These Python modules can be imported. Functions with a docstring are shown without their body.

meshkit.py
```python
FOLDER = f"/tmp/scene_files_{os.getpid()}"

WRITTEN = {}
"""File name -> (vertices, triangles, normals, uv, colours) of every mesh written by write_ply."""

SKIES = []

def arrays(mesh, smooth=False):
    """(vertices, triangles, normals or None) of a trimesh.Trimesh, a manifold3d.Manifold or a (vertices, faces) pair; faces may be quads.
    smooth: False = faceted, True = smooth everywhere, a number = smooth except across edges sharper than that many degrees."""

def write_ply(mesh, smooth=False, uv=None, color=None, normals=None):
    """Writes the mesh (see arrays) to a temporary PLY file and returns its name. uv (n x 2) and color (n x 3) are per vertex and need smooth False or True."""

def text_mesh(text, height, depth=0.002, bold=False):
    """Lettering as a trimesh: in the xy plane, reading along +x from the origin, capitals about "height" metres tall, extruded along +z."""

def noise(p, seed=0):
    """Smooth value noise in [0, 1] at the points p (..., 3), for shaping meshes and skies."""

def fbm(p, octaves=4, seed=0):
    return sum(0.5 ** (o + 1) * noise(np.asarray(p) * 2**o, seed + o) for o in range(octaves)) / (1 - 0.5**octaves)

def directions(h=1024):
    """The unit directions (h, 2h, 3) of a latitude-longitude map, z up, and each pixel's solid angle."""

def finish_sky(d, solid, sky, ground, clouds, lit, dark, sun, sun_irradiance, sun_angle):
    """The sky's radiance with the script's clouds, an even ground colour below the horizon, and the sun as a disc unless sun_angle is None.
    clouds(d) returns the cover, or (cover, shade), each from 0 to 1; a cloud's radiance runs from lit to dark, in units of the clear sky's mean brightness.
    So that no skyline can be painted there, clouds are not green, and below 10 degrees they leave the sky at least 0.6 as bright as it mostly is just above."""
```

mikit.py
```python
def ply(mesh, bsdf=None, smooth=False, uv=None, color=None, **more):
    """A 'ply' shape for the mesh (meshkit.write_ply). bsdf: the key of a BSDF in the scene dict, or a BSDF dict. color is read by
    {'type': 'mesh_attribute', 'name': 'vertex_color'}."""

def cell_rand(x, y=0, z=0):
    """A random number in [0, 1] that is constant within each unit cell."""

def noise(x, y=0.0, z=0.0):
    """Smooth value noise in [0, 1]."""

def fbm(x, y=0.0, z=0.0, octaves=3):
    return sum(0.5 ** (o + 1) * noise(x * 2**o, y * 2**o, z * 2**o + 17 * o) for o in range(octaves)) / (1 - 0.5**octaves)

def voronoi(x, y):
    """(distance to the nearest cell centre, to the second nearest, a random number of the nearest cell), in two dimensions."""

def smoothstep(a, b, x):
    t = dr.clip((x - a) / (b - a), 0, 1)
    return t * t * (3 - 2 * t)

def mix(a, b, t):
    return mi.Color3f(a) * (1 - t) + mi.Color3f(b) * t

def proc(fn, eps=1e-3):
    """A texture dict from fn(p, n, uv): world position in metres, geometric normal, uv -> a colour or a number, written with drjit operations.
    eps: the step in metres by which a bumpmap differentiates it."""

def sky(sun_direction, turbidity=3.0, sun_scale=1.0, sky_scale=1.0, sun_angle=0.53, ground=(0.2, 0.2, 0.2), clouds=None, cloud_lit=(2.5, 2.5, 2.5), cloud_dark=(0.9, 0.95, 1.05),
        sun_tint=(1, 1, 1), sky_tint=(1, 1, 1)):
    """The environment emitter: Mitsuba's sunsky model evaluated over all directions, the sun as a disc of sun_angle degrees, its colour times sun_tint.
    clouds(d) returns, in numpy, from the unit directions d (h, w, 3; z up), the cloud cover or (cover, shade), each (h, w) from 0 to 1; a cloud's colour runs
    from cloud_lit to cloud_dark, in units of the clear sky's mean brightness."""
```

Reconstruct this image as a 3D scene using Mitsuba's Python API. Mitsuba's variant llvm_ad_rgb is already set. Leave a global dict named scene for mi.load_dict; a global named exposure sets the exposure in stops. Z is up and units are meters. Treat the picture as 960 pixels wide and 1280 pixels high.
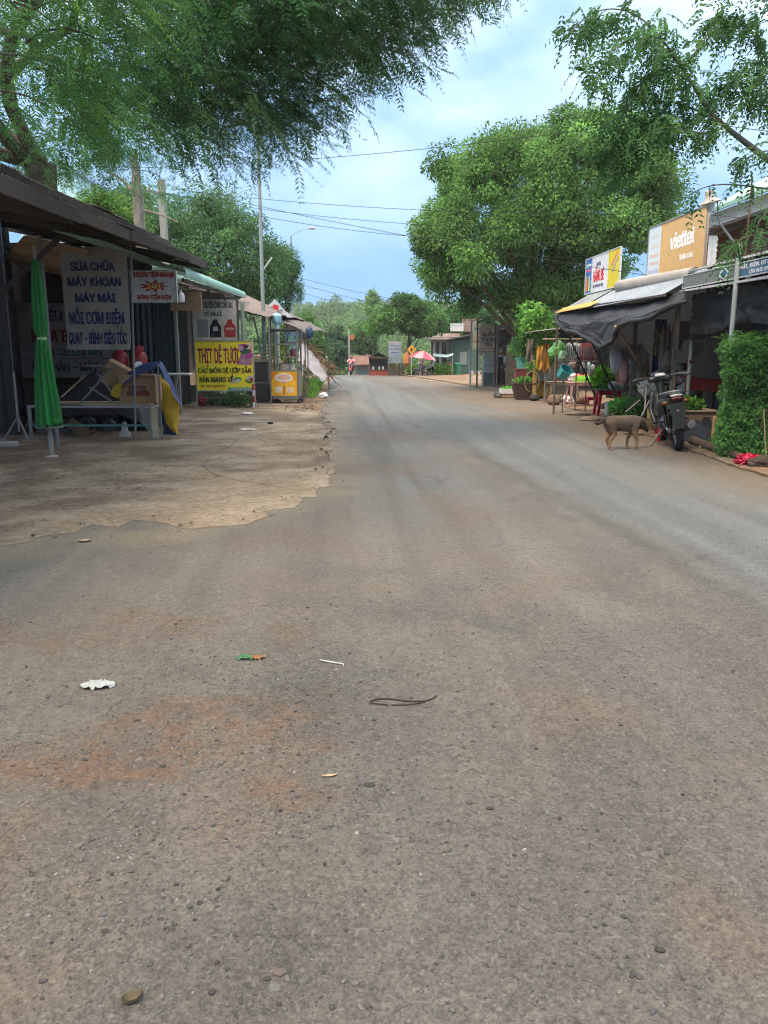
import math, random
import numpy as np, trimesh, shapely, manifold3d as m3
import shapely.geometry as sg
import mitsuba as mi, drjit as dr
import mikit, meshkit
from mikit import noise, fbm, voronoi, smoothstep, mix, proc, cell_rand

# ------------------------------------------------------------------ camera, sky, exposure
F, PITCH, CAMZ = 962.0, math.atan(196 / 962.0), 1.5          # focal length in pixels of a 960-wide frame
cp, sp = math.cos(PITCH), math.sin(PITCH)
scene, labels = {}, {}
TF = mi.ScalarTransform4f
scene['camera'] = {'type': 'perspective', 'fov_axis': 'x', 'fov': math.degrees(2 * math.atan(480 / F)), 'near_clip': 0.05, 'far_clip': 3000.0,
                   'to_world': TF().look_at(origin=[0, 0, CAMZ], target=[0, cp, CAMZ - sp], up=[0, 0, 1])}

def cloud_cover(d):
    el = np.arcsin(np.clip(d[..., 2], 0, 1))
    q = d / np.maximum(d[..., 2:3] + 0.25, 0.05)
    n = meshkit.fbm(np.stack([q[..., 0] * 1.3, q[..., 1] * 1.3, q[..., 2] * 0 + 3.1], -1), 5, 4)
    puff = meshkit.fbm(d * np.array([7.0, 7.0, 11.0]) + 5.0, 5, 9)
    high = np.interp(np.degrees(el), [0, 4, 9, 15, 24, 45, 70, 90], [1.0, .99, .94, .84, .755, .43, .10, 0.0])
    low = np.clip(1 - (el - 0.06) / 0.30, 0, 1)
    calm = np.clip((el - 0.05) / 0.22, 0.12, 1)
    cover = np.clip(0.97 + 0.2 * (n - 0.5) * calm + 0.03 * low, 0, 1)
    shade = np.clip(high + (0.40 * (n - 0.5) + 0.50 * (puff - 0.5)) * calm, 0, 1)
    return cover, shade

scene['sky'] = mikit.sky((-0.35, -0.55, 0.9), turbidity=3, sun_scale=0.27, sun_angle=18, sun_tint=(1, 0.96, 0.9), clouds=cloud_cover,
                         cloud_lit=(4.0, 4.02, 3.95), cloud_dark=(0.21, 0.61, 1.18), ground=(0.16, 0.14, 0.12))
exposure = 3.33

# ------------------------------------------------------------------ from the photograph's measurements to metres
def ray(px, py):
    return np.array([px - 480.0, F * cp + (640 - py) * sp, -F * sp + (640 - py) * cp])
def at(px, py, Y):
    d = ray(px, py); return np.array([0, 0, CAMZ]) + d * (Y / d[1])
def gnd(px, py, z=0.0):
    d = ray(px, py); return np.array([0, 0, CAMZ]) + d * ((z - CAMZ) / d[2])
SL = -0.057                                                       # the road runs a little to the left of straight ahead
def Yat(px, py, a):                                               # how far along the line a the pixel's ray meets it
    d = ray(px, py); return a / (d[0] / d[1] - SL)
def R(a, Y, z=0.0):
    return np.array([a + SL * Y, Y, z])
ROADDIR = np.array([SL, 1, 0]) / math.hypot(SL, 1)
ROADX = np.array([ROADDIR[1], -ROADDIR[0], 0])

# ------------------------------------------------------------------ colours: every vertex carries its object's colour in its uv, the paint adds wear
def enc(c, dirt=0.4):
    c = np.atleast_2d(np.asarray(c, float)); q = np.round(np.sqrt(np.clip(c, 0, 1)) * 63)
    return np.stack([q[:, 0] * 64 + q[:, 1] + 0.5, q[:, 2] * 64 + np.round(np.clip(dirt, 0, 1) * 63) + 0.5], 1)
def dec(uv):
    U, V = dr.floor(uv.x), dr.floor(uv.y)
    r = dr.floor(U / 64); b = dr.floor(V / 64)
    g = U - r * 64; d = V - b * 64
    return mi.Color3f(dr.square(r / 63), dr.square(g / 63), dr.square(b / 63)), d / 63
def paint_fn(p, n, uv):
    c, d = dec(uv)
    big = fbm(p.x * 1.7, p.y * 1.7, p.z * 1.7, 3)
    fine = fbm(p.x * 19, p.y * 19, p.z * 11, 3)
    c = c * (1 + d * (0.9 * (big - 0.5) + 0.7 * (fine - 0.5)))
    streak = smoothstep(0.52, 0.78, 0.5 * fbm(p.x * 9, p.y * 9, p.z * 1.3, 3) + 0.5 * big)
    k = dr.clip(0.08 + 5 * mi.luminance(c), 0, 1)
    return mix(c, mi.Color3f(0.13, 0.10, 0.075) * k, streak * d * 0.6)
def leaf_fn(p, n, uv):
    c, d = dec(uv)
    return c * 1.95 * (0.75 + 0.5 * noise(p.x * 0.9, p.y * 0.9, p.z * 0.9))
def rust_fn(p, n, uv):
    c, d = dec(uv)
    m = smoothstep(0.42, 0.68, fbm(p.x * 2.2, p.y * 2.2, p.z * 3.1, 4) + 0.12 * (noise(p.x * 45, p.y * 45, p.z * 45) - 0.5))
    c = mix(c, mi.Color3f(0.115, 0.055, 0.03), m * d)
    return c * (0.75 + 0.5 * fbm(p.x * 13, p.y * 13, p.z * 13, 2))
def wood_fn(p, n, uv):
    c, d = dec(uv)
    g = fbm(p.x * 5 + p.z * 33, p.y * 5 + p.z * 21, p.z * 4 + (p.x + p.y) * 30, 3)
    k = noise(p.x * 3.1, p.y * 3.1, p.z * 3.1)
    return c * (0.55 + 0.6 * g + 0.35 * k)
def bark_fn(p, n, uv):
    c, d = dec(uv)
    g = fbm(p.x * 16, p.y * 16, p.z * 3.5, 4); l = smoothstep(0.55, 0.75, fbm(p.x * 2.5, p.y * 2.5, p.z * 2.0, 3))
    return mix(c * (0.45 + 1.1 * g), mi.Color3f(0.16, 0.155, 0.12), l * 0.45)
def bark_h(p, n, uv):
    return 0.03 * fbm(p.x * 16, p.y * 16, p.z * 4, 3)
def cloth_h(p, n, uv):
    return 0.02 * fbm(p.x * 6 + 2 * p.z, p.y * 6 - p.z, p.z * 4, 4)

def pbr(rough, **k):
    return {'type': 'principled', 'roughness': rough, **k}
PF = proc(paint_fn)
def two(b): return {'type': 'twosided', 'bsdf': b}
scene['matte'] = two(pbr(0.85, base_color=PF, specular=0.25))
scene['satin'] = two(pbr(0.45, base_color=PF, specular=0.5))
scene['gloss'] = two(pbr(0.18, base_color=PF, specular=0.5))
scene['metal'] = two(pbr(0.42, base_color=PF, metallic=0.75))
scene['rusty'] = two(pbr(0.65, base_color=proc(rust_fn), metallic=0.15))
scene['wood'] = two(pbr(0.75, base_color=proc(wood_fn), specular=0.25))
scene['bark'] = two({'type': 'bumpmap', 'bump': proc(bark_h, 4e-3), 'scale': 1.0, 'bsdf': pbr(0.9, base_color=proc(bark_fn), specular=0.15)})
scene['cloth'] = two({'type': 'bumpmap', 'bump': proc(cloth_h, 4e-3), 'scale': 1.0, 'bsdf': pbr(0.6, base_color=PF, specular=0.35)})
scene['leaf'] = {'type': 'principledthin', 'base_color': proc(leaf_fn), 'roughness': 0.5, 'diff_trans': 0.95, 'spec_trans': 0.0, 'eta': 1.4}
scene['pane'] = {'type': 'thindielectric', 'int_ior': 1.5}

# ------------------------------------------------------------------ scene entries
def numbered(key):
    if key not in scene and key not in labels and key not in used: 
        used.add(key); return key
    i = 1
    while f'{key}_{i:03d}' in used: i += 1
    used.add(f'{key}_{i:03d}'); return f'{key}_{i:03d}'
used = set()

def flat(m):
    m = trimesh.Trimesh(m.vertices, m.faces, process=False); m.unmerge_vertices(); return m
def soft(m, ang=35):
    return trimesh.graph.smooth_shade(trimesh.Trimesh(m.vertices, m.faces, process=True), angle=math.radians(ang), facet_minarea=None)

def to_ply(pieces, mat, to_world=None):
    """pieces: a list of (mesh, colour[, dirt]); colour may be one rgb or one per vertex."""
    V, Fs, UV, o = [], [], [], 0
    for pc in pieces:
        m, c = pc[0], pc[1]; d = pc[2] if len(pc) > 2 else 0.4
        v, f = np.asarray(m.vertices), np.asarray(m.faces)
        V.append(v); Fs.append(f + o); o += len(v)
        e = enc(c, d); UV.append(np.repeat(e, len(v), 0) if len(e) == 1 else e)
    mesh = trimesh.Trimesh(np.vstack(V), np.vstack(Fs), process=False)
    k = {} if to_world is None else {'to_world': to_world}
    return mikit.ply(mesh, mat, smooth=True, uv=np.vstack(UV), **k)

def tag(key, label=None, cat=None, group=None, kind=None):
    d = labels.setdefault(key, {})
    for a, b in (('label', label), ('category', cat), ('group', group), ('kind', kind)):
        if b: d[a] = b
    return key
def thing(name, label, cat, group=None, kind=None):
    return tag(numbered(name), label, cat, group, kind)
def solo(name, label, cat, pieces, mat='matte', group=None, kind=None):
    k = thing(name, label, cat, group, kind); scene[k] = to_ply(pieces, mat); return k
def part(holder, name, pieces, mat='matte', label=None, kind=None):
    k = numbered(holder + '__' + name); scene[k] = to_ply(pieces, mat)
    if label or kind: tag(k, label, kind=kind)
    return k

# ------------------------------------------------------------------ mesh kit
def xf(m, M):
    m = m.copy(); m.apply_transform(M); return m
def rot(ax, deg): return trimesh.transformations.rotation_matrix(math.radians(deg), ax)
def mv(m, *t): 
    m = m.copy(); m.apply_translation(np.asarray(t[0] if len(t) == 1 else t, float)); return m
def frame(o, ux, uy=None, uz=(0, 0, 1)):
    ux = np.asarray(ux, float); ux = ux / np.linalg.norm(ux); uz = np.asarray(uz, float)
    if uy is None: uy = np.cross(uz, ux); uy /= np.linalg.norm(uy); uz = np.cross(ux, uy)
    M = np.eye(4); M[:3, 0], M[:3, 1], M[:3, 2], M[:3, 3] = ux, uy, uz, o; return M
ROADF = lambda a, Y, z=0: frame(R(a, Y, z), ROADX)                # local x to the right, y along the road
def box(sx, sy, sz, c=(0, 0, 0), b=0.0):
    """A box, its bottom face centred at c."""
    if b <= 0:
        m = trimesh.creation.box((sx, sy, sz))
    else:
        h = np.array([sx, sy, sz]) / 2; b = min(b, h.min() * 0.9); P = []
        for s in np.ndindex(2, 2, 2):
            s = np.array(s) * 2 - 1
            for k in range(3):
                e = np.ones(3) * b; e[k] = 0; P.append(s * (h - e))
        m = trimesh.convex.convex_hull(np.array(P))
    m = flat(m); m.apply_translation([c[0], c[1], c[2] + sz / 2]); return m
def bar(p, q, w, h=None, b=0.0, up=(0, 0, 1)):
    """A square bar from p to q."""
    p, q = np.asarray(p, float), np.asarray(q, float); L = np.linalg.norm(q - p); z = (q - p) / L
    u = np.asarray(up, float)
    if abs(z @ u) > 0.97: u = np.array([0, 1.0, 0])
    x = np.cross(u, z); x /= np.linalg.norm(x); y = np.cross(z, x)
    m = box(w, h or w, L, b=b); M = np.eye(4); M[:3, 0], M[:3, 1], M[:3, 2], M[:3, 3] = x, y, z, p
    return xf(m, M)
def tube(P, r, sides=8, caps=True):
    P = np.asarray(P, float); r = np.broadcast_to(np.asarray(r, float), (len(P),))
    t = np.gradient(P, axis=0); t /= np.linalg.norm(t, axis=1, keepdims=True) + 1e-12
    a = np.cross(t[0], [0, 0, 1.0] if abs(t[0][2]) < 0.9 else [1.0, 0, 0]); a /= np.linalg.norm(a)
    A = []
    for k in range(len(P)):
        a = a - t[k] * (a @ t[k]); a /= np.linalg.norm(a) + 1e-12; A.append(a)
    A = np.array(A); B = np.cross(t, A); g = np.arange(sides) * 2 * np.pi / sides
    v = P[:, None] + r[:, None, None] * (np.cos(g)[None, :, None] * A[:, None] + np.sin(g)[None, :, None] * B[:, None])
    n = len(P); i, j = np.meshgrid(np.arange(n - 1), np.arange(sides), indexing='ij')
    q = np.stack([i * sides + j, i * sides + (j + 1) % sides, (i + 1) * sides + (j + 1) % sides, (i + 1) * sides + j], -1).reshape(-1, 4)
    f = np.vstack([q[:, [0, 1, 2]], q[:, [0, 2, 3]]]); v = v.reshape(-1, 3)
    if caps:
        j = np.arange(sides); o = len(v)
        v = np.vstack([v, v[:sides], v[(n - 1) * sides:n * sides], [P[0]], [P[-1]]])
        f = np.vstack([f, np.stack([o + (j + 1) % sides, o + j, j * 0 + o + 2 * sides], 1), np.stack([o + sides + j, o + sides + (j + 1) % sides, j * 0 + o + 2 * sides + 1], 1)])
    return trimesh.Trimesh(v, f, process=False)
def rod(p, q, r, r2=None, sides=8):
    return tube([p, (np.asarray(p, float) + q) / 2, q], [r, (r + (r2 or r)) / 2, r2 or r], sides)
def curve(P, n=12):
    from scipy.interpolate import CubicSpline
    P = np.asarray(P, float)
    if len(P) == 2: return P[0] + (P[1] - P[0]) * np.linspace(0, 1, n)[:, None]
    s = np.r_[0, np.cumsum(np.linalg.norm(np.diff(P, axis=0), axis=1))]
    return CubicSpline(s, P)(np.linspace(0, s[-1], n))
def lathe(prof, sides=20, ang=40):
    prof = np.asarray(prof, float); g = np.arange(sides) * 2 * np.pi / sides; n = len(prof)
    v = np.stack([prof[:, None, 0] * np.cos(g), prof[:, None, 0] * np.sin(g), np.repeat(prof[:, None, 1], sides, 1)], -1).reshape(-1, 3)
    i, j = np.meshgrid(np.arange(n - 1), np.arange(sides), indexing='ij')
    q = np.stack([i * sides + j, i * sides + (j + 1) % sides, (i + 1) * sides + (j + 1) % sides, (i + 1) * sides + j], -1).reshape(-1, 4)
    return soft(trimesh.Trimesh(v, np.vstack([q[:, [0, 1, 2]], q[:, [0, 2, 3]]])), ang)
def grid(fn, nu, nv, u=(0, 1), v=(0, 1)):
    """A sheet: fn(U, V) -> points."""
    U, V = np.meshgrid(np.linspace(*u, nu), np.linspace(*v, nv), indexing='ij')
    P = np.asarray(fn(U, V)); P = P.reshape(-1, 3)
    i, j = np.meshgrid(np.arange(nu - 1), np.arange(nv - 1), indexing='ij')
    q = np.stack([i * nv + j, (i + 1) * nv + j, (i + 1) * nv + j + 1, i * nv + j + 1], -1).reshape(-1, 4)
    return trimesh.Trimesh(P, np.vstack([q[:, [0, 1, 2]], q[:, [0, 2, 3]]]), process=False)
def thick(m, t=0.004):
    """A sheet given a thickness (closed along its rim)."""
    n = m.vertex_normals; v = np.vstack([m.vertices, m.vertices - n * t]); k = len(m.vertices)
    e = m.edges_sorted; u, c = np.unique(e, axis=0, return_counts=True); rim = u[c == 1]
    side = np.vstack([np.stack([rim[:, 0], rim[:, 1], rim[:, 1] + k], 1), np.stack([rim[:, 0], rim[:, 1] + k, rim[:, 0] + k], 1)])
    return trimesh.Trimesh(v, np.vstack([m.faces, m.faces[:, ::-1] + k, side]), process=False)
def lump(r, seed, sq=(1, 1, 1), amp=0.35, sub=2, freq=1.6):
    m = trimesh.creation.icosphere(subdivisions=sub, radius=1.0); v = m.vertices
    n = meshkit.fbm(v * freq + seed * 7.3, 3, seed)
    return trimesh.Trimesh(v * (1 + amp * 2 * (n - 0.5))[:, None] * r * np.asarray(sq), m.faces, process=False)
def poly(pts, depth=0.004):
    return flat(trimesh.creation.extrude_polygon(sg.Polygon(pts).buffer(0), depth, engine='earcut'))
def ext(shape, depth):
    gs = [g for g in getattr(shape, 'geoms', [shape]) if g.area > 1e-6]
    return flat(trimesh.util.concatenate([trimesh.creation.extrude_polygon(g, depth, engine='earcut') for g in gs]))
def on(m, o, ux, up=(0, 0, 1)):
    """Puts a drawing of the xy plane on an upright face: x along ux, y up, z out of the face."""
    ux = np.asarray(ux, float) / np.linalg.norm(ux); up = np.asarray(up, float); n = np.cross(ux, up)
    M = np.eye(4); M[:3, 0], M[:3, 1], M[:3, 2], M[:3, 3] = ux, up, n, o; return xf(m, M)
def text(s, h, w=None, bold=True, depth=0.004, cx=None, x=0.0, y=0.0, cond=1.0, slant=0.0):
    m = meshkit.text_mesh(s, h, depth, bold); m = trimesh.util.concatenate([mv(m, d_ * .035 * h, 0, abs(d_) * .0006) for d_ in (-1, 0, 1.3)]); b = m.bounds
    m.apply_translation([-b[0][0], 0, 0]); wide = b[1][0] - b[0][0]
    k = w / wide if w else cond; m.apply_scale([k, 1, 1]); wide *= k
    if slant: m.vertices[:, 0] += slant * m.vertices[:, 1]
    m.apply_translation([(cx - wide / 2) if cx is not None else x, y, 0]); return flat(m)
def corrugated(L, W, pitch=0.076, amp=0.009, thickn=0.0015, per=4):
    """A corrugated sheet: ribs run along x (length L), waves across y (width W), in the xy plane."""
    n = max(2, int(W / pitch * per))
    m = grid(lambda U, V: np.stack([U * L, V * W, amp * np.sin(V * W / pitch * 2 * np.pi)], -1), 3, n + 1)
    return m
def hullman(pts, rad):
    """Chains of joints -> one smooth body. pts: list of chains, each a list of (point, radius)."""
    def ball(p, r): return m3.Manifold.sphere(r, 14).translate(tuple(map(float, p)))
    out = m3.Manifold()
    for ch in pts:
        for (p, r), (q, s) in zip(ch[:-1], ch[1:]):
            out += m3.Manifold.batch_hull([ball(p, r), ball(q, s)])
    out = out.refine_to_length(rad); mm = out.to_mesh()
    t = trimesh.Trimesh(mm.vert_properties[:, :3], mm.tri_verts, process=True)
    trimesh.smoothing.filter_taubin(t, iterations=12); return t
def leaves(P, D, N, L, W, col, fold=0.12):
    """Diamond leaves from base points P along D, facing N."""
    n = len(P); D = D / (np.linalg.norm(D, axis=1, keepdims=True) + 1e-9); S = np.cross(D, N); S /= np.linalg.norm(S, axis=1, keepdims=True) + 1e-9
    U = np.cross(S, D); L = np.broadcast_to(L, (n,))[:, None]; W = np.broadcast_to(W, (n,))[:, None]
    M = P + D * L * 0.45
    v = np.stack([P, M + S * W / 2 + U * W * fold, P + D * L - U * L * 0.06, M - S * W / 2 + U * W * fold], 1).reshape(-1, 3)
    b = np.arange(n) * 4
    f = np.vstack([np.stack([b, b + 1, b + 2], 1), np.stack([b, b + 2, b + 3], 1)])
    return trimesh.Trimesh(v, f, process=False), np.repeat(np.broadcast_to(col, (n, 3)), 4, 0)
def leaf_ply(parts_):
    v, f, c, o = [], [], [], 0
    for m, col in parts_:
        v.append(m.vertices); f.append(m.faces + o); c.append(col); o += len(m.vertices)
    return mikit.ply(trimesh.Trimesh(np.vstack(v), np.vstack(f), process=False), 'leaf', smooth=False, uv=enc(np.vstack(c)))
def unit(v): return v / (np.linalg.norm(v, axis=-1, keepdims=True) + 1e-9)
def tint(rng, n, base, var=0.25, yellow=0.08):
    base = np.asarray(base, float); k = 1 + var * rng.standard_normal((n, 1)); c = base * np.clip(k, 0.45, 1.8)
    y = rng.random(n) < yellow; c[y] = c[y] * np.array([1.6, 1.32, 1.0]); return np.clip(c, 0.004, 0.6)
# ------------------------------------------------------------------ terrain, road, slab, verge
def sstep(a, b, x):
    t = np.clip((x - a) / (b - a), 0, 1); return t * t * (3 - 2 * t)
def terrain(X, Y):
    a = X - SL * Y
    z = -0.0009 * np.clip(Y - 53, 0, 40) ** 2 - 0.03 * np.clip(Y - 93, 0, 60)
    hill = (17 + 3 * np.sin(X * 0.011 + 1.3)) * sstep(140, 330, Y) + 3 * sstep(330, 620, Y)
    z = z + hill
    bank = 1.5 * sstep(-1.7, -4.6, a) * sstep(27.5, 32, Y) * (1 - sstep(50, 62, Y))
    z = z + bank
    z = z + 0.05 * sstep(6.2, 7.2, a) * (Y > 8) + 0.05 * sstep(-1.2, -2.5, a) * sstep(24, 27, Y)
    n = meshkit.fbm(np.stack([X * 0.5, Y * 0.5, X * 0], -1), 3, 4) - 0.5
    return z + n * 0.05 * sstep(5.5, 7, np.abs(a - 2)) * sstep(20, 30, Y) + n * 6 * sstep(140, 200, Y)

def geo(a, b, n, first):
    """n+1 steps from a to b that grow from 'first'."""
    from scipy.optimize import brentq
    q = brentq(lambda q: first * (q ** n - 1) / (q - 1) - (b - a), 1.0001, 3)
    return a + first * (q ** np.arange(n + 1) - 1) / (q - 1)
yy = np.r_[np.linspace(-40, 2, 12), geo(3, 700, 100, 0.35)]
xr = geo(0, 400, 50, 0.4); xx = np.r_[-xr[:0:-1], xr]
GX, GY = np.meshgrid(xx, yy, indexing='ij')
gm = grid(lambda U, V: np.stack([GX, GY, terrain(GX, GY) - 0.012], -1), len(xx), len(yy))

def dirt_fn(p, n, uv):
    a = fbm(p.x * 0.45, p.y * 0.45, 1.0, 4); b = fbm(p.x * 7, p.y * 7, 2.0, 3); g = smoothstep(120, 160, p.y)
    c = mix(mi.Color3f(0.1523, 0.1003, 0.0653), mi.Color3f(0.1782, 0.1374, 0.1003), smoothstep(0.35, 0.65, a)) * (0.6 + 0.8 * b)
    return mix(c, mi.Color3f(0.05, 0.075, 0.025), g)
def dirt_h(p, n, uv):
    return 0.03 * fbm(p.x * 9, p.y * 9, 4.0, 4)
scene['m_dirt'] = two({'type': 'bumpmap', 'bump': proc(dirt_h, 4e-3), 'scale': 1.0, 'bsdf': pbr(0.95, base_color=proc(dirt_fn), specular=0.1)})
k = numbered('ground'); scene[k] = mikit.ply(gm, 'm_dirt', smooth=True); tag(k, 'bare reddish earth beside and beyond the road', kind='structure')

# --- asphalt
BAND = lambda Y: 2.0 + 0.085 * (12 - Y)                           # the seam of the smoother strip, metres from the road's left edge line
E0, E1, E2, E3 = gnd(0, 684), gnd(238, 663), gnd(411, 611), gnd(410, 520)
def asph_fn(p, n, uv):
    x, y = p.x, p.y; a = x - SL * y
    big = fbm(x * 0.55, y * 0.45, 3.0, 4); mid = fbm(x * 2.3, y * 2.3, 5.0, 3); fine = fbm(x * 34, y * 34, 7.0, 3)
    grit = noise(x * 95, y * 95, 2.0); grit2 = noise(x * 210, y * 210, 9.0)
    base = mix(mi.Color3f(0.0782, 0.0699, 0.0601), mi.Color3f(0.1021, 0.0906, 0.0755), smoothstep(0.36, 0.64, big * 0.6 + mid * 0.4)) * (0.86 + 0.28 * fbm(x * 0.35, y * 0.35, 71.0, 3))
    wob = 0.35 * (fbm(x * 0.8, y * 0.8, 8.0, 3) - 0.5) + 0.06 * (mid - 0.5)
    e = a - (2.0 + 0.085 * (12 - y)) + wob
    strip = smoothstep(-0.35, 0.45, e + 0.5 * (mid - 0.5)) * (1 - smoothstep(1.9, 3.2, e + 0.9 * (big - 0.5)))
    base = mix(base, mi.Color3f(0.0949, 0.0992, 0.0957), strip * 0.8)
    wheel = smoothstep(0.9, 0.25, dr.abs(a - 0.85 + wob)) * smoothstep(7, 11, y)
    base = mix(base, mi.Color3f(0.0860, 0.0872, 0.0824), wheel * 0.6)
    seam = smoothstep(0.16, 0.0, dr.abs(e + 0.05)) * smoothstep(0.35, 0.6, mid)
    base = base * (1 - 0.25 * seam)
    streak = fbm(a * 5.5, y * 0.16, 61.0, 4); base = base * (0.80 + 0.42 * streak)
    lane = smoothstep(1.0, 0.1, dr.abs(a - 1.0)) + smoothstep(0.9, 0.1, dr.abs(a - 4.2)); base = mix(base, mi.Color3f(0.1086, 0.1125, 0.1087), 0.55 * lane * smoothstep(5, 9, y) * smoothstep(0.25, 0.6, streak))
    def seg(ax, ay, bx, by):
        ux, uy = bx - ax, by - ay; t = dr.clip(((x - ax) * ux + (y - ay) * uy) / (ux * ux + uy * uy), 0, 1)
        return dr.sqrt(dr.square(x - ax - t * ux) + dr.square(y - ay - t * uy))
    skirt = dr.minimum(seg(E0[0], E0[1], E1[0], E1[1]), dr.minimum(seg(E1[0], E1[1], E2[0], E2[1]), seg(E2[0], E2[1], E3[0], E3[1])))
    base = mix(base, mi.Color3f(0.1623, 0.1312, 0.0901), smoothstep(0.62, 0.0, skirt + 0.9 * (mid - 0.5) + 0.5 * (fine - 0.5)) * 0.75)
    # reddish earth trodden into the asphalt, and the two worn places in front
    soil = smoothstep(0.50, 0.70, 0.65 * fbm(x * 0.6, y * 0.5, 21.0, 4) + 0.35 * mid)
    rough = fbm(x * 4.1, y * 5.5, 45.0, 4)
    def blob(cx, cy, rx, ry):
        q = dr.sqrt(dr.square((x - cx) / rx) + dr.square((y - cy) / ry)) + 2.4 * (rough - 0.5) + 0.5 * (mid - 0.5)
        return smoothstep(1.25, 0.25, q)
    worn = dr.maximum(blob(-0.60, 3.02, 0.50, 0.42), dr.maximum(blob(-1.05, 2.62, 0.50, 0.22), dr.maximum(blob(-0.42, 2.42, 0.22, 0.12), 0.6 * blob(-1.5, 4.05, 1.0, 0.35))))
    base = mix(base, mi.Color3f(0.108, 0.066, 0.042), dr.minimum(worn * (0.30 + 0.50 * smoothstep(0.38, 0.62, fbm(x * 13, y * 13, 51.0, 4))) + soil * 0.36 * (1 - strip), 1))
    dark = dr.maximum(blob(0.58, 4.2, 0.32, 0.16), dr.maximum(blob(-0.40, 3.40, 0.62, 0.34) * 0.75, blob(-1.35, 3.1, 0.25, 0.10)))
    base = mix(base, mi.Color3f(0.0521, 0.0529, 0.0480), dark * 0.62)
    edge = smoothstep(3.3, 5.4, a + 1.0 * (big - 0.5) + 0.5 * (mid - 0.5)) * smoothstep(5, 9, y)
    base = mix(base, mi.Color3f(0.1172, 0.0899, 0.0637), edge * 0.75)
    cx = noise(x * 1.1 + 0.5 * mid, y * 1.1, 31.0) - 0.5
    crack = smoothstep(0.012, 0.0, dr.abs(cx)) * smoothstep(0.52, 0.62, fbm(x * 0.4, y * 0.4, 77.0, 2))
    near = smoothstep(14, 4, y)
    g = 1 + (0.40 * (fine - 0.5) + near * (0.46 * (grit - 0.5) + 0.58 * (grit2 - 0.5) + 0.4 * (noise(x * 420, y * 420, 4.0) - 0.5)))
    pale = smoothstep(0.86, 0.93, noise(x * 70, y * 70, 13.0)) * near
    base = base * dr.maximum(g, 0.3) * (1 - 0.22 * crack)
    return mix(base, mi.Color3f(0.1720, 0.1635, 0.1437), pale * 0.45)
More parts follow.
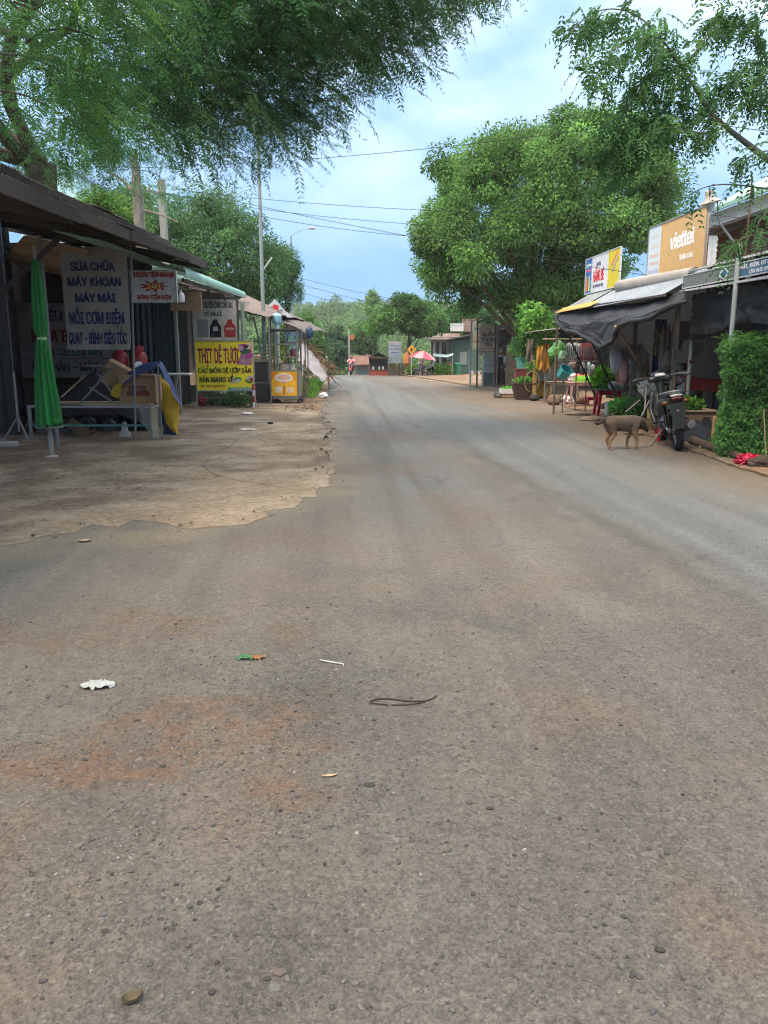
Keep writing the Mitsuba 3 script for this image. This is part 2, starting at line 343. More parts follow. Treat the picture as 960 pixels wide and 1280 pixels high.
def asph_h(p, n, uv):
    near = smoothstep(12, 4, p.y)
    return near * (0.0045 * noise(p.x * 75, p.y * 75, 2.0) + 0.003 * noise(p.x * 170, p.y * 170, 9.0)) + 0.008 * fbm(p.x * 14, p.y * 14, 3.0, 2)
scene['m_asphalt'] = {'type': 'bumpmap', 'bump': proc(asph_h, 1.5e-3), 'scale': 1.0, 'bsdf': pbr(0.8, base_color=proc(asph_fn), specular=0.35)}
ry = np.r_[-12, -6, -3, geo(0, 100, 150, 0.12)]
def left_edge(Y):
    w = 0.10 * (meshkit.fbm(np.stack([Y * 1.3, Y * 0, Y * 0 + 9], -1), 3, 3) - 0.5)
    near = -13.0 + SL * Y * 0
    far = -0.55 + SL * Y + w - 0.25 * sstep(22, 14, Y)
    return np.where(Y < 14, near, far)
def right_edge(Y):
    w = 0.5 * (meshkit.fbm(np.stack([Y * 0.9, Y * 0 + 5, Y * 0], -1), 3, 8) - 0.5)
    a = np.interp(Y, [-20, 0, 8, 12, 20, 25, 32, 42, 58, 100], [16, 14, 9.5, 6.6, 6.6, 6.9, 6.8, 6.1, 4.3, 4.2])
    return a + SL * Y + w
def road_fn(U, V):
    Y = np.interp(V, np.linspace(0, 1, len(ry)), ry); s = U
    X = left_edge(Y) * (1 - s) + right_edge(Y) * s
    camber = 0.02 * (1 - (2 * s - 1) ** 2)
    dip = 0.012 * (meshkit.fbm(np.stack([X * 0.9, Y * 0.9, X * 0], -1), 3, 6) - 0.5)
    return np.stack([X, Y, terrain(X, Y) * (Y > 20) + 0.004 + dip * (Y < 40) + np.where(Y > 14, camber, 0.01)], -1)
k = numbered('road'); scene[k] = mikit.ply(grid(road_fn, 90, len(ry)), 'm_asphalt', smooth=True); tag(k, 'worn dusty asphalt road running straight ahead to a crest', kind='structure')

# --- concrete forecourt, two pours with a ragged crack between
rng = np.random.default_rng(5)
def ragged(P, step=0.06, amp=0.15, seed=1, closed=True):
    P = np.asarray(P, float)[:, :2]; out = []
    for p, q in (zip(P, np.roll(P, -1, 0)) if closed else zip(P[:-1], P[1:])):
        n = max(1, int(np.linalg.norm(q - p) / step)); out += [p + (q - p) * t for t in np.arange(n) / n]
    out = np.array(out); q = lambda f, sd: meshkit.fbm(np.c_[out * f, out[:, :1] * 0 + seed], 4, sd) - 0.5
    return out + np.stack([q(1.3, seed) * 1.6 + q(8, seed + 3) * 0.55, q(1.3, seed + 9) * 1.6 + q(8, seed + 5) * 0.55], 1) * amp * 1.3
pix = [(-420, 800), (-150, 728), (0, 685), (28, 681), (58, 672), (90, 669), (112, 660), (150, 662), (168, 655), (202, 657), (226, 661), (238, 665), (270, 660), (298, 657), (322, 651), (336, 641), (357, 638), (371, 626), (397, 623), (413, 609), (411, 590), (417, 575), (413, 556), (416, 543), (404, 528), (406, 518), (384, 510)]
outline = [gnd(*q)[:2] for q in pix] + [(-4.0, 22.5), (-4.2, 27), (-16, 27), (-16, 4.0)]
slab = sg.Polygon(ragged(outline)).buffer(0)
crack = sg.LineString(ragged([gnd(*q)[:2] for q in [(430, 608), (412, 611), (375, 616), (345, 611), (322, 607), (300, 603), (272, 597), (256, 585), (262, 572), (286, 560), (300, 548), (318, 535)]], 0.08, 0.05, 4, False)).buffer(0.006)
def conc_fn(p, n, uv):
    x, y = p.x, p.y; a = x - SL * y
    big = fbm(x * 0.55, y * 0.6, 31.0, 4); mid = fbm(x * 2.1, y * 2.1, 15.0, 5); fine = fbm(x * 26, y * 26, 17.0, 3)
    c = mix(mi.Color3f(0.1912, 0.1427, 0.0965), mi.Color3f(0.2416, 0.1895, 0.1339), smoothstep(0.35, 0.65, mid))
    wet = smoothstep(0.44, 0.60, 0.62 * big + 0.38 * mid + 0.10 * smoothstep(7.2, 10, y) - 0.14 * smoothstep(-3.6, -1.2, a) + 0.07 * smoothstep(11, 13, y))
    c = mix(c, mi.Color3f(0.0972, 0.0694, 0.0486), wet * 0.84)
    blot = smoothstep(0.5, 0.75, fbm(x * 0.9, y * 1.0, 81.0, 5)); c = c * (1 - 0.20 * blot); pale = smoothstep(0.45, 0.75, fbm(x * 1.6, y * 1.7, 91.0, 5)); c = mix(c, mi.Color3f(0.3600, 0.3069, 0.2375), pale * 0.28)
    return c * (0.65 + 0.7 * fine) * (1 - 0.5 * smoothstep(0.82, 0.9, noise(x * 23, y * 23, 3.0)) * smoothstep(0.45, 0.6, mid))
def conc_h(p, n, uv):
    return 0.010 * fbm(p.x * 18, p.y * 18, 4.0, 3) + 0.02 * fbm(p.x * 2.4, p.y * 2.4, 6.0, 2)
scene['m_concrete'] = {'type': 'bumpmap', 'bump': proc(conc_h, 3e-3), 'scale': 1.0, 'bsdf': pbr(0.88, base_color=proc(conc_fn), specular=0.2)}
rest = slab.difference(crack); gs = sorted(getattr(rest, 'geoms', [rest]), key=lambda g: -g.area)
sm = [mv(ext(g, 0.05), 0, 0, -0.029 if i == 0 else -0.027) for i, g in enumerate(gs) if g.area > 0.02]
k = numbered('concrete_forecourt'); scene[k] = mikit.ply(trimesh.util.concatenate(sm), 'm_concrete', smooth=False); tag(k, 'stained tan concrete apron with a ragged cracked edge', kind='structure')
SZ = 0.021                                                        # its top

# --- earth verge on the right
vp = [(500, 468.6), (560, 477.5), (620, 489), (680, 502.5), (730, 517), (770, 532), (815, 549), (860, 564), (915, 583), (960, 600), (1100, 650), (1500, 800)]
vo = [gnd(*q)[:2] for q in vp] + [(30, 4), (40, 75), (2.5, 75)]
vs = sg.Polygon(ragged(vo, 0.15, 0.16, 12)).buffer(0)
k = numbered('earth_verge'); scene[k] = mikit.ply(mv(ext(vs, 0.06), 0, 0, -0.015), 'm_dirt', smooth=False); tag(k, 'trodden reddish earth verge with a broken edge along the right of the road', kind='structure')
VZ = 0.045

# --- loose gravel
def stones(n, XY, size, seed, zfun, colours):
    r = np.random.default_rng(seed); base = [trimesh.creation.icosphere(subdivisions=0) for _ in range(1)][0]
    v0, f0 = base.vertices, base.faces; V, Fs, C = [], [], []
    for i in range(n):
        s = size[i] * r.uniform(0.6, 1.35, 3) * np.array([1, 1, 0.62]); v = (v0 + r.normal(0, 0.16, v0.shape)) * s
        g = r.uniform(0, 6.28); c, q = math.cos(g), math.sin(g); v = v @ np.array([[c, q, 0], [-q, c, 0], [0, 0, 1]])
        v = v + [XY[i, 0], XY[i, 1], zfun[i] + s[2] * 0.35]; V.append(v); Fs.append(f0 + 12 * i); C.append(np.repeat(colours[i][None], 12, 0))
    return trimesh.Trimesh(np.vstack(V), np.vstack(Fs), process=False), np.vstack(C)
rg = np.random.default_rng(11); n0 = 150000
Yg = 1.5 * np.exp(rg.random(n0) * math.log(9.5 / 1.5)); Xg = rg.uniform(-0.62, 0.62, n0) * (Yg + 0.6)
ag = Xg - SL * Yg
den = meshkit.fbm(np.stack([Xg * 1.6, Yg * 1.6, Xg * 0], -1), 4, 3)
wornp = lambda cx, cy, rx, ry: np.exp(-(((Xg - cx) / rx) ** 2 + ((Yg - cy) / ry) ** 2))
w = 0.075 + 0.20 * sstep(0.5, 0.68, den) * sstep(0.9, -0.4, Xg) + 0.55 * wornp(-0.45, 3.4, 0.55, 0.28) + 0.4 * wornp(-0.9, 2.75, 0.6, 0.22) + 0.15 * wornp(-0.5, 2.2, 0.5, 0.2) + 0.12 * wornp(-1.6, 3.2, 0.6, 0.3)
keep = (rg.random(n0) < w) & (Yg < 8.3 + 0.2 * np.abs(Xg))
keep &= ~shapely.contains_xy(slab.buffer(0.05), Xg, Yg)
Xg, Yg = Xg[keep], Yg[keep]; n1 = len(Xg)
sz = np.clip(0.0026 * np.exp(rg.normal(0.15, 0.5, n1)), 0.0016, 0.009)
cols = np.array([0.085, 0.078, 0.072]) * np.exp(rg.normal(0, 0.35, (n1, 1))) * (1 + rg.normal(0, 0.05, (n1, 3)))
dz = 0.004 + 0.01 + 0.012 * (meshkit.fbm(np.stack([Xg * 0.9, Yg * 0.9, Xg * 0], -1), 3, 6) - 0.5)
m, c = stones(n1, np.c_[Xg, Yg], sz, 2, dz - 0.001, cols)
k = numbered('gravel'); scene[k] = to_ply([(m, c, 0.1)], 'matte'); tag(k, 'loose grey grit and pebbles scattered over the worn asphalt', kind='stuff')
# along the broken edges
ed = []
for ln, cnt, sd in ((slab.exterior, 1300, 1), (vs.exterior, 2600, 2)):
    q = np.random.default_rng(sd).random(cnt)
    ed += [(*np.array(ln.interpolate(t, normalized=True).coords[0]),) for t in q]
ed = np.array(ed) + rg.normal(0, 0.10, (len(ed), 2)); ed = ed[(ed[:, 1] > 4) & (ed[:, 1] < 48) & (np.abs(ed[:, 0]) < 0.6 * ed[:, 1])]
ed = np.vstack([ed, np.c_[rg.normal(-2.3, 0.35, 700), rg.normal(22.5, 1.2, 700)]])
inside = shapely.contains_xy(slab, ed[:, 0], ed[:, 1]) | shapely.contains_xy(vs, ed[:, 0], ed[:, 1])
es = np.clip(0.0075 * np.exp(rg.normal(0, 0.6, len(ed))), 0.003, 0.04)
m, c = stones(len(ed), ed, es, 4, np.where(inside, 0.04, 0.008), np.array([0.12, 0.09, 0.068]) * np.exp(rg.normal(0, 0.3, (len(ed), 1))))
k = numbered('edge_gravel'); scene[k] = to_ply([(m, c, 0.2)], 'matte'); tag(k, 'crumbled pebbles and clods along the broken pavement edges', kind='stuff')
def mv_np(o): M = np.eye(4); M[:3, 3] = o; return M
# ------------------------------------------------------------------ trees and other plants
def twigs(B, D, rng, pairs, Lr, Lp, Wp, base, droop=0.35, var=0.22, yellow=0.06):
    """Feathered twigs: from each base point B a drooping stalk along D with pairs of leaflets."""
    n = len(B); D = unit(D); Z = np.array([0, 0, 1.0])
    S = unit(np.cross(D, Z) + 0.25 * rng.standard_normal((n, 3))); ln = Lr * rng.uniform(0.65, 1.3, n)
    t = np.linspace(0.12, 1.0, pairs); P, DD, NN, L, C = [], [], [], [], []
    col = tint(rng, n, base, var, yellow)
    for k, u in enumerate(t):
        p = B + D * (ln * u)[:, None] - Z * (droop * ln * u * u)[:, None]
        tang = unit(D - Z * (2 * droop * u)); nor = unit(np.cross(S, tang)); nor *= np.where(nor[:, 2:] < 0, -1, 1)
        for sgn in (-1, 1):
            P.append(p); DD.append(unit(S * sgn * 0.9 + tang * 0.55 - Z * 0.18 + 0.12 * rng.standard_normal((n, 3)))); NN.append(unit(nor + 0.3 * rng.standard_normal((n, 3))))
            L.append(Lp * (0.55 + 0.6 * math.sin(math.pi * (0.15 + 0.75 * u))) * rng.uniform(0.8, 1.15, n)); C.append(col)
    P, DD, NN, L, C = map(np.concatenate, (P, DD, NN, L, C))
    return leaves(P, DD, NN, L, L * (Wp / Lp), C)
def clumpy(rng, C, n, spread, squash=0.6):
    """Points gathered round the centres C."""
    i = rng.integers(0, len(C), n); o = rng.standard_normal((n, 3)) * spread * np.array([1, 1, squash])
    return C[i] + o, i
BARK, PALE = (0.085, 0.065, 0.05), (0.16, 0.145, 0.12)

# --- the feathery tree over the left shops
rng = np.random.default_rng(21)
t = thing('feathery_tree', 'big feathery leaved tree whose branches hang over the left shop roofs and road', 'tree')
root = np.array([-8.5, 19.4, 0.0]); fork = np.array([-8.0, 19.2, 5.9])
part(t, 'trunk', [(tube(curve([root - [0, 0, .2], [-8.3, 19.4, 2.6], fork], 12), np.linspace(.45, .33, 12) * (1 + .08 * rng.standard_normal(12)), 12), BARK)], 'bark')
limbs = [[[-5.0, 14.2, 7.9], [-5.0, 10, 8.6], [-4.6, 6, 8.7], [-4, 2.5, 8.6]], [fork, [-7.6, 17, 7.0], [-5.0, 14.2, 7.9], [-2.0, 12.3, 7.6], [0.6, 11.2, 6.9]], [fork, [-8.4, 17.5, 6.6], [-7.2, 14.5, 7.2], [-5.4, 11.5, 6.6], [-4.2, 9.6, 5.6]],
         [fork, [-9.6, 18.5, 7.5], [-9.5, 16.5, 8.8], [-8, 14, 9.2]], [[-7.6, 17, 7.0], [-5.6, 16.5, 8.2], [-3, 15, 8.6], [-.8, 13.5, 8.0]], [[-5.0, 14.2, 7.9], [-3.2, 11.8, 7.2], [-1.6, 10.6, 6.2]],
         [[-7.2, 14.5, 7.2], [-5.2, 12.6, 6.0], [-3.9, 11.6, 5.1]], [fork, [-9.2, 18.0, 6.0], [-8.6, 15.2, 6.0], [-7, 13, 5.2]], [[-8.2, 17.2, 6.5], [-6.9, 13.2, 6.2], [-4.9, 9.3, 5.5], [-3.3, 7.9, 4.7]]]
for L in limbs:
    P = curve(L, 16); P[1:-1] += rng.normal(0, .07, (14, 3)); part(t, 'limb', [(tube(P, np.linspace(.17 if np.allclose(L[0], fork) else .1, .018, 16), 7), BARK)], 'bark')
zlow = lambda X: np.interp(X, [-9, -6, -4.7, -3.5, -2.2, -1.3, -0.7, -0.2, 0.5, 1.15, 1.9], [4.2, 4.25, 4.35, 4.55, 4.75, 4.8, 5.3, 5.6, 6.0, 6.4, 6.9])
cl = []
while len(cl) < 190:
    X = rng.uniform(-8.6, 1.6); Y = rng.uniform(10.6, 14.2) if X > -3 else rng.uniform(10.4, 16)
    z = zlow(X) + 0.25 + abs(rng.normal(0, 1.5)) + (0.12 * max(0, Y - 12))
    top = 8.9 - 0.5 * max(0, X + 1)
    if X < -4.0 and z < 7.6 and rng.random() < .92: continue
    if z < top and (X < 0.9 or abs(Y - 11.3) < 1.0): cl.append((X, Y, z))
cl = np.array(cl + [(rng.uniform(-11.5, -5.5), rng.uniform(17, 22), rng.uniform(5.6, 9.5)) for _ in range(26)])
near = np.c_[rng.uniform(-3.7, -2.2, 17), rng.uniform(7.4, 9.2, 17), rng.uniform(3.75, 5.4, 17)]; near[:, 2] += 0.25 * (near[:, 0] + 3.4)
G1, G2 = (0.040, 0.092, 0.035), (0.052, 0.118, 0.034)
over = np.c_[rng.uniform(-9, -2.2, 60), rng.uniform(1.0, 10.5, 60), rng.uniform(7.4, 9.6, 60)]; over = over[over[:, 2] > 2.2 + .52 * over[:, 1]]
B, i = clumpy(rng, cl, 8300, 0.34, 0.55); D = unit((B - cl[i]) + rng.standard_normal((len(B), 3)) * .4 + [.40, -.1, -.14])
b2, i2 = clumpy(rng, near, 850, 0.24, 0.8); d2 = unit((b2 - near[i2]) + rng.standard_normal((len(b2), 3)) * .35 + [.3, -.2, -.2])
# loose hanging tips along the right-hand edge
ex = rng.uniform(-2.6, 1.75, 330); e3 = np.c_[ex, rng.uniform(10.6, 12.6, 330), zlow(ex) - rng.random(330) ** 1.5 * np.where(ex < -.6, .75, .25) + .15]
d3 = unit(rng.standard_normal((330, 3)) * .35 + [.45, -.1, -.35])
b4, i4 = clumpy(rng, over, 2000, .5, .6); d4 = unit((b4 - over[i4]) + rng.standard_normal((len(b4), 3)) * .35 + [.2, -.2, -.3])
fl = [twigs(b4, d4, rng, 6, .42, .14, .045, G1), twigs(B, D, rng, 8, .38, .105, .024, G1, droop=.26, var=.3), twigs(b2, d2, rng, 9, .31, .066, .015, G2, yellow=.2), twigs(e3, d3, rng, 8, .40, .10, .021, (0.06, 0.105, 0.04))]
k = numbered(t + '__foliage'); scene[k] = leaf_ply(fl); tag(k, kind='stuff')
tw = []
for c in np.vstack([cl[::2], near]):
    q = c + rng.normal(0, .15, 3); p = q + np.array([-.9, .35, .55]) * rng.uniform(.6, 1.3) + rng.normal(0, .2, 3)
    tw.append((tube(curve([p, (p + q) / 2 + [0, 0, .12], q, q + [.3, -.1, -.25]], 7), np.linspace(.013, .003, 7), 4), BARK))
for p in e3[::3]:
    tw.append((tube([p + [-.5, .1, .35], p + [-.15, 0, .12], p + [.22, 0, -.12]], [.006, .004, .002], 3), (.05, .05, .035)))
part(t, 'twigs', tw, 'bark', kind='stuff')

# --- the tree reaching in from the right
rng = np.random.default_rng(33)
t = thing('right_tree', 'leafy branches of a tree reaching in over the upper right corner', 'tree')
Yr = 9.0
def br(L, dy=0.0): return np.array([at(x, y, Yr + dy + d) for x, y, d in L])
stem = curve(br([(1120, 330, .9), (1010, 235, .5), (915, 165, .2), (880, 130, .1), (862, 98, 0), (850, 82, 0)]), 18)
part(t, 'limb', [(tube(stem, np.linspace(.075, .012, 18), 7), PALE)], 'bark')
base_ = np.array([stem[0][0] + .4, stem[0][1] + .4, 0.0])
part(t, 'trunk', [(tube(curve([base_ - [0, 0, .2], base_ + [.05, 0, 1.1], stem[0]], 10), np.linspace(.16, .08, 10), 9), PALE)], 'bark')
runs = [([(850, 82, 0), (815, 35, 0), (775, 12, .1), (738, 18, .1), (712, 42, .1), (703, 52, .1)], 22, .14), ([(850, 82, 0), (815, 52, -.1), (780, 52, -.2), (752, 82, -.2), (738, 112, -.2)], 22, .14),
        ([(880, 130, .1), (845, 92, 0), (815, 90, 0), (790, 125, 0), (772, 170, 0), (760, 225, 0)], 34, .17), ([(905, 155, .2), (850, 130, .2), (812, 130, .3), (790, 175, .3), (778, 215, .3)], 34, .17), ([(905, 155, .2), (870, 165, 0), (830, 160, -.1), (800, 190, -.2)], 20, .13),
        ([(1010, 120, .4), (950, 60, .4), (915, 20, .3), (890, 25, .3)], 26, .16), ([(1010, 150, .3), (960, 110, .2), (925, 95, .1), (905, 130, .1)], 26, .16), ([(1000, 230, .3), (950, 190, 0), (932, 200, 0), (928, 222, 0)], 9, .10),
        ([(1010, 290, .3), (965, 262, 0), (950, 275, 0), (945, 292, 0)], 4, .07), ([(985, 235, .3), (930, 232, .2), (890, 232, .2), (858, 247, .2)], 2, .05), ([(960, 300, .2), (925, 300, .2), (903, 322, .2), (884, 336, .2)], 4, .05), ([(960, 20, 0), (985, -40, 0), (930, -60, .2), (880, -50, .4)], 16, .2), ([(850, 82, 0), (880, 50, .1), (892, 28, .1), (898, 5, .2)], 6, .05)]
BB, DD = [], []
for L, n, sd in runs:
    P = curve(br(L), 24); part(t, 'limb', [(tube(P, np.linspace(.013, .004, 24), 5), PALE)], 'bark')
    s = rng.random(int(n * 5.2)) ** .7; q = P[np.minimum((s * 23).astype(int), 22)] + rng.standard_normal((len(s), 3)) * sd * .66 * np.array([1, 1.2, .7])
    BB.append(q); DD.append(unit(rng.standard_normal((len(s), 3)) * .6 + [-.35, -.1, -.55]))
BB, DD = np.vstack(BB), np.vstack(DD)
fl = twigs(BB, DD, rng, 7, .22, .064, .027, (0.048, 0.100, 0.038), droop=.5, yellow=.05)
k = numbered(t + '__foliage'); scene[k] = leaf_ply([fl]); tag(k, kind='stuff')

# --- crowns seen whole: an outline in metres, swollen to a body, filled with clumps of leaves
def crown(outline, Yc, depth, nclump, rc, nleaf, size, base, seed, var=.2, yellow=.06, hollow=None, squash=.8, aspect=.5, core=.35):
    r = np.random.default_rng(seed); pg = sg.Polygon(outline).buffer(0).buffer(-rc * .75); x0, z0, x1, z1 = pg.bounds; big = max(pg.exterior.distance(sg.Point(p)) for p in [pg.representative_point().coords[0], pg.centroid.coords[0]])
    C, tones = [], []
    while len(C) < nclump:
        p = sg.Point(r.uniform(x0, x1), r.uniform(z0, z1))
        if not pg.contains(p): continue
        e = min(1, pg.exterior.distance(p) / big); dd = depth * math.sqrt(max(0.03, 1 - (1 - e) ** 2))
        s = r.choice([-1, 1]) if r.random() > core else r.uniform(-1, 1)
        y = Yc + s * dd * r.uniform(.75, 1.0)
        if hollow and hollow(p.x, y, p.y): continue
        C.append((p.x, y, p.y)); tones.append(r.normal(1, .28))
    C = np.array(C); tones = np.clip(tones, .6, 1.5); i = r.integers(0, nclump, nleaf)
    o = unit(r.standard_normal((nleaf, 3))) * (r.random((nleaf, 1)) ** .32) * rc * r.uniform(.5, 1.35, nclump)[i][:, None] * np.array([1, 1, squash])
    P = C[i] + o; D = unit(o / rc + r.standard_normal((nleaf, 3)) * .5 + [0, 0, -.45]); N = unit(o / rc * .6 + r.standard_normal((nleaf, 3)) * .5 + [0, 0, .8])
    L = size * r.uniform(.65, 1.3, nleaf)
    return C, leaves(P, D, N, L, L * aspect, tint(r, nleaf, base, var, yellow) * tones[i][:, None])
def px_outline(pts, Y): return [(at(x, y, Y)[0], at(x, y, Y)[2]) for x, y in pts]
def full_tree(name, label, pts, Y, depth, base, nclump, rc, nleaf, size, seed, foot, trunk_r, hollow=None, group=None, lim=10, bark=BARK, **kw):
    t = thing(name, label, 'tree', group); C, lf = crown(px_outline(pts, Y), Y, depth, nclump, rc, nleaf, size, base, seed, hollow=hollow, **kw)
    k = numbered(t + '__crown'); scene[k] = leaf_ply([lf]); tag(k, kind='stuff')
    r = np.random.default_rng(seed + 1); cen = C.mean(0); f = np.array(foot, float); top = f + (cen - f) * .62
    P = curve([f - [0, 0, .3], f + (top - f) * .5 + r.normal(0, .1, 3), top], 8)
    part(t, 'trunk', [(tube(P, np.linspace(trunk_r, trunk_r * .6, 8), 9), bark)], 'bark')
    for q in C[r.permutation(len(C))[:lim]]:
        s = r.uniform(.45, .95); p0 = P[int(s * 7)]
        part(t, 'limb', [(tube(curve([p0, p0 + (q - p0) * .5 + [0, 0, .08 * np.linalg.norm(q - p0)], q], 7), np.linspace(trunk_r * .4, trunk_r * .08, 7), 6), bark)], 'bark')
    return t

# the big weeping fig on the right
hc = at(640, 335, 30)
hol = lambda x, y, z: ((x - hc[0]) / 1.5) ** 2 + ((y - 29.5) / 3.0) ** 2 + ((z - hc[2]) / .9) ** 2 < 1 or (y < 34 and ((x - at(600, 385, 31)[0]) / 1.5) ** 2 + ((z - at(600, 385, 31)[2]) / .8) ** 2 < 1)
fig = [(540, 185), (522, 215), (533, 250), (512, 270), (506, 300), (518, 345), (537, 375), (560, 398), (610, 405), (660, 400), (700, 400), (760, 395), (800, 340), (835, 290), (846, 240), (838, 190), (828, 150), (795, 138), (770, 148), (740, 132), (715, 140), (690, 135), (660, 150), (640, 140), (615, 162), (595, 158), (570, 180)]
full_tree('fig_tree', 'huge dense round crowned fig tree standing behind the right hand stalls', fig, 33, 4.6, (0.086, 0.166, 0.050), 430, .74, 210000, .14, 51, (at(655, 444, 33.5)[0], 33.5, 0), .30, hollow=hol, lim=22, core=.42, yellow=.10, bark=(.15, .11, .085), aspect=.52)

# trees behind the left shops
full_tree('broad_tree', 'broad leafy tree standing behind the left shops and the street lamp', [(105, 275), (130, 240), (165, 228), (215, 236), (262, 232), (300, 238), (330, 262), (345, 290), (366, 318), (370, 352), (356, 385), (330, 405), (250, 400), (180, 370), (110, 340)], 36, 3.4, (0.056, 0.110, 0.046), 210, .72, 80000, .14, 61, (-7.5, 36.5, 1.4), .25, lim=14)
full_tree('hanging_tree', 'slender tree with thin drooping sprays beside the second street lamp', [(330, 300), (352, 292), (375, 315), (388, 312), (378, 345), (382, 375), (360, 395), (340, 380)], 40, 1.2, (0.05, 0.10, 0.038), 40, .42, 7000, .16, 63, (-4.9, 40, 1.2), .09, lim=10, aspect=.28)
full_tree('yellowish_tree', 'sunlit yellowish green tree seen between the bare trunk and the blue wall', [(108, 262), (112, 240), (140, 234), (170, 250), (180, 290), (150, 330), (110, 310)], 30, 1.8, (0.06, 0.12, 0.03), 60, .55, 22000, .15, 65, (-11.2, 30.5, 0), .16, lim=8, yellow=.2)
# beyond the crest
far = [('spreading_tree', 'spreading green tree with a forked trunk beside the far kiosk', [(452, 415), (455, 392), (478, 378), (492, 366), (520, 364), (545, 376), (560, 395), (556, 420), (530, 424), (500, 418), (470, 424)], 60, 2.6, (0.055, 0.115, 0.035), 85, .55, 20000, .22, 71, (at(512, 462, 60)[0], 60, -.05), .17, .5),
       ('pale_tree', 'pale feathery sapling rising above the far treetops', [(452, 392), (458, 368), (466, 358), (473, 368), (478, 386), (466, 396)], 82, 1.0, (0.085, 0.15, 0.06), 26, .5, 3000, .3, 73, (at(466, 450, 82)[0], 82, -.8), .1, .3),
       ('dark_tree', 'dark green tree behind the far pillared house', [(535, 425), (545, 392), (562, 380), (590, 388), (612, 400), (625, 430), (580, 440)], 78, 3.0, (0.035, 0.08, 0.03), 80, .75, 15000, .28, 75, (at(585, 452, 78)[0], 78, -.6), .2, .5),
       ('roadside_tree', 'bluish green roadside tree at the left edge of the far road', [(395, 462), (392, 430), (405, 408), (425, 402), (438, 420), (440, 450), (425, 465)], 76, 2.0, (0.045, 0.085, 0.045), 60, .6, 12000, .26, 77, (at(412, 455, 76)[0], 76, -.5), .16, .5),
       ('light_tree', 'light green tree right of the far bend behind the motorbike rider', [(432, 442), (430, 415), (445, 398), (465, 402), (478, 425), (470, 446)], 84, 2.0, (0.06, 0.115, 0.04), 50, .65, 10000, .28, 79, (at(452, 455, 84)[0], 84, -.9), .16, .5),
       ('backdrop_tree', 'tall dark tree between the fig tree and the far houses', [(560, 440), (565, 400), (590, 372), (620, 378), (640, 410), (640, 445)], 66, 2.5, (0.032, 0.075, 0.026), 60, .7, 11000, .26, 81, (at(610, 452, 66)[0], 66, -.2), .2, .5),
       ('bank_tree', 'bushy tree on the bank beyond the food cart', [(372, 430), (368, 400), (378, 384), (395, 392), (402, 412), (400, 440)], 58, 1.8, (0.06, 0.115, 0.04), 45, .5, 9000, .22, 83, (at(382, 440, 58)[0], 58, .6), .12, .5)]
for nm, lb, pts, Y, dp, base, nc, rc, nl, sz_, sd, ft, tr, asp in far:
    full_tree(nm, lb, pts, Y, dp, base, nc, rc, nl, sz_, sd, ft, tr, lim=7, aspect=asp)

# the wooded hill: reads as one mass
rng = np.random.default_rng(91); P, D, N, L, C = [], [], [], [], []
for q in range(620):
    Y = 112 + 240 * rng.random() ** 1.1; X = rng.uniform(-.27, .22) * Y; z = float(terrain(np.array([X]), np.array([Y]))[0]); h = rng.uniform(3.5, 6.5) * (1.0 if Y > 150 else .62); w = rng.uniform(2.2, 3.6); n = 240
    o = unit(rng.standard_normal((n, 3))) * rng.random((n, 1)) ** .35; p = np.array([X, Y, z + h * .55]) + o * [w, w, h * .5]
    P.append(p); D.append(unit(o + rng.standard_normal((n, 3)) * .6 - [0, 0, .3])); N.append(unit(o + rng.standard_normal((n, 3)) * .4 + [0, 0, .6])); L.append(rng.uniform(.6, 1.3, n)); C.append(tint(rng, n, np.array([.058, .108, .034]) * rng.normal(1, .2), .22, .08))
k = numbered('hillside_wood'); scene[k] = leaf_ply([leaves(*map(np.concatenate, (P, D, N, L)), np.concatenate(L) * .62, np.concatenate(C))]); tag(k, 'dense green wood covering the far hillside', kind='stuff')

# --- the clipped creeper hedge at the right edge
rng = np.random.default_rng(41)
hx0, hy0 = gnd(899, 571, VZ)[:2]; hx1 = hx0 + 3.2; hy1 = hy0 + 2.2; hh = 1.72
t = thing('creeper_hedge', 'thick green hedge overgrown with creeper at the right edge', 'hedge')
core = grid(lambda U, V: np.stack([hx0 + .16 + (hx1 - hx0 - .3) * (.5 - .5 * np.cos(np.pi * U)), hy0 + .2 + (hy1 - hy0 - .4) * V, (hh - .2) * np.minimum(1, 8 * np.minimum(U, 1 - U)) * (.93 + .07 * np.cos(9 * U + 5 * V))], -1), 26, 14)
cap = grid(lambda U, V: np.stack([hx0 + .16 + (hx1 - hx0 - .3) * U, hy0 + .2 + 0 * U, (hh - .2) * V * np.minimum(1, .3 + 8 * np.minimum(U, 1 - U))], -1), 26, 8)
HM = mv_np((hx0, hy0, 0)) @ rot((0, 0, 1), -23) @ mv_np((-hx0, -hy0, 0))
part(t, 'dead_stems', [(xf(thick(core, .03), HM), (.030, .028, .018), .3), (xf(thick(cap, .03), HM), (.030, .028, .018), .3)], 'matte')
n = 52000; f = rng.random(n); u, v, w = rng.random(n), rng.random(n), rng.random(n)
Pf = np.where((f < .48)[:, None], np.c_[hx0 + u * (hx1 - hx0), np.full(n, hy0), v * hh], np.where((f < .74)[:, None], np.c_[np.full(n, hx0), hy0 + u * (hy1 - hy0), v * hh], np.c_[hx0 + u * (hx1 - hx0), hy0 + v * (hy1 - hy0), np.full(n, hh)]))
out = np.where((f < .48)[:, None], [0, -1, 0], np.where((f < .74)[:, None], [-1, 0, 0], [0, 0, 1])).astype(float)
bump = (meshkit.fbm(Pf * 3.2, 3, 5) - .5) * .5 + (meshkit.fbm(Pf * 1.1, 2, 7) - .5) * .35
bump += np.where((v < .18) & (f < .74), .16 * (.18 - v) / .18 * (1 - 2 * rng.random(n)), 0)
Pf = Pf + out * (bump - .16 * w ** 2)[:, None]
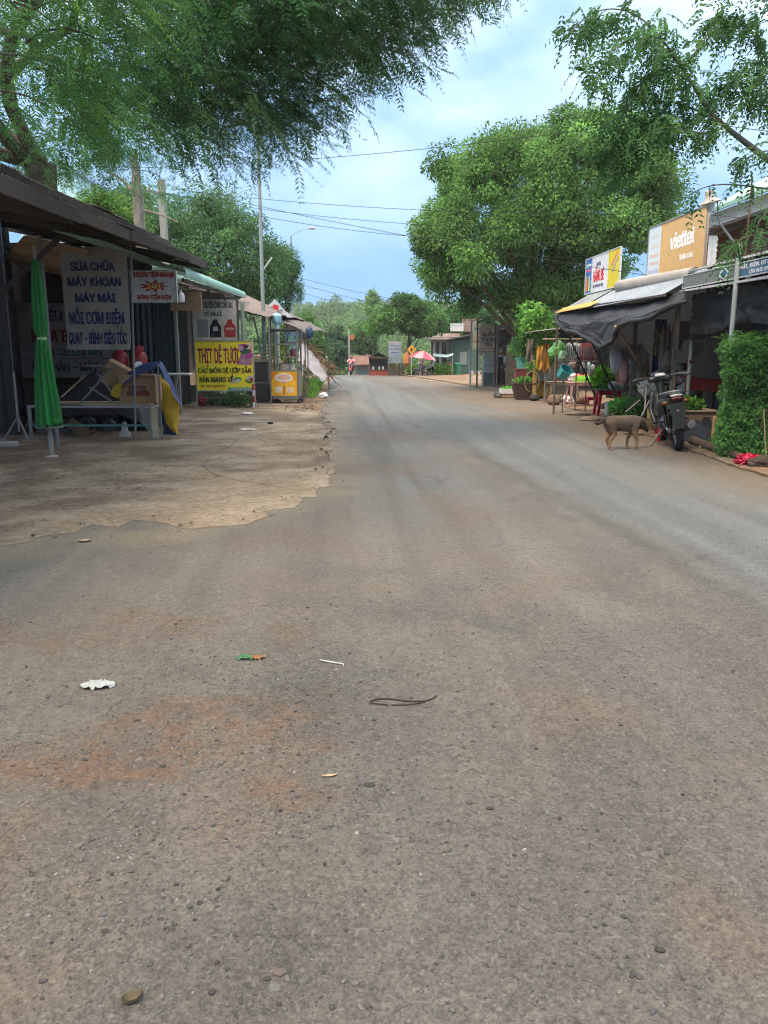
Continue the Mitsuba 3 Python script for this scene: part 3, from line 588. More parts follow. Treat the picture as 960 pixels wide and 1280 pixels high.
thin = meshkit.fbm(Pf * 1.7 + 3, 3, 11) + .25 * np.exp(-((Pf[:, 0] - hx0 - .95) / .25) ** 2 - ((Pf[:, 2] - .7) / .55) ** 2) < .62
Pf, out = Pf[thin], out[thin]; n = len(Pf)
D = unit(out * .45 + rng.standard_normal((n, 3)) * .55 + [0, 0, -.45]); N = unit(out + rng.standard_normal((n, 3)) * .5 + [0, 0, .5]); L = .052 * rng.uniform(.6, 1.5, n)
lf = [leaves(Pf, D, N, L, L * .55, tint(rng, n, (0.078, 0.175, 0.050), .25, .09))]
n2 = 420; q = np.c_[rng.uniform(hx0 - .05, hx1, n2), rng.uniform(hy0, hy1, n2), np.full(n2, hh + .02)]
lf.append(twigs(q, unit(rng.standard_normal((n2, 3)) * .5 + [-.1, -.1, .75]), rng, 6, .17, .05, .024, (0.10, 0.21, 0.055), droop=.25, yellow=.15))
k = numbered(t + '__foliage'); scene[k] = leaf_ply([(xf(a_, HM), b_) for a_, b_ in lf]); tag(k, kind='stuff')
st = []
for q in range(90):
    p = np.array([hx0 + .95 + rng.normal(0, .22), hy0 - .02 + rng.uniform(-.05, .03), rng.uniform(0, .9)]); st.append((tube([p, p + rng.normal(0, .06, 3) + [0, 0, .2], p + rng.normal(0, .1, 3) + [0, 0, .45]], [.006, .005, .003], 4), (.10, .075, .055)))
part(t, 'twigs', [(xf(a_, HM), b_) for a_, b_ in st], 'matte', kind='stuff')

def leafy(name, label, cat, c, rad, n, size, base, seed, up=.4, aspect=.45, group=None, yellow=.08, stem=None):
    """A small plant or bunch of greens."""
    r = np.random.default_rng(seed); o = unit(r.standard_normal((n, 3))) * r.random((n, 1)) ** .5 * np.asarray(rad); P = np.asarray(c, float) + o; P[:, 2] = np.maximum(P[:, 2], c[2] - rad[2] * .9)
    D = unit(o / np.asarray(rad) + r.standard_normal((n, 3)) * .5 + [0, 0, up]); L = size * r.uniform(.6, 1.4, n)
    m = leaves(P, D, unit(r.standard_normal((n, 3)) * .6 + [0, -.3, .8]), L, L * aspect, tint(r, n, base, .25, yellow))
    t = thing(name, label, cat, group)
    if stem is None: scene[t] = leaf_ply([m]); return t
    k = numbered(t + '__foliage'); scene[k] = leaf_ply([m]); tag(k, kind='stuff'); part(t, 'stem', stem, 'bark'); return t

# long grass on the bank beyond the food cart
rng = np.random.default_rng(77); n = 7000; Y = rng.uniform(25.5, 42, n); a = rng.uniform(-2.75, -.85, n); X = a + SL * Y
ok = (meshkit.fbm(np.stack([X * 1.1, Y * .7, X * 0], -1), 3, 2) > .40) & ~((a > -1.15) & (rng.random(n) < .6)) & ((Y > 27) | (a < -1.5)); X, Y = X[ok], Y[ok]; n = len(X)
P = np.c_[X, Y, terrain(X, Y) - .02]; D = unit(np.c_[rng.normal(0, .35, (n, 2)), np.ones(n)]); L = rng.uniform(.18, .5, n)
k = thing('bank_grass', 'bright green long grass on the bank beyond the food cart', 'grass', kind='stuff'); labels[k].pop('category')
scene[k] = leaf_ply([leaves(P, D, unit(rng.standard_normal((n, 3)) + [0, -1, .2]), L, .035, tint(rng, n, (0.10, 0.20, 0.035), .25, .1), fold=.02)])
# ------------------------------------------------------------------ the left side: repair shop
X3, Y3, Z3 = np.eye(3)
NAVY, STEEL, DSTEEL, CREAM = (.012, .02, .075), (.30, .31, .31), (.09, .095, .10), (.21, .20, .17)
rng = np.random.default_rng(3)
shop = thing('repair_shop', 'dark open fronted repair shop under overlapping brown sheet roofs at the left edge', 'shop')
ze = lambda Y: 2.88 + .047 * (Y - 6.8)
def sheet_on(holder, name, a, Y, z, L, W, rise, col, dirt, mat='rusty', twist=0.0, pitch=.076, amp=.011):
    ux = -ROADX * math.cos(rise) + np.array([0, 0, math.sin(rise)]); uy = ROADDIR + np.array([0, 0, .047 + twist])
    m = corrugated(L, W, pitch, amp); M = frame(R(a, Y, z), ux, uy=uy / np.linalg.norm(uy), uz=np.cross(ux, uy))
    return part(holder, name, [(thick(xf(m, M), .002), col, dirt)], mat)
for i in range(21):
    Y = 1.9 + i * .77
    sheet_on(shop, 'roof_sheet', -3.0 + rng.normal(0, .03), Y, ze(Y) + .18 + rng.normal(0, .008), 4.2, .80, .20, np.array((.115, .085, .066)) * rng.uniform(.7, 1.25), .8, twist=rng.normal(0, .008))
for i in range(16):
    Y = 2.86 + i * .86
    sheet_on(shop, 'upper_roof_sheet', -3.42 + rng.normal(0, .03), Y, ze(Y) + .44 + rng.normal(0, .012), 6.2, .90, .17, np.array((.30, .31, .31)) * rng.uniform(.7, 1.1), .9, twist=rng.normal(0, .01))
for i in range(6):
    Y = 5.0 + i * 2.2; c = np.array((.055, .042, .033)) * rng.uniform(.8, 1.4)
    part(shop, 'fascia_board', [(bar(R(-2.97, Y + .01, ze(Y) + .08), R(-2.97 + rng.normal(0, .015), Y + 2.19, ze(Y + 2.2) + .08 + rng.normal(0, .01)), .14 + rng.uniform(0, .04), .025, b=.004, up=ROADX), c)], 'wood')
for i in range(5):
    Y = 6.2 + i * 2.0
    part(shop, 'upper_fascia_board', [(bar(R(-3.40, Y + .01, ze(Y) + .37), R(-3.40, Y + 1.98, ze(Y + 2) + .37), .11, .03, b=.004, up=ROADX), np.array((.075, .06, .05)) * rng.uniform(.7, 1.3))], 'wood')
for a, dz in ((-3.15, .11), (-4.3, .33), (-5.5, .56), (-6.7, .78)):
    part(shop, 'purlin', [(bar(R(a, 5.0, ze(5) + dz), R(a, 18, ze(18) + dz), .05, .09), (.06, .048, .038))], 'wood')
for Y in (6.6, 9.4, 12.3, 15.2, 17.9):
    part(shop, 'rafter', [(bar(R(-3.08, Y, ze(Y) + .03), R(-9.2, Y, ze(Y) + 1.2), .06, .10), (.05, .04, .032))], 'wood')
part(shop, 'post', [(rod(at(63, 444, 12.4) * [1, 1, 0], at(62, 444, 12.4) * [1, 1, 0] + [0, 0, 3.3], .033), (.16, .16, .16))], 'satin')
part(shop, 'post', [(rod(at(163, 444, 13.7) * [1, 1, 0] , at(163, 300, 13.7), .020), (.16, .155, .14))], 'satin')
part(shop, 'brace', [(bar(at(-14, 380, 12.2), at(76, 296, 12.2), .055, .07), (.05, .045, .04))], 'wood')
c4 = [at(30, 294, 13.0), at(112, 312, 13.0), at(88, 347, 16.6), at(2, 326, 16.6)]
for i in range(8):
    s, e = i / 8, (i + .93) / 8; l = lambda t: c4[0] + (c4[3] - c4[0]) * t; r_ = lambda t: c4[1] + (c4[2] - c4[1]) * t
    q = trimesh.Trimesh([l(s), r_(s), r_(e), l(e)], [[0, 1, 2], [0, 2, 3]], process=False); part(shop, 'ceiling_board', [(thick(q, .018), np.array((.33, .235, .145)) * rng.uniform(.75, 1.15))], 'wood')
def ribbed(p, q, h, col, holder, name, n=1, pitch=.2, amp=.018, mat='satin', dirt=.3):
    """Upright ribbed sheets between two floor points."""
    p, q = np.asarray(p, float), np.asarray(q, float); W = np.linalg.norm(q - p) / n; u = (q - p) / (W * n)
    for i in range(n):
        m = corrugated(h, W - .004, pitch, amp); M = frame(p + u * W * i, (0, 0, 1), uy=u, uz=np.cross((0, 0, 1), u)); part(holder, name, [(thick(xf(m, M), .002), np.asarray(col) * rng.uniform(.85, 1.15), dirt)], mat)
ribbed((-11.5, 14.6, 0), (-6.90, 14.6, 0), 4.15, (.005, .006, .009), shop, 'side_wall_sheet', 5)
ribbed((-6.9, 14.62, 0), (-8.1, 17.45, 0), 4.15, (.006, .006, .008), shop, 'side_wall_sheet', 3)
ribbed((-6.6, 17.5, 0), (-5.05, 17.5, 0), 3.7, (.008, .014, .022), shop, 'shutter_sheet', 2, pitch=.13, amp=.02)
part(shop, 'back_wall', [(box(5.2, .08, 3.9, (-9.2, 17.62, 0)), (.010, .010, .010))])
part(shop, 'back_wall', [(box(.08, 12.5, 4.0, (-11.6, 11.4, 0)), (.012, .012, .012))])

def board(name, label, cat, o, ux, w, h, col, lines, thick_=.02, mat='satin', frame_=None, extra=(), group=None, cap=.004, dirt=.7):
    """A flat sign: its lower left front corner at o, reading along ux."""
    t = thing(name, label, cat, group); part(t, 'panel', [(on(box(w, h, thick_, (w / 2, h / 2, -thick_)), o, ux), col, dirt)], mat)
    for s, hh, cx, y, c, ww in lines:
        part(t, 'lettering', [(on(text(s, hh, w=ww, cx=cx, y=y, depth=cap), np.asarray(o) + [0, 0, 0], ux), c, .5)])
    for nm, shp, c in extra: part(t, nm, [(on(shp, o, ux), c, .15)])
    if frame_:
        c, wd = frame_
        for a, b in (((0, 0), (w, 0)), ((0, h), (w, h)), ((0, 0), (0, h)), ((w, 0), (w, h))):
            ax = np.asarray(ux, float) / np.linalg.norm(ux); n = np.cross(ax, Z3); p, q = [np.asarray(o) + ax * v[0] + Z3 * v[1] + n * .003 for v in (a, b)]
            e = (q - p) / np.linalg.norm(q - p) * wd / 2
            part(t, 'frame_bar', [(bar(p - e, q + e, wd, wd, up=n), c, .3)], 'satin')
    return t
# banner hung from the eave
bo = at(85.5, 437, 13.5); bw, bh = 1.09, 1.66
t = thing('repair_banner', 'cream cloth banner lettered in navy blue hanging from the left eave', 'banner')
def ban_y(U, V): return -.02 * np.sin(U * 7 + V * 3) * (1 - V) - .07 * np.clip(.10 - V, 0, 1) / .1 * (.6 + .4 * np.sin(U * 9))
ban = grid(lambda U, V: np.stack([bo[0] + bw * (U - .5) * (1 + .03 * V) + bw / 2, bo[1] + ban_y(U, V), bo[2] + bh * V], -1), 26, 30)
part(t, 'cloth', [(thick(ban, .003), CREAM, .45)], 'cloth')
part(t, 'hanging_rail', [(rod(bo + [-.03, 0, bh + .01], bo + [bw + .04, 0, bh + .01], .013), (.2, .2, .19))], 'satin')
for s, hh, cx, y, ww in (('SỬA CHỮA', .135, .52, 1.30, .75), ('MÁY KHOAN', .135, .53, 1.05, .90), ('MÁY MÀI', .135, .53, .79, .69), ('NỒI CƠM ĐIỆN', .19, .53, .43, .93), ('QUẠT - BÌNH SIÊU TỐC', .18, .53, .10, .99)):
    m = text(s, hh, w=ww, cx=cx, y=y, depth=.004); q = m.vertices.copy(); m = on(m, bo, X3); m.vertices[:, 1] += ban_y(q[:, 0] / bw, q[:, 1] / bh) - .004; part(t, 'lettering', [(m, NAVY, .1)])
# the boards leaning inside
ho = at(28, 472, 16.9); hw = 2.1
board('painted_shop_board', 'cream painted board with blue, red and green lettering at the back of the repair shop', 'sign', ho, X3, hw, 1.56, (.20, .19, .165),
      [('HIẾU', .20, .66, 1.20, NAVY, .62), ('MUA BÁN', .24, .85, .76, (.16, .018, .02), 1.15), ('Tất Cả Các Loại Máy', .15, 1.03, .47, (.02, .10, .07), 1.5), ('MÁY HÀN - MÁY', .18, .95, .14, (.015, .017, .04), 1.4)], mat='matte',
      extra=[('panel_joint', box(hw, .012, .004, (hw / 2, .40, -.001)), (.05, .05, .05)), ('panel_joint', box(.012, .40, .004, (1.2, .2, -.001)), (.05, .05, .05))])
board('money_transfer_sign', 'white box sign with red lettering and starburst under the eave beside the banner', 'sign', at(164.5, 378, 15), X3, .855, .575, (.48, .475, .45),
      [('CHUYỂN TIỀN NHANH', .085, .43, .46, (.30, .02, .022), .80), ('ĐÓNG TIỀN ĐIỆN', .075, .43, .055, (.30, .02, .022), .64), ('24H', .10, .43, .245, (.55, .40, .10), .26)], thick_=.10, frame_=((.30, .30, .29), .018), cap=.008,
      extra=[('starburst', poly([(.43 + (.33 if k % 2 == 0 else .15) * math.cos(k * math.pi / 9) * (1 + .12 * math.sin(k * 3)), .295 + (.12 if k % 2 == 0 else .055) * math.sin(k * math.pi / 9)) for k in range(18)], .004), (.28, .02, .02))])
# hanging lamp bulb
t = thing('hanging_bulb', 'white bulb lamp hanging on a cord under the green eave', 'lamp'); p = at(226.5, 369, 15.2)
part(t, 'bulb', [(mv(lathe([(.001, -.13), (.05, -.128), (.062, -.10), (.062, .0), (.045, .03), (.02, .05), (.001, .052)], 18), p), (.75, .77, .78), .1)], 'gloss')
part(t, 'cord', [(rod(p + [0, 0, .045], p + [0, 0, .24], .008, sides=6), (.05, .05, .05))]); part(t, 'socket', [(rod(p + [0, 0, .045], p + [0, 0, .1], .02), (.6, .6, .6))])

# closed green market umbrella
t = thing('market_umbrella', 'folded bright green market umbrella on a steel pole in front of the bench', 'umbrella'); u0 = gnd(65, 571, SZ); 
def umb(U, V):
    z = .50 + 2.33 * V; r = np.interp(V, [0, .1, .35, .52, .60, .8, .95, 1.0], [.150, .135, .100, .062, .078, .080, .055, .022]); th = U * 2 * np.pi
    k = np.interp(V, [0, .5, 1], [.26, .20, .10]); rr = r * (1 + .35 * (meshkit.fbm(np.stack([np.cos(th) * 2, np.sin(th) * 2, V * 3.5], -1), 3, 6) - .5) + k * np.sin(th * 9 + 3.2 * V + .8 * np.sin(V * 5)) + .10 * np.sin(th * 4 - 3 * V + 1)); rr = np.where((V > .515) & (V < .545), r * .92, rr)
    z = z + .03 * np.sin(th * 9 + 1) * (1 - np.clip(V * 8, 0, 1))
    return np.stack([u0[0] + rr * np.cos(th), u0[1] + rr * np.sin(th), z], -1)
part(t, 'canopy', [(grid(umb, 109, 60), (.012, .185, .032), .45)], 'cloth')
part(t, 'tie', [(mv(lathe([(.066, -.02), (.072, 0), (.066, .02)], 20), u0[0], u0[1], .50 + 2.33 * .53), (.25, .5, .2))], 'satin')
part(t, 'pole', [(rod(u0 - [0, 0, .02], u0 + [0, 0, 3.0], .024), (.23, .22, .19))], 'satin'); part(t, 'sleeve', [(rod(u0 - [0, 0, .02], u0 + [0, 0, .50], .036, sides=12), (.23, .215, .18))], 'satin')
part(t, 'tray', [(mv(lathe([(.03, 0), (.2, .0), (.205, .012), (.2, .02), (.03, .02)], 24), u0[0], u0[1], .455), (.10, .13, .11))], 'satin')
part(t, 'footing', [(mv(lump(.09, 3, (1.1, 1, .32)), u0), (.36, .33, .28))])
# tripod stand
t = thing('tripod_stand', 'steel tripod stand with a tall pole at the far left of the shop front', 'stand'); q = gnd(25, 551, SZ) + [0, 0, 0]
for fx, fy in ((-.27, -.05), (.23, -.14), (0.0, .28)):
    part(t, 'leg', [(rod(q + [0, 0, .42], q + [fx, fy, .0], .016), (.22, .21, .20))], 'satin')
part(t, 'pole', [(rod(q + [0, 0, .15], q + [0, 0, 1.20], .021), (.25, .24, .225))], 'satin'); part(t, 'inner_pole', [(rod(q + [0, 0, 1.2], q + [0, 0, 3.0], .014), (.09, .09, .09))], 'satin'); part(t, 'hub', [(rod(q + [0, 0, .37], q + [0, 0, .46], .032), (.15, .15, .15))], 'satin')
solo('concrete_block', 'broken pale concrete slab lying at the left edge beside the tripod', 'rubble', [(mv(xf(box(.34, .22, .09, b=.02), rot(Z3, 18)), gnd(9, 559, SZ)), (.30, .28, .24), .7)])
solo('rubble_stone', 'grey lump of rubble lying left of the tripod foot', 'rubble', [(mv(lump(.10, 5, (1.3, 1, .7)), gnd(-2, 556, SZ) + [0, 0, .05]), (.16, .15, .14), .6)])

# bench and what lies on it
t = thing('metal_bench', 'long low steel framed bench with a pale plank top behind the umbrella', 'bench')
bx0, bx1, by0, by1, bz = at(36, 507, 14.0)[0], at(188, 507, 14.0)[0], 14.0, 14.95, .585
for x, y in ((bx0, by0), (bx1, by0), (bx0, by1), (bx1, by1)):
    part(t, 'leg', [(box(.05, .05, bz - .03, (x, y, SZ), b=.004), (.20, .205, .20))], 'satin')
for y in (by0, by1): part(t, 'top_rail', [(box(bx1 - bx0 + .06, .05, .045, ((bx0 + bx1) / 2, y, bz - .02), b=.004), (.24, .24, .235))], 'satin')
for x in (bx0, bx1): part(t, 'end_rail', [(box(.045, by1 - by0 - .06, .04, (x, (by0 + by1) / 2, bz - .02)), (.24, .24, .235))], 'satin')
part(t, 'lower_rail', [(box(bx1 - bx0 - .06, .035, .035, ((bx0 + bx1) / 2, by0, .235)), (.06, .17, .15))], 'satin')
for i in range(3):
    part(t, 'plank', [(box(1.28 if i == 0 else 2.1, .24, .03, (bx1 - (.62 if i == 0 else 1.1), by0 + .10 + i * .30, bz + .027), b=.004), np.array((.36, .27, .17)) * rng.uniform(.6, 1.0))], 'wood')
part(t, 'end_board', [(xf(box(.115, .03, .55, (0, 0, 0), b=.004), frame((bx1 + .075, by0 - .05, SZ), (1, 0, 0))), (.42, .34, .23))], 'wood')
t = thing('tarp_pole', 'thin upright steel pole holding up the blue tarpaulin at the bench end', 'pole'); pp = at(196.5, 444, 13.85) * [1, 1, 0]; scene[t] = to_ply([(rod(pp + [0, 0, SZ - .01], pp + [0, 0, 1.36], .016), (.15, .16, .14))], 'satin')
def carton(name, label, o, sx, sy, sz, M=np.eye(4), prints=()):
    t = thing(name, label, 'box'); M = mv_(o) @ M
    part(t, 'carton', [(xf(box(sx, sy, sz, b=.006), M), (.27, .165, .095), .5)]); part(t, 'tape', [(xf(box(.05, sy + .004, .004, (0, 0, sz + .0005)), M), (.34, .25, .15))]); 
    part(t, 'flap_line', [(xf(box(sx * .96, .003, .006, (0, -sy / 2 - .0005, sz * .93)), M), (.14, .085, .05))])
    for nm, m, c in prints: part(t, nm, [(xf(on(m, (-sx / 2, -sy / 2 - .0005, 0), X3), M), c, .3)])
    return t
def mv_(o): M = np.eye(4); M[:3, 3] = o; return M
ox = at(174.5, 507, 14.2)
fruit = [('printed_fruit', flat(mv(trimesh.creation.cylinder(.045 + .01 * (k % 2), .004, sections=18), .17 + k * .085, .17 + .012 * (k % 2), .001)), (.15, .03, .03)) for k in range(5)]
carton('cardboard_box', 'upright cardboard box printed in red standing on the bench end', (ox[0], 14.34, bz + .06), .66, .42, .50, prints=[('lettering', text('XUTOL', .10, w=.36, x=.16, y=.21, depth=.005), (.10, .03, .03))] + fruit)
tilt = rot(Y3, 31) @ rot(Z3, 12)
tb = at(141, 484, 14.55); carton('cardboard_box', 'tilted cardboard box leaning behind the folding frame on the bench', (tb[0], tb[1], tb[2] + .03), .50, .36, .42, tilt)
t = thing('folding_frame', 'grey folding table frame lying on its side on the bench', 'frame'); yb = 14.15
A = lambda x, y: at(x, y, yb)
for p, q in (((140, 459), (101, 503)), ((101, 504), (152, 504)), ((112, 484), (142, 503)), ((121, 466), (140, 490))): part(t, 'tube', [(bar(A(*p), A(*q), .034, b=.006), (.13, .13, .125))], 'satin')
part(t, 'top', [(bar(A(106, 457), A(139, 459), .5, .03, up=(0, 0, 1)), (.11, .09, .07))], 'wood')
solo('wooden_stick', 'split wooden stick leaning against the folding frame', 'stick', [(bar(at(76, 497, 14.1), at(108, 468, 14.3), .07, .02), (.36, .25, .14))], 'wood')
# blue and yellow tarpaulin
t = thing('tarpaulin', 'blue tarpaulin with yellow underside draped over the box and pole at the bench end', 'tarpaulin')
def strip(rows, n=14, m=22, wr=.02, seed=1):
    """A cloth through rows of points."""
    Rr = [curve(r, n) for r in rows]; Cc = np.array([curve([Rr[i][j] for i in range(len(Rr))], m) for j in range(n)])
    nz = meshkit.fbm(Cc * 5 + seed, 3, seed) - .5; Cc = Cc + np.stack([nz * wr * 2, nz * wr * 3, nz * wr], -1)
    return grid(lambda U, V: Cc, n, m)
blue = strip([[at(152, 486, 14.0), at(168, 472, 13.98), at(190, 462, 13.9), at(200, 457, 13.84)], [at(150, 479, 14.4), at(167, 461, 14.4), at(190, 452, 14.3), at(201, 452, 14.2)]], seed=2, wr=.03)
part(t, 'blue_top', [(thick(blue, .004), (.028, .048, .14), .45)], 'cloth')
bl2 = strip([[at(199, 456, 13.84), at(206, 474, 13.8), at(217, 497, 13.76), at(224, 508, 13.7)], [at(201, 451, 14.2), at(209, 464, 14.1), at(220, 490, 14.0), at(225.5, 503, 13.9)]], seed=5, wr=.02)
part(t, 'blue_fall', [(thick(bl2, .004), (.028, .048, .14), .45)], 'cloth')
ye = strip([[at(200, 470, 13.83), at(203, 490, 13.7), at(201, 505, 13.8), at(206, 525, 13.75), at(221, 541, 13.62)], [at(208, 478, 13.8), at(213, 492, 13.62), at(213, 512, 13.66), at(217, 528, 13.6), at(223, 543, 13.58)], [at(212, 484, 13.78), at(221, 501, 13.6), at(224, 511, 13.7), at(222, 530, 13.62), at(223.5, 543, 13.6)]], seed=8, wr=.035)
part(t, 'yellow_fold', [(thick(ye, .004), (.42, .24, .012), .3)], 'cloth')
dk = strip([[at(202, 500, 14.0), at(203, 525, 14.0), at(204, 543, 13.98)], [at(211, 515, 13.95), at(214, 532, 13.9), at(222, 544, 13.85)]], seed=9)
part(t, 'blue_hem', [(thick(dk, .004), (.02, .03, .07), .35)], 'cloth')
ytip = strip([[at(138, 494, 14.12), at(148, 498, 14.1)], [at(141, 485, 14.1), at(152, 490, 14.05)], [at(149, 478, 14.1), at(155, 480, 14.0)]], seed=12)
part(t, 'yellow_corner', [(thick(ytip, .004), (.40, .25, .015), .3)], 'cloth')
# under and behind the bench
heap = grid(lambda U, V: np.stack([-7.0 + 2.35 * U, 15.25 + 1.4 * V, 1.12 * np.sin(np.pi * np.clip(U * 1.02, 0, 1)) ** .35 * np.sin(np.pi * np.clip(V, .02, 1)) ** .4 * (.75 + .5 * meshkit.fbm(np.stack([U * 4, V * 3, U * 0], -1), 3, 5))], -1), 40, 24)
solo('scrap_heap', 'dark heap of scrap machine parts piled behind the bench', 'heap', [(heap, (.022, .022, .024), .5)], 'cloth')
for i, (x, z, r_) in enumerate(((-6.5, .2, .16), (-6.1, .17, .13), (-5.7, .2, .15), (-5.3, .16, .12))):
    m = xf(lathe([(r_ * .35, -.06), (r_, -.07), (r_ * 1.02, 0), (r_, .07), (r_ * .35, .06)], 18), frame((x, 14.75 + .05 * i, z), (1, 0, 0), uy=(0, 0, 1), uz=(0, -1, 0))); solo('motor_casing', ['first', 'second', 'third', 'fourth'][i] + ' from the left of four dark round motor casings under the bench', 'machine part', [(m, (.022, .023, .024))], 'satin')
solo('wooden_crate', 'small brown wooden crate tipped over under the bench', 'crate', [(xf(box(.42, .3, .05, (0, 0, 0)), mv_(at(98, 535, 14.5) * [1, 1, 0] + [0, 0, .08]) @ rot(Y3, 38)), (.14, .085, .045)), (xf(box(.42, .03, .2, (0, -.14, 0)), mv_(at(98, 535, 14.5) * [1, 1, 0] + [0, 0, .08]) @ rot(Y3, 38)), (.12, .075, .04)), (xf(box(.03, .3, .2, (.2, 0, 0)), mv_(at(98, 535, 14.5) * [1, 1, 0] + [0, 0, .08]) @ rot(Y3, 38)), (.12, .075, .04))], 'wood')
wb = at(157, 541, 14.3) * [1, 1, 0] + [0, 0, SZ]
solo('white_bracket', 'pale bell shaped casting standing under the bench', 'machine part', [(on(poly([(-.10, 0), (.10, 0), (.09, .08), (.055, .10), (.03, .27), (-.02, .27), (-.05, .10), (-.09, .08)], .08), wb, X3), (.36, .35, .31))], 'satin')
for i, (x, lb) in enumerate(((152, 'red gas cylinder half hidden behind the banner'), (175, 'red gas cylinder standing right of the thin post in the repair shop'))):
    t = thing('gas_cylinder', lb, 'gas cylinder'); p = at(x, 470, 16.3); p[2] = 1.12
    part(t, 'body', [(mv(lathe([(.001, 0), (.14, 0), (.165, .04), (.165, .34), (.13, .43), (.06, .47), (.001, .47)], 22), p), (.27, .012, .016), .3)], 'satin')
    part(t, 'collar', [(mv(lathe([(.09, .44), (.1, .46), (.1, .57), (.088, .57), (.088, .46)], 18), p), (.24, .012, .015), .3)], 'satin'); part(t, 'valve', [(rod(p + [0, 0, .46], p + [0, 0, .54], .02), (.4, .32, .1))], 'metal')
t = solo('cylinder_rack', 'dark low rack carrying the red gas cylinders', 'rack', [(box(1.0, .5, .04, (at(164, 470, 16.3)[0], 16.3, 1.08)), (.06, .06, .06)), *[(box(.05, .05, 1.08, (at(164, 470, 16.3)[0] + sx, 16.3 + sy, 0)), (.06, .06, .06)) for sx in (-.45, .45) for sy in (-.2, .2)]], 'satin')
solo('plastic_plate', 'round white plastic plate propped beside the gas cylinders', 'plate', [(xf(lathe([(.001, .012), (.05, .014), (.075, .004), (.08, 0), (.001, -.004)], 22), frame(at(173, 457, 14.6), (1, 0, 0), uy=(0, 0.2, 1), uz=(0, -1, .2))), (.8, .8, .78), .1)], 'gloss')

# ------------------------------------------------------------------ the gas shop beyond it, under a green roof
gs_ = thing('gas_shop', 'small shop under a pale green sheet roof with a rolled eave beside the yellow sign', 'shop')
zg = lambda Y: 3.02 + .030 * (Y - 12)
for i in range(16):
    Y = 11.6 + i * .95
    sheet_on(gs_, 'roof_sheet', -3.38, Y, zg(Y) + .10, 3.6 if Y > 17.6 else .7, .95, .20, (.25, .44, .34), .25, mat='satin', pitch=.19, amp=.014)
    if Y < 16.2: continue
    P = [R(-3.2, Y, zg(Y)), R(-3.2, Y + .945, zg(Y + .945))]; an = np.linspace(-.75, 2.1, 9)
    m = grid(lambda U, V: np.stack([P[0] + (P[1] - P[0]) * v for v in V.ravel()], 0).reshape(*V.shape, 3) + (ROADX * 1)[None, None] * (.12 * np.cos(an)[:, None, None] - .03) + Z3 * (.135 * np.sin(an)[:, None, None]), 9, 2)
    part(gs_, 'rolled_eave', [(thick(m, .004), np.array((.28, .48, .37)) * rng.uniform(.93, 1.05), .25)], 'satin')
for a in (-3.5, -5.0, -6.4): part(gs_, 'purlin', [(bar(R(a, 18.0, zg(18) - .06 - .2 * (a + 3.4)), R(a, 26.6, zg(26.6) - .06 - .2 * (a + 3.4)), .05, .08), (.07, .065, .06))], 'satin')
part(gs_, 'post', [(rod(at(303, 444, 24) * [1, 1, 0], at(303, 378, 24), .055), (.22, .27, .22))], 'satin')
part(gs_, 'post', [(rod(at(338, 444, 26.5) * [1, 1, 0], at(317, 396, 26.5), .03), (.20, .22, .20))], 'satin')
part(gs_, 'lintel', [(box(.75, .06, .45, (at(238, 380, 19.2)[0] - .1, 19.2, 2.55)), (.28, .19, .115))], 'wood')
dx0, dx1 = at(192, 444, 20)[0], at(222, 444, 20)[0]
part(gs_, 'door_frame', [(box(.08, .08, 2.86, (dx0, 20, 0), b=.005), (.40, .41, .40))], 'metal'); part(gs_, 'door_frame', [(box(.08, .08, 2.86, (dx1, 20, 0), b=.005), (.40, .41, .40))], 'metal'); part(gs_, 'door_frame', [(box(dx1 - dx0 - .08, .08, .08, ((dx0 + dx1) / 2, 20, 2.78), b=.005), (.40, .41, .40))], 'metal')
d = part(gs_, 'door', [(box(dx1 - dx0 - .09, .04, 2.75, ((dx0 + dx1) / 2, 20.03, .02)), (.022, .045, .05))], 'gloss')
for k_ in range(3): part(d, 'door_rib', [(box(.02, .012, 2.6, (dx0 + .16 + k_ * .15, 20.0, .1)), (.05, .08, .085))], 'satin')
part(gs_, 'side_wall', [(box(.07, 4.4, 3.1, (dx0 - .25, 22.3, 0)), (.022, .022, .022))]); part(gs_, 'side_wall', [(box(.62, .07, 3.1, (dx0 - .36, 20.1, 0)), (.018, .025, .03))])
part(gs_, 'shelf', [(box(.62, .3, .05, (at(222, 466, 18.5)[0], 18.5, at(222, 469, 18.5)[2]), b=.01), (.52, .50, .46))]); part(gs_, 'shelf_post', [(box(.05, .05, 1.02, (at(218, 466, 18.5)[0], 18.55, 0)), (.22, .2, .18))])
part(gs_, 'low_wall', [(box(2.6, .08, .55, (-5.0, 25.2, 0)), (.06, .058, .052))])
go = at(242.5, 458, 23.5); gc = [poly(np.array(p) * [.34, .52] + [o_, .50], .004) for p, o_ in (([(0, 0), (1, 0), (1, .95), (.9, 1), (.1, 1), (0, .95)], .14), ([(0, 0), (1, 0), (1, .6), (.78, .8), (.7, 1), (.3, 1), (.22, .8), (0, .6)], .52), ([(0.05, 0), (.95, 0), (1, .1), (1, .62), (.72, .82), (.72, 1), (.28, 1), (.28, .82), (0, .62), (0, .1)], .95))]
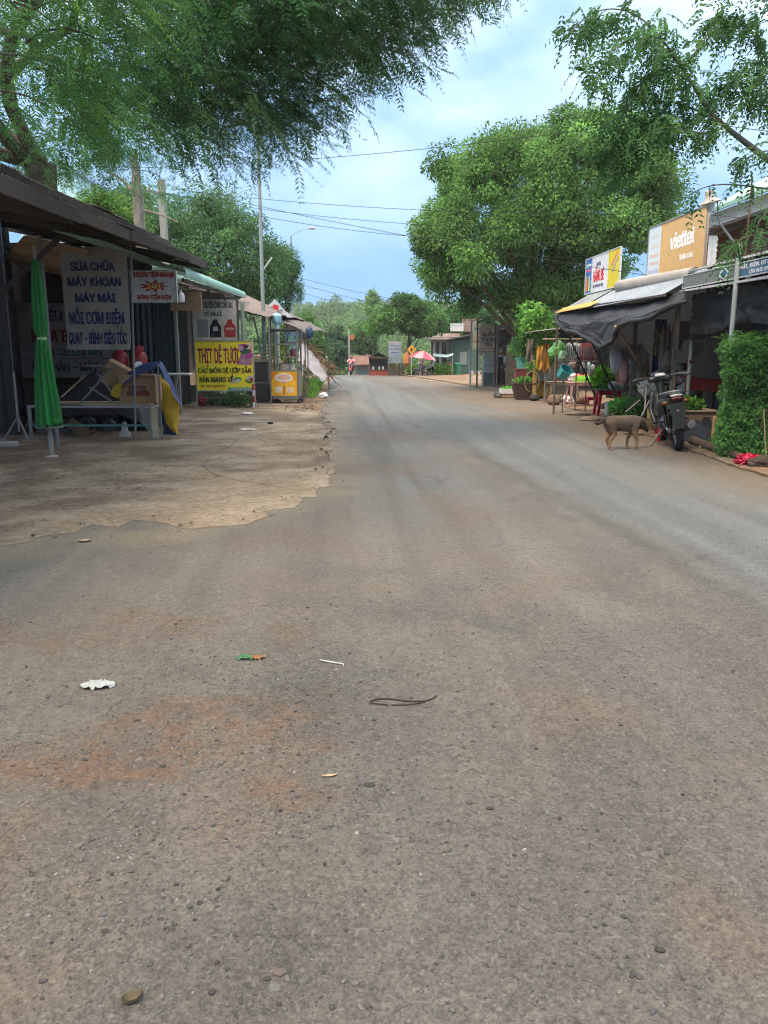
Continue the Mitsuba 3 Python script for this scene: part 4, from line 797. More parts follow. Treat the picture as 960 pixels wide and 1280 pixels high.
board('gas_dealer_board', 'white upright board picturing a grey, a black and a red gas cylinder', 'sign', go, X3, 1.37, 1.98, (.46, .44, .41), [('ĐẠI LÝ CHUYÊN CUNG CẤP GAS', .17, .66, 1.70, (.012, .012, .016), 1.16), ('SỈ VÀ LẺ', .11, .64, 1.47, (.02, .02, .025), .52)],
      extra=[('grey_cylinder_picture', mv(gc[0], 0, .35, 0), (.22, .23, .23)), ('black_cylinder_picture', mv(gc[1], 0, .35, 0), (.012, .013, .02)), ('red_cylinder_picture', mv(gc[2], 0, .35, 0), (.30, .035, .035)), ('picture_label', box(.14, .13, .006, (.69, 1.10, .001)), (.4, .4, .42)), ('picture_label', box(.24, .06, .006, (1.12, 1.10, .001)), (.5, .3, .28))], mat='matte', frame_=((.06, .06, .06), .05))

# goat meat sign
so = gnd(247, 509.5, SZ); so = np.array([so[0], so[1], .50]); sw, sh = 1.66, 1.40
R0 = np.random.default_rng(8)
def blobs(cx, cy, rx, ry, n, cols, z0):
    out = []
    for k_ in range(n):
        x, y, r_ = cx + R0.uniform(-rx, rx), cy + R0.uniform(-ry, ry), R0.uniform(.05, .12); g = np.arange(10) * 2 * np.pi / 10
        out.append(('printed_picture', mv(poly(np.c_[x + r_ * np.cos(g) * R0.uniform(.6, 1.3, 10), y + r_ * .8 * np.sin(g) * R0.uniform(.7, 1.2, 10)], .002), 0, 0, z0 + k_ * .0007), cols[k_ % len(cols)]))
    return out
t = board('goat_meat_sign', 'yellow standing sign for goat meat with red and black lettering', 'sign', so, X3, sw, sh, (.82, .68, .03), dirt=.3, lines=
      [('THỊT DÊ TƯƠI', .40, .66, .78, (.30, .012, .06), 1.17), ('CÁC MÓN DÊ ƯỚP SẴN', .135, .82, .50, (.015, .015, .012), 1.52), ('BÁN MANG VỀ', .15, .58, .24, (.015, .015, .012), .98), ('ĐT: 0973.828.977', .065, .48, .10, (.18, .02, .03), .72)],
      frame_=((.25, .26, .26), .03), extra=[('print_strip', box(.74, .09, .003, (1.28, .05, 0)), (.02, .22, .17)), ('lettering', mv(text('GIAO HÀNG TẬN NƠI', .045, w=.6, cx=1.28, y=.03, depth=.003), 0, 0, .003), (.5, .5, .4)), ('print_panel', mv(poly([(1.18, .74), (1.62, .72), (1.62, 1.34), (1.22, 1.30), (1.30, 1.05)], .002), 0, 0, 0), (.35, .16, .22))]
      + blobs(1.42, 1.05, .15, .22, 12, [(.35, .06, .22), (.42, .25, .32), (.28, .03, .12), (.45, .4, .38), (.03, .10, .08), (.08, .03, .03)], .002) + blobs(1.15, .30, .08, .03, 4, [(.5, .5, .45), (.3, .06, .06), (.1, .25, .06)], .001) + blobs(1.52, .32, .07, .06, 5, [(.5, .45, .4), (.22, .03, .03), (.1, .2, .05)], .001))
for x in (.0, sw): part(t, 'leg', [(bar(so + [x, .02, 0], so + [x - (.03 if x == 0 else -.02), .02, -.50 + SZ], .03), (.30, .30, .29))], 'satin')
for x in (.55, 1.0): part(t, 'brace', [(bar(so + [x, .03, 0], so + [x, .3, -.48], .02), (.12, .12, .12))], 'satin')
part(t, 'lower_bar', [(bar(so + [-.02, .02, -.20], so + [sw + .02, .02, -.20], .02), (.14, .14, .14))], 'satin'); part(t, 'lower_bar', [(bar(so + [-.02, .03, -.44], so + [sw, .03, -.44], .02), (.10, .10, .10))], 'satin')
t = thing('striped_pole', 'short red and white striped pole at the right foot of the yellow sign', 'pole'); p = gnd(318.5, 510, SZ)
for i in range(4): part(t, 'band', [(rod(p + [-.02 + .0 * i, -.03, i * .17], p + [-.02, -.03, i * .17 + .17], .03), (.62, .6, .56) if i % 2 == 0 else (.40, .02, .03))], 'satin')
rb = gnd(252, 508, SZ)
solo('red_bundle', 'crumpled red plastic sheet on the ground under the yellow sign', 'bag', [(mv(lump(.15, 11, (1.1, .8, 1.0), amp=.6, sub=3, freq=2.2), rb + [0, .15, .12]), (.42, .015, .035), .2)], 'satin')
leafy('weed_clump', 'green weeds growing behind the right leg of the yellow sign', 'plant', at(300, 500, 22.4) * [1, 1, 0] + [0, 0, .22], (.42, .2, .25), 420, .11, (.045, .09, .03), 5)
leafy('weed_clump', 'low green weeds under the left half of the yellow sign', 'plant', at(275, 500, 22.9) * [1, 1, 0] + [0, 0, .2], (.5, .25, .22), 300, .10, (.04, .08, .03), 6)
for i, (x0, x1, y, h) in enumerate(((259, 284, 23.2, .36), (287, 303, 23.3, .30))):
    p, q = at(x0, 444, y), at(x1, 444, y); t = thing('storage_crate', 'dark slatted crate on the ground behind the yellow sign, ' + ('left one' if i == 0 else 'right one'), 'crate')
    for k_ in range(3): part(t, 'slat', [(box(q[0] - p[0], .02, h / 3 - .025, ((p[0] + q[0]) / 2, y, k_ * h / 3 + .02)), (.05, .05, .055))], 'wood')
    for x in (p[0], q[0]): part(t, 'corner_post', [(box(.04, .4, h, (x, y + .2, 0)), (.05, .05, .05))], 'wood')
    part(t, 'contents', [(mv(lump(.14, 30 + i, (1.5, .8, .6)), (p[0] + q[0]) / 2, y + .2, h), (.35, .33, .24)if i == 0 else (.2, .3, .12))])
p = at(318, 444, 25.2) * [1, 1, 0]
t = thing('dark_cabinet', 'dark weathered cabinet standing between the yellow sign and the lamp post', 'cabinet'); part(t, 'body', [(box(.85, .5, 1.28, p, b=.01), (.030, .032, .036))], 'satin'); part(t, 'shelf', [(box(.9, .55, .035, (p[0], p[1], .62)), (.14, .13, .12))], 'satin'); part(t, 'shelf', [(box(.92, .57, .04, (p[0], p[1], 1.29)), (.20, .19, .17))], 'satin')
t = thing('plank_stack', 'stack of grey weathered planks on top of the dark cabinet', 'planks')
for i in range(6): part(t, 'plank', [(xf(box(.95, .14, .035, b=.003), mv_((p[0] + R0.normal(0, .04), p[1] - .1 + (i % 2) * .16, 1.34 + .075 * (i // 2) * 1.2)) @ rot(Z3, R0.normal(0, 5)) @ rot(Y3, R0.normal(0, 2))), np.array((.24, .20, .15)) * R0.uniform(.7, 1.3))], 'wood')

# street lamps
def lamp(name, label, base, h, arm, r=.075, low_arm=False, group=None):
    t = thing(name, label, 'street lamp', group); base = np.asarray(base, float)
    part(t, 'pole', [(tube([base - [0, 0, .1], base + [0, 0, h * .5], base + [0, 0, h]], [r, r * .8, r * .6], 12), (.22, .25, .26), .25)], 'satin'); tip = base + [arm[0], arm[1], h + .45]
    part(t, 'arm', [(tube(curve([base + [0, 0, h - .02], base + [arm[0] * .45, arm[1] * .45, h + .3], tip], 8), .018, 6), (.22, .25, .26))], 'satin')
    hd = part(t, 'lamp_head', [(mv(xf(lump(.15, 4, (1.7, .7, .35), amp=.03), rot(Z3, 0)), tip + [.22, 0, 0]), (.30, .31, .32))], 'satin'); part(hd, 'lens', [(mv(lump(.10, 4, (1.6, .6, .3), amp=.02), tip + [.24, 0, -.04]), (.6, .62, .62))], 'gloss')
    part(t, 'base_plate', [(mv(lathe([(.0, 0), (r * 2.2, 0), (r * 2.2, .02), (r * 1.2, .04), (r * 1.2, .1)], 14), base), (.3, .31, .3))], 'satin')
    if low_arm: part(t, 'bracket', [(rod(base + [.03, 0, 4.15], base + [.34, 0, 4.55], .03), (.36, .40, .41))], 'satin')
    return t
lp = gnd(332.5, 502, 0.0); lamp('street_lamp', 'tall grey street lamp post in front of the food cart', lp, 8.6, (1.5, -.2), low_arm=True)
b2 = at(367, 444, 50); lamp('street_lamp', 'second street lamp further off rising beside the drooping tree', (b2[0], 50, .6), 8.1, (1.1, 0))
b3 = at(378, 444, 93); lamp('street_lamp', 'most distant street lamp against the wooded hill', (b3[0], 93, -1.4), 10.1, (1.5, 0))
# poles among the leaves
t = thing('dead_tree', 'thick bare dead trunk rising behind the left roofs', 'tree'); b = at(182, 444, 24) * [1, 1, 0]
part(t, 'trunk', [(tube(curve([b - [0, 0, .2], b + [.0, 0, 3.5], b + [.05, 0, 6.0], b + [.02, 0, 7.3]], 14), np.array([.17, .17, .165, .16, .16, .16, .155, .15, .15, .155, .14, .15, .12, .10]), 10), (.165, .15, .13))], 'bark')
part(t, 'stub', [(tube(curve([b + [.0, 0, 6.0], b + [-.35, .1, 6.5], b + [-.8, 0, 6.75]], 6), np.linspace(.06, .02, 6), 6), (.22, .18, .14))], 'bark'); part(t, 'stub', [(tube(curve([b + [.02, 0, 5.7], b + [.6, .1, 5.6], b + [1.2, 0, 5.35]], 6), np.linspace(.05, .015, 6), 6), (.22, .18, .14))], 'bark')
b = at(190, 444, 24.6) * [1, 1, 0]; solo('thin_pole', 'thin pale pole close beside the bare trunk', 'pole', [(tube([b, b + [0, 0, 3], b + [-.02, 0, 6.2]], [.06, .05, .045], 8), (.26, .24, .20))], 'bark')
b = at(213.5, 444, 25.5) * [1, 1, 0]; t = thing('concrete_pole', 'square grey concrete utility pole behind the left roofs', 'utility pole'); part(t, 'shaft', [(bar(b, b + [0, 0, 6.85], .21, .18, b=.02), (.25, .24, .22), .6)]); part(t, 'crossarm', [(bar(b + [-.5, -.14, 6.5], b + [.5, -.14, 6.35], .06), (.2, .2, .19))], 'metal')
for s in (-.4, .4): part(t, 'insulator', [(mv(lathe([(.001, 0), (.03, 0), (.04, .05), (.025, .07), (.03, .1), (.001, .12)], 10), b + [s, -.14, 6.5]), (.4, .38, .35))], 'gloss')
t = thing('tall_house', 'pale cyan house wall glimpsed through leaves above the left roof', 'house'); part(t, 'wall', [(box(3.0, 5, 10.6, (at(76, 444, 42)[0], 44.5, 0)), (.40, .62, .66), .3)]); part(t, 'roof', [(box(3.3, 5.3, .18, (at(76, 444, 42)[0], 44.5, 10.6)), (.30, .45, .6))], 'satin'); part(t, 'window', [(box(.9, .06, 1.2, (at(80, 444, 42)[0], 41.98, 7.6)), (.05, .07, .09))], 'gloss')
# roof behind the gas shop
t = thing('back_shed', 'grey sheet roofed shed behind the gas shop', 'shed')
for i in range(5):
    Y = 25.5 + i * .95; sheet_on(t, 'roof_sheet', -4.05, Y, 3.98 - .055 * i - .03, 3.0, .93, .16, np.array((.26, .26, .25)) * R0.uniform(.8, 1.1), .5, twist=-.09)
part(t, 'fascia', [(bar(R(-4.03, 25.5, 3.85), R(-4.03, 30.2, 3.55), .28, .03, up=ROADX), (.075, .062, .052))], 'wood'); part(t, 'wall', [(box(2.8, .08, 3.9, (R(-5.6, 30, 0)[0], 30.0, 0)), (.10, .09, .08))]); 
for Y in (25.8, 29.9): part(t, 'post', [(bar(R(-4.2, Y, 0), R(-4.2, Y, 3.75), .09), (.09, .08, .07))], 'wood')

# ------------------------------------------------------------------ food cart, awnings
c0 = gnd(339, 504, .0); cw, cd = .88, .62; cx0, cy0 = c0[0], c0[1]; cM = mv_((cx0, cy0, 0)) @ rot(Z3, -4)
t = thing('food_cart', 'glass sided food cart with an orange and yellow front panel on small wheels', 'cart')
B_ = lambda sx, sy, sz, c, b=0.0: xf(box(sx, sy, sz, c, b), cM)
AL = (.26, .26, .24)
for x in (0, cw):
    for y in (0, cd): part(t, 'corner_post', [(B_(.05, .05, 2.1, (x, y, .16), .006), AL, .5)], 'metal')
for z in (.20, 1.0, 1.42, 1.82, 2.24):
    for y in (0, cd): part(t, 'rail', [(B_(cw - .05, .04, .04, (cw / 2, y, z)), AL if z < 2 else (.09, .09, .09), .5)], 'metal')
    for x in (0, cw): part(t, 'rail', [(B_(.04, cd - .05, .04, (x, cd / 2, z)), AL if z < 2 else (.09, .09, .09), .5)], 'metal')
for z in (1.0, 1.44, 1.84): part(t, 'shelf', [(B_(cw - .06, cd - .06, .015, (cw / 2, cd / 2, z)), (.24, .25, .25))], 'satin')
part(t, 'roof', [(B_(cw + .1, cd + .1, .03, (cw / 2, cd / 2, 2.28)), (.07, .07, .07))], 'satin'); part(t, 'floor', [(B_(cw + .04, cd + .04, .06, (cw / 2, cd / 2, .13)), (.16, .15, .13), .7)], 'rusty')
fp = part(t, 'front_panel', [(B_(cw - .06, .012, .76, (cw / 2, -.005, .235)), (.62, .34, .02), .3)], 'satin'); part(t, 'side_panel', [(B_(.012, cd - .06, .76, (cw + .005, cd / 2, .235)), (.30, .27, .2), .4)], 'satin')
g = np.arange(24) * 2 * np.pi / 24
for nm, pts, c, dz in (('printed_corner', [(.03, .70), (.03, .98), (.22, .98)], (.5, .14, .01), .0), ('printed_corner', [(.62, .98), (.84, .98), (.84, .6)], (.5, .22, .01), .0), ('printed_plate', np.c_[.43 + .29 * np.cos(g), .80 + .14 * np.sin(g)], (.55, .50, .46), .001), ('printed_bowl', np.c_[.43 + .22 * np.cos(g), .81 + .085 * np.sin(g)], (.50, .33, .25), .002), ('printed_foot', [(.33, .70), (.53, .70), (.49, .63), (.37, .63)], (.45, .28, .18), .001), ('printed_cup', [(.16, .33), (.34, .33), (.37, .52), (.13, .52)], (.6, .52, .42), .001), ('printed_cup', [(.40, .28), (.45, .28), (.45, .55), (.40, .55)], (.22, .08, .03), .001), ('printed_cup', [(.52, .33), (.72, .33), (.74, .5), (.5, .5)], (.55, .45, .33), .001)):
    part(fp, nm, [(xf(on(mv(poly(pts, .002), 0, 0, dz), (0, -.012, 0), X3), cM), c, .2)], 'satin')
for x, y, sx in ((cw / 2, -.012, 1), (cw / 2, cd + .012, 1)):
    for z, h in ((1.05, .36), (1.47, .34), (1.87, .36)):
        k_ = numbered(t + '__glass_pane'); m = xf(on(flat(grid(lambda U, V: np.stack([U * (cw - .06), V * h, 0 * U], -1), 2, 2)), (.03, y, z), X3), cM); scene[k_] = mikit.ply(m, 'pane', smooth=False)
for x in (.08, cw - .06):
    for y in (.04, cd - .02): w_ = part(t, 'wheel', [(xf(lathe([(.001, -.03), (.10, -.03), (.125, -.02), (.125, .02), (.10, .03), (.001, .03)], 18), cM @ frame((x + (.06 if x > .5 else -.06), y, .125), (0, 1, 0), uy=(0, 0, 1), uz=(1, 0, 0))), (.03, .03, .03))], 'satin')
def at_cart(x, y, z): return (cM @ [x, y, z, 1])[:3]
solo('baking_tray', 'dark tray of snacks on the top shelf of the food cart', 'tray', [(mv(xf(box(.42, .3, .06, b=.01), rot(Z3, -4)), at_cart(.60, .3, 1.86)), (.05, .035, .03))])
solo('red_tin', 'red tin on the middle shelf of the food cart', 'tin', [(mv(lathe([(.001, 0), (.085, 0), (.09, .01), (.09, .22), (.07, .24), (.001, .24)], 16), at_cart(.68, .3, 1.46)), (.20, .03, .03))], 'satin')
t = thing('cooking_pot', 'round aluminium pot with a lid on the lower shelf of the food cart', 'pot'); p = at_cart(.42, .3, 1.02); part(t, 'pot', [(mv(lathe([(.001, 0), (.16, 0), (.19, .04), (.2, .17), (.21, .18), (.19, .18)], 20), p), (.5, .5, .5))], 'metal'); part(t, 'lid', [(mv(lathe([(.21, .18), (.15, .24), (.05, .27), (.001, .275)], 20), p), (.55, .55, .55))], 'metal'); part(t, 'knob', [(mv(lump(.025, 1), p + [0, 0, .29]), (.05, .05, .05))], 'satin')
t = thing('brush_bundle', 'bundle of dry twigs leaning against the right side of the food cart', 'bundle'); tw = []
for i in range(70):
    p = at_cart(cw + .16 + R0.normal(0, .03), .25 + R0.normal(0, .08), R0.uniform(.25, 1.2)); tw.append((tube([p, p + [R0.uniform(.05, .22), R0.normal(0, .05), R0.uniform(-.2, .06)]], [.01, .004], 4), np.array((.16, .13, .085)) * R0.uniform(.5, 1.4)))
tw.append((rod(at_cart(cw + .12, .25, .02), at_cart(cw + .18, .25, 1.35), .03), (.15, .12, .08))); scene[t] = to_ply(tw, 'matte')
t = thing('teal_post', 'white and teal plastic drainpipe standing behind the food cart', 'pipe'); p = at(347, 444, 25.6) * [1, 1, 0]; part(t, 'pipe', [(rod(p, p + [0, 0, 2.45], .075, sides=12), (.55, .62, .60))], 'satin'); part(t, 'hood', [(mv(lathe([(.09, 2.45), (.16, 2.55), (.17, 2.75), (.05, 2.84), (.001, 2.85)], 14), p), (.25, .50, .55))], 'satin')
solo('sand_heap', 'small heap of sand at the foot of the near street lamp', 'heap', [(grid(lambda U, V: np.stack([lp[0] - .45 + 1.05 * U, lp[1] - .55 + .95 * V, SZ - .03 + .23 * np.clip(np.sin(np.pi * U) * np.sin(np.pi * V), 0, 1) ** .8 * (.7 + .6 * meshkit.fbm(np.stack([U * 5, V * 5, U * 0], -1), 3, 2))], -1), 30, 26), (.30, .225, .14), .4)])
t = thing('brown_awning', 'faded brown cloth awning stretched from the gas shop towards the food cart', 'awning')
aw = strip([[at(283, 386, 24.3), at(310, 390, 24.3), at(334, 396, 24.3)], [at(296, 376, 26.6), at(325, 382, 26.8), at(352, 394, 26.8)], [at(309, 369, 29), at(345, 386, 30), at(384, 402, 31)]], 20, 20, .05, 4)
part(t, 'cloth', [(thick(aw, .005), (.16, .115, .09), .5)], 'cloth')
for x, y in ((292, 388), (305, 389), (318, 392), (331, 395)): part(t, 'strut', [(rod(at(x, y + 1.5, 24.4), at(x + 26, y - 10, 29), .02, sides=6), (.05, .05, .05))], 'satin')
for x, y, Y in ((336, 396, 24.4), (384, 402, 31)): part(t, 'post', [(rod(at(x, y, Y) * [1, 1, 0], at(x, y, Y), .025, sides=6), (.12, .12, .12))], 'satin')
t = thing('grey_awning', 'grey brown tarpaulin awning sagging beyond the food cart', 'awning')
aw = strip([[at(336, 400, 27), at(356, 404, 27), at(382, 420, 27.2)], [at(340, 392, 29), at(366, 398, 29.5), at(396, 413, 30)], [at(344, 384, 31), at(380, 400, 32), at(411, 416, 33)]], 20, 20, .06, 6)
part(t, 'cloth', [(thick(aw, .005), (.13, .10, .085), .5)], 'cloth'); v_ = strip([[at(356, 404, 27), at(370, 409, 27.05), at(383, 419, 27.2)], [at(358, 416, 27), at(370, 421, 27), at(384, 424, 27.2)]], 14, 8, .04, 3); part(t, 'hem', [(thick(v_, .005), (.03, .025, .025), .4)], 'cloth')
for x, y, Y in ((338, 399, 27.1), (381, 418, 27.3), (410, 415, 33)): part(t, 'post', [(rod(at(x, y, Y) * [1, 1, 0], at(x, y, Y), .025, sides=6), (.14, .14, .13))], 'satin')
t = thing('peaked_tarp', 'peaked grey tarpaulin with a red mark above the food cart', 'tarpaulin'); pk = at(343, 374, 28.5); bs = [at(322, 395, 27.6), at(366, 397, 27.6), at(352, 392, 30), at(330, 390, 30)]
m = trimesh.Trimesh([pk, *bs], [[0, 1, 2], [0, 2, 3], [0, 3, 4], [0, 4, 1]], process=False).subdivide().subdivide().subdivide(); nz = meshkit.fbm(m.vertices * 3, 3, 3) - .5; m = trimesh.Trimesh(m.vertices + np.c_[nz * .12, nz * .1, nz * .06], m.faces, process=False); part(t, 'cloth', [(m, (.19, .195, .21), .6)], 'cloth')
rm = at(344.5, 387, 27.85); part(t, 'red_mark', [(on(poly([(-.12, -.1), (.1, -.13), (.11, .13), (-.02, .18), (-.1, .14)], .01), rm, X3), (.42, .04, .05))])
solo('hanging_bag', 'dark blue bag hanging from the end of the grey awning', 'bag', [(mv(lump(.14, 17, (.9, .8, 1.5)), at(386.5, 416, 27.3)), (.02, .06, .12), .2)], 'satin')
# heap on the bank
t = thing('tarp_heap', 'heap of branches under a lilac grey sheet on the left bank', 'heap')
sl = strip([[at(372, 450, 33.5), at(386, 462, 33.3), at(404, 477, 33)], [at(378, 425, 36), at(394, 445, 35.5), at(411, 470, 35)]], 20, 14, .12, 8); part(t, 'sheet', [(thick(sl, .01), (.30, .27, .27), .6)], 'cloth'); tw = []
for i in range(160):
    s = R0.random(); p = at(376 + 38 * s, 424 + 46 * s, 36.2 - s) + R0.normal(0, .12, 3); q = p + R0.normal(0, .5, 3) * [.8, 1, .35] + [.2, 0, -.25]; tw.append((tube([p, (p + q) / 2 + R0.normal(0, .05, 3), q], [.02, .014, .006], 4), np.array((.20, .13, .075)) * R0.uniform(.5, 1.5)))
part(t, 'branches', tw, 'matte', kind='stuff')
leafy('bank_shrub', 'green shrub on the bank beside the branch heap', 'shrub', at(396, 440, 39) + [0, 0, -.2], (.75, .8, 1.1), 1500, .16, (.055, .105, .04), 17)
leafy('bank_shrub', 'shrub on the bank behind the food cart glass', 'shrub', at(352, 428, 40) + [0, 0, -.2], (1.6, .8, 1.0), 1800, .16, (.05, .10, .035), 18)
solo('white_bag', 'white plastic bag on the gravel left of the road by the grass', 'bag', [(mv(lump(.13, 21, (1.2, .9, .8), amp=.5, sub=3), gnd(404.5, 497, .02) + [0, 0, .08]), (.72, .72, .70), .1)], 'satin')
solo('litter_scrap', 'white scrap of paper in front of the yellow sign', 'litter', [(mv(lump(.09, 23, (1.6, .9, .3), amp=.6, sub=3), gnd(308, 518, SZ) + [0, 0, .02]), (.68, .68, .66), .1)])
solo('litter_scrap', 'flattened pale bag further forward on the concrete apron', 'litter', [(mv(lump(.09, 25, (1.9, 1.0, .15), amp=.6, sub=3), gnd(309, 537, SZ) + [0, 0, .01]), (.6, .58, .54), .2)])
solo('dark_stone', 'small dark stone lying on the concrete apron', 'stone', [(mv(lump(.045, 26, (1.6, 1, .6)), gnd(338, 530, SZ) + [0, 0, .02]), (.04, .035, .03))])
# ------------------------------------------------------------------ the right side: stall buildings
R1 = np.random.default_rng(44)
ORD = ['first', 'second', 'third', 'fourth', 'fifth', 'sixth', 'seventh', 'eighth']
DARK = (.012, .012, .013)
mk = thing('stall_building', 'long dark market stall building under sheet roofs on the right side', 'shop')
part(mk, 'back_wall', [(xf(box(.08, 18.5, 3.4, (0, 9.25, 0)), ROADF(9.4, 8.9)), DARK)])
part(mk, 'end_wall', [(xf(box(3.3, .08, 2.9, (0, 0, 0)), ROADF(7.75, 9.1)), (.05, .045, .04))])
for i in range(11):
    Y = 9.0 + i * .98; m = corrugated(3.9, .97, .076, .011); ux = ROADX * .985 + Z3 * .17; part(mk, 'roof_sheet', [(thick(xf(m, frame(R(5.77 + R1.normal(0, .02), Y, 2.55), ux, uy=ROADDIR, uz=np.cross(ux, ROADDIR))), .002), np.array((.24, .235, .225)) * R1.uniform(.75, 1.1), .7)], 'rusty')
part(mk, 'eave_strip', [(bar(R(5.73, 9.0, 2.50), R(5.73, 13.6, 2.55), .03, .045, up=ROADX), (.50, .52, .53), .4)], 'satin')
for i in (2, 3):
    Y = 9.9 + i * 1.9
    part(mk, 'post', [(bar(R(5.85, Y, 0), R(5.85, Y, 2.5), .07), (.10, .09, .08))], 'wood')
# upper roof with its white edge and frame
for i in range(6):
    Y = 9.0 + i * .9; m = corrugated(3.0, .9, .076, .011); ux = ROADX * .985 + Z3 * .17; part(mk, 'upper_roof_sheet', [(thick(xf(m, frame(R(6.25, Y, 2.97), ux, uy=ROADDIR, uz=np.cross(ux, ROADDIR))), .002), np.array((.18, .17, .16)) * R1.uniform(.8, 1.1), .7)], 'rusty')
part(mk, 'upper_edge', [(bar(R(6.2, 9.0, 2.965), R(6.2, 14.2, 2.955), .03, .05, up=ROADX), (.55, .56, .57), .4)], 'satin')
part(mk, 'roof_truss', [(bar(R(6.3, 9.0, 2.80), R(6.3, 14.2, 2.80), .05, .05), (.13, .13, .13))], 'satin')
for Y in (10.6, 12.3, 13.6): part(mk, 'truss_post', [(bar(R(6.3, Y, 2.55), R(6.3, Y, 2.95), .06), (.2, .2, .19))], 'satin')
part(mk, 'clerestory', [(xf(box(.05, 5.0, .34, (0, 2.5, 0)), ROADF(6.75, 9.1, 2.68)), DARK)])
an = np.linspace(-1.0, 1.9, 10); P = [R(6.1, 13.7, 2.84), R(6.1, 17.3, 2.95)]
def roll(P, r, an): return grid(lambda U, V: np.stack([P[0] + (P[1] - P[0]) * v for v in V.ravel()], 0).reshape(*V.shape, 3) - ROADX * (r * np.cos(an))[:, None, None] + Z3 * (r * np.sin(an))[:, None, None], len(an), 6)
part(mk, 'rolled_eave', [(thick(roll(P, .14, an), .012), (.33, .315, .295), .6)])
m = corrugated(.86, 4.6, .076, .010); ux = np.array([.82 * ROADX[0], .82 * ROADX[1], .46]); part(mk, 'awning_sheet', [(thick(xf(m, frame(R(5.42, 13.3, 2.50), ux, uy=ROADDIR, uz=np.cross(ux, ROADDIR))), .002), (.24, .27, .30), .6)], 'matte')
m = corrugated(.80, 1.7, .076, .010); part(mk, 'awning_sheet', [(thick(xf(m, frame(R(5.47, 17.92, 2.56), ux, uy=ROADDIR, uz=np.cross(ux, ROADDIR))), .002), (.22, .24, .26), .6)], 'matte')
m = corrugated(.26, 2.7, .076, .010); part(mk, 'yellow_sheet', [(thick(xf(m, frame(R(5.34, 16.9, 2.52), ux, uy=ROADDIR, uz=np.cross(ux, ROADDIR))), .002), (.42, .28, .05), .4)], 'satin')
part(mk, 'awning_edge', [(bar(R(5.44, 13.3, 2.48), R(5.5, 20.3, 2.60), .035, .05, up=ROADX), (.09, .085, .08))], 'wood')
wl = part(mk, 'rusty_wall', [], 'rusty') if False else None
m = corrugated(2.9, .52, .095, .014); part(mk, 'rusty_wall_sheet', [(thick(xf(m, frame(R(7.0, 14.9, 3.14), -ROADDIR, uy=Z3, uz=np.cross(-ROADDIR, Z3))), .003), (.11, .05, .035), .9)], 'rusty')
m = corrugated(2.9, .52, .095, .014); part(mk, 'rusty_wall_sheet', [(thick(xf(m, frame(R(7.0, 11.98, 3.14), -ROADDIR, uy=Z3, uz=np.cross(-ROADDIR, Z3))), .003), (.12, .06, .04), .9)], 'rusty')
part(mk, 'top_eave', [(xf(box(2.2, 6.0, .05, (1.0, 3, 0)), ROADF(6.8, 9.2, 3.70)), (.06, .05, .045))], 'rusty')
hs = thing('white_house', 'white walled house with a pale green roof rising behind the right stalls', 'house')
part(hs, 'wall', [(xf(box(4, 6.0, 5.05, (2.0, 3.0, 0)), ROADF(9.6, 15.0)), (.60, .60, .58), .55)])
m = corrugated(2.6, 6.3, .19, .014); ux = ROADX * .88 + Z3 * .47; part(hs, 'roof', [(thick(xf(m, frame(R(9.35, 14.8, 5.07), ux, uy=ROADDIR, uz=np.cross(ux, ROADDIR))), .004), (.30, .52, .42), .3)], 'satin')
part(hs, 'gutter', [(bar(R(9.33, 14.8, 5.03), R(9.33, 20.7, 5.03), .07, .09), (.25, .45, .37))], 'satin')

# signs on the roofs
def side_sign(name, label, a0, Y0, z0, a1, Y1, w, h, *k, **q):
    o = R(a0, Y0, z0); return board(name, label, 'sign', o, R(a1, Y1, 0) - R(a0, Y0, 0), w, h, *k, **q)
vw, vh = Yat(810, 322, 6.55) - Yat(882, 305, 6.55), 1.07
vY = Yat(810, 322, 6.55), Yat(882, 305, 6.55)
t = side_sign('telecom_sign', 'large orange roof sign lettered in white with a pale strip at its left', 6.55, vY[0], at(810, 352, vY[0])[2], 6.55, vY[1], vw, vh, (.68, .42, .165),
      [('viettel', .285, 1.62, .50, (.85, .85, .84), 1.08), ('telecom', .115, 1.86, .25, (.80, .78, .74), .56)], dirt=.25,
      frame_=((.25, .26, .27), .025), thick_=.03, extra=[('pale_strip', box(.62, vh - .02, .003, (.31, vh / 2, 0)), (.60, .68, .76))] + [('faint_print', box(w_, .07, .005, (.33, y_, 0)), c_) for w_, y_, c_ in ((.36, .86, (.58, .60, .60)), (.40, .67, (.62, .58, .54)), (.42, .48, (.62, .52, .44)), (.44, .33, (.62, .52, .44)), (.50, .17, (.45, .48, .66)))])
for Y in (vY[1] + .1, (vY[0] + vY[1]) / 2, vY[0] - .1): part(t, 'support', [(bar(R(6.61, Y, 2.8), R(6.61, Y, 3.95), .05), (.2, .2, .2))], 'satin')
mY = Yat(732, 345, 6.3), Yat(775, 337, 6.3); mw, mh = mY[0] - mY[1], .85
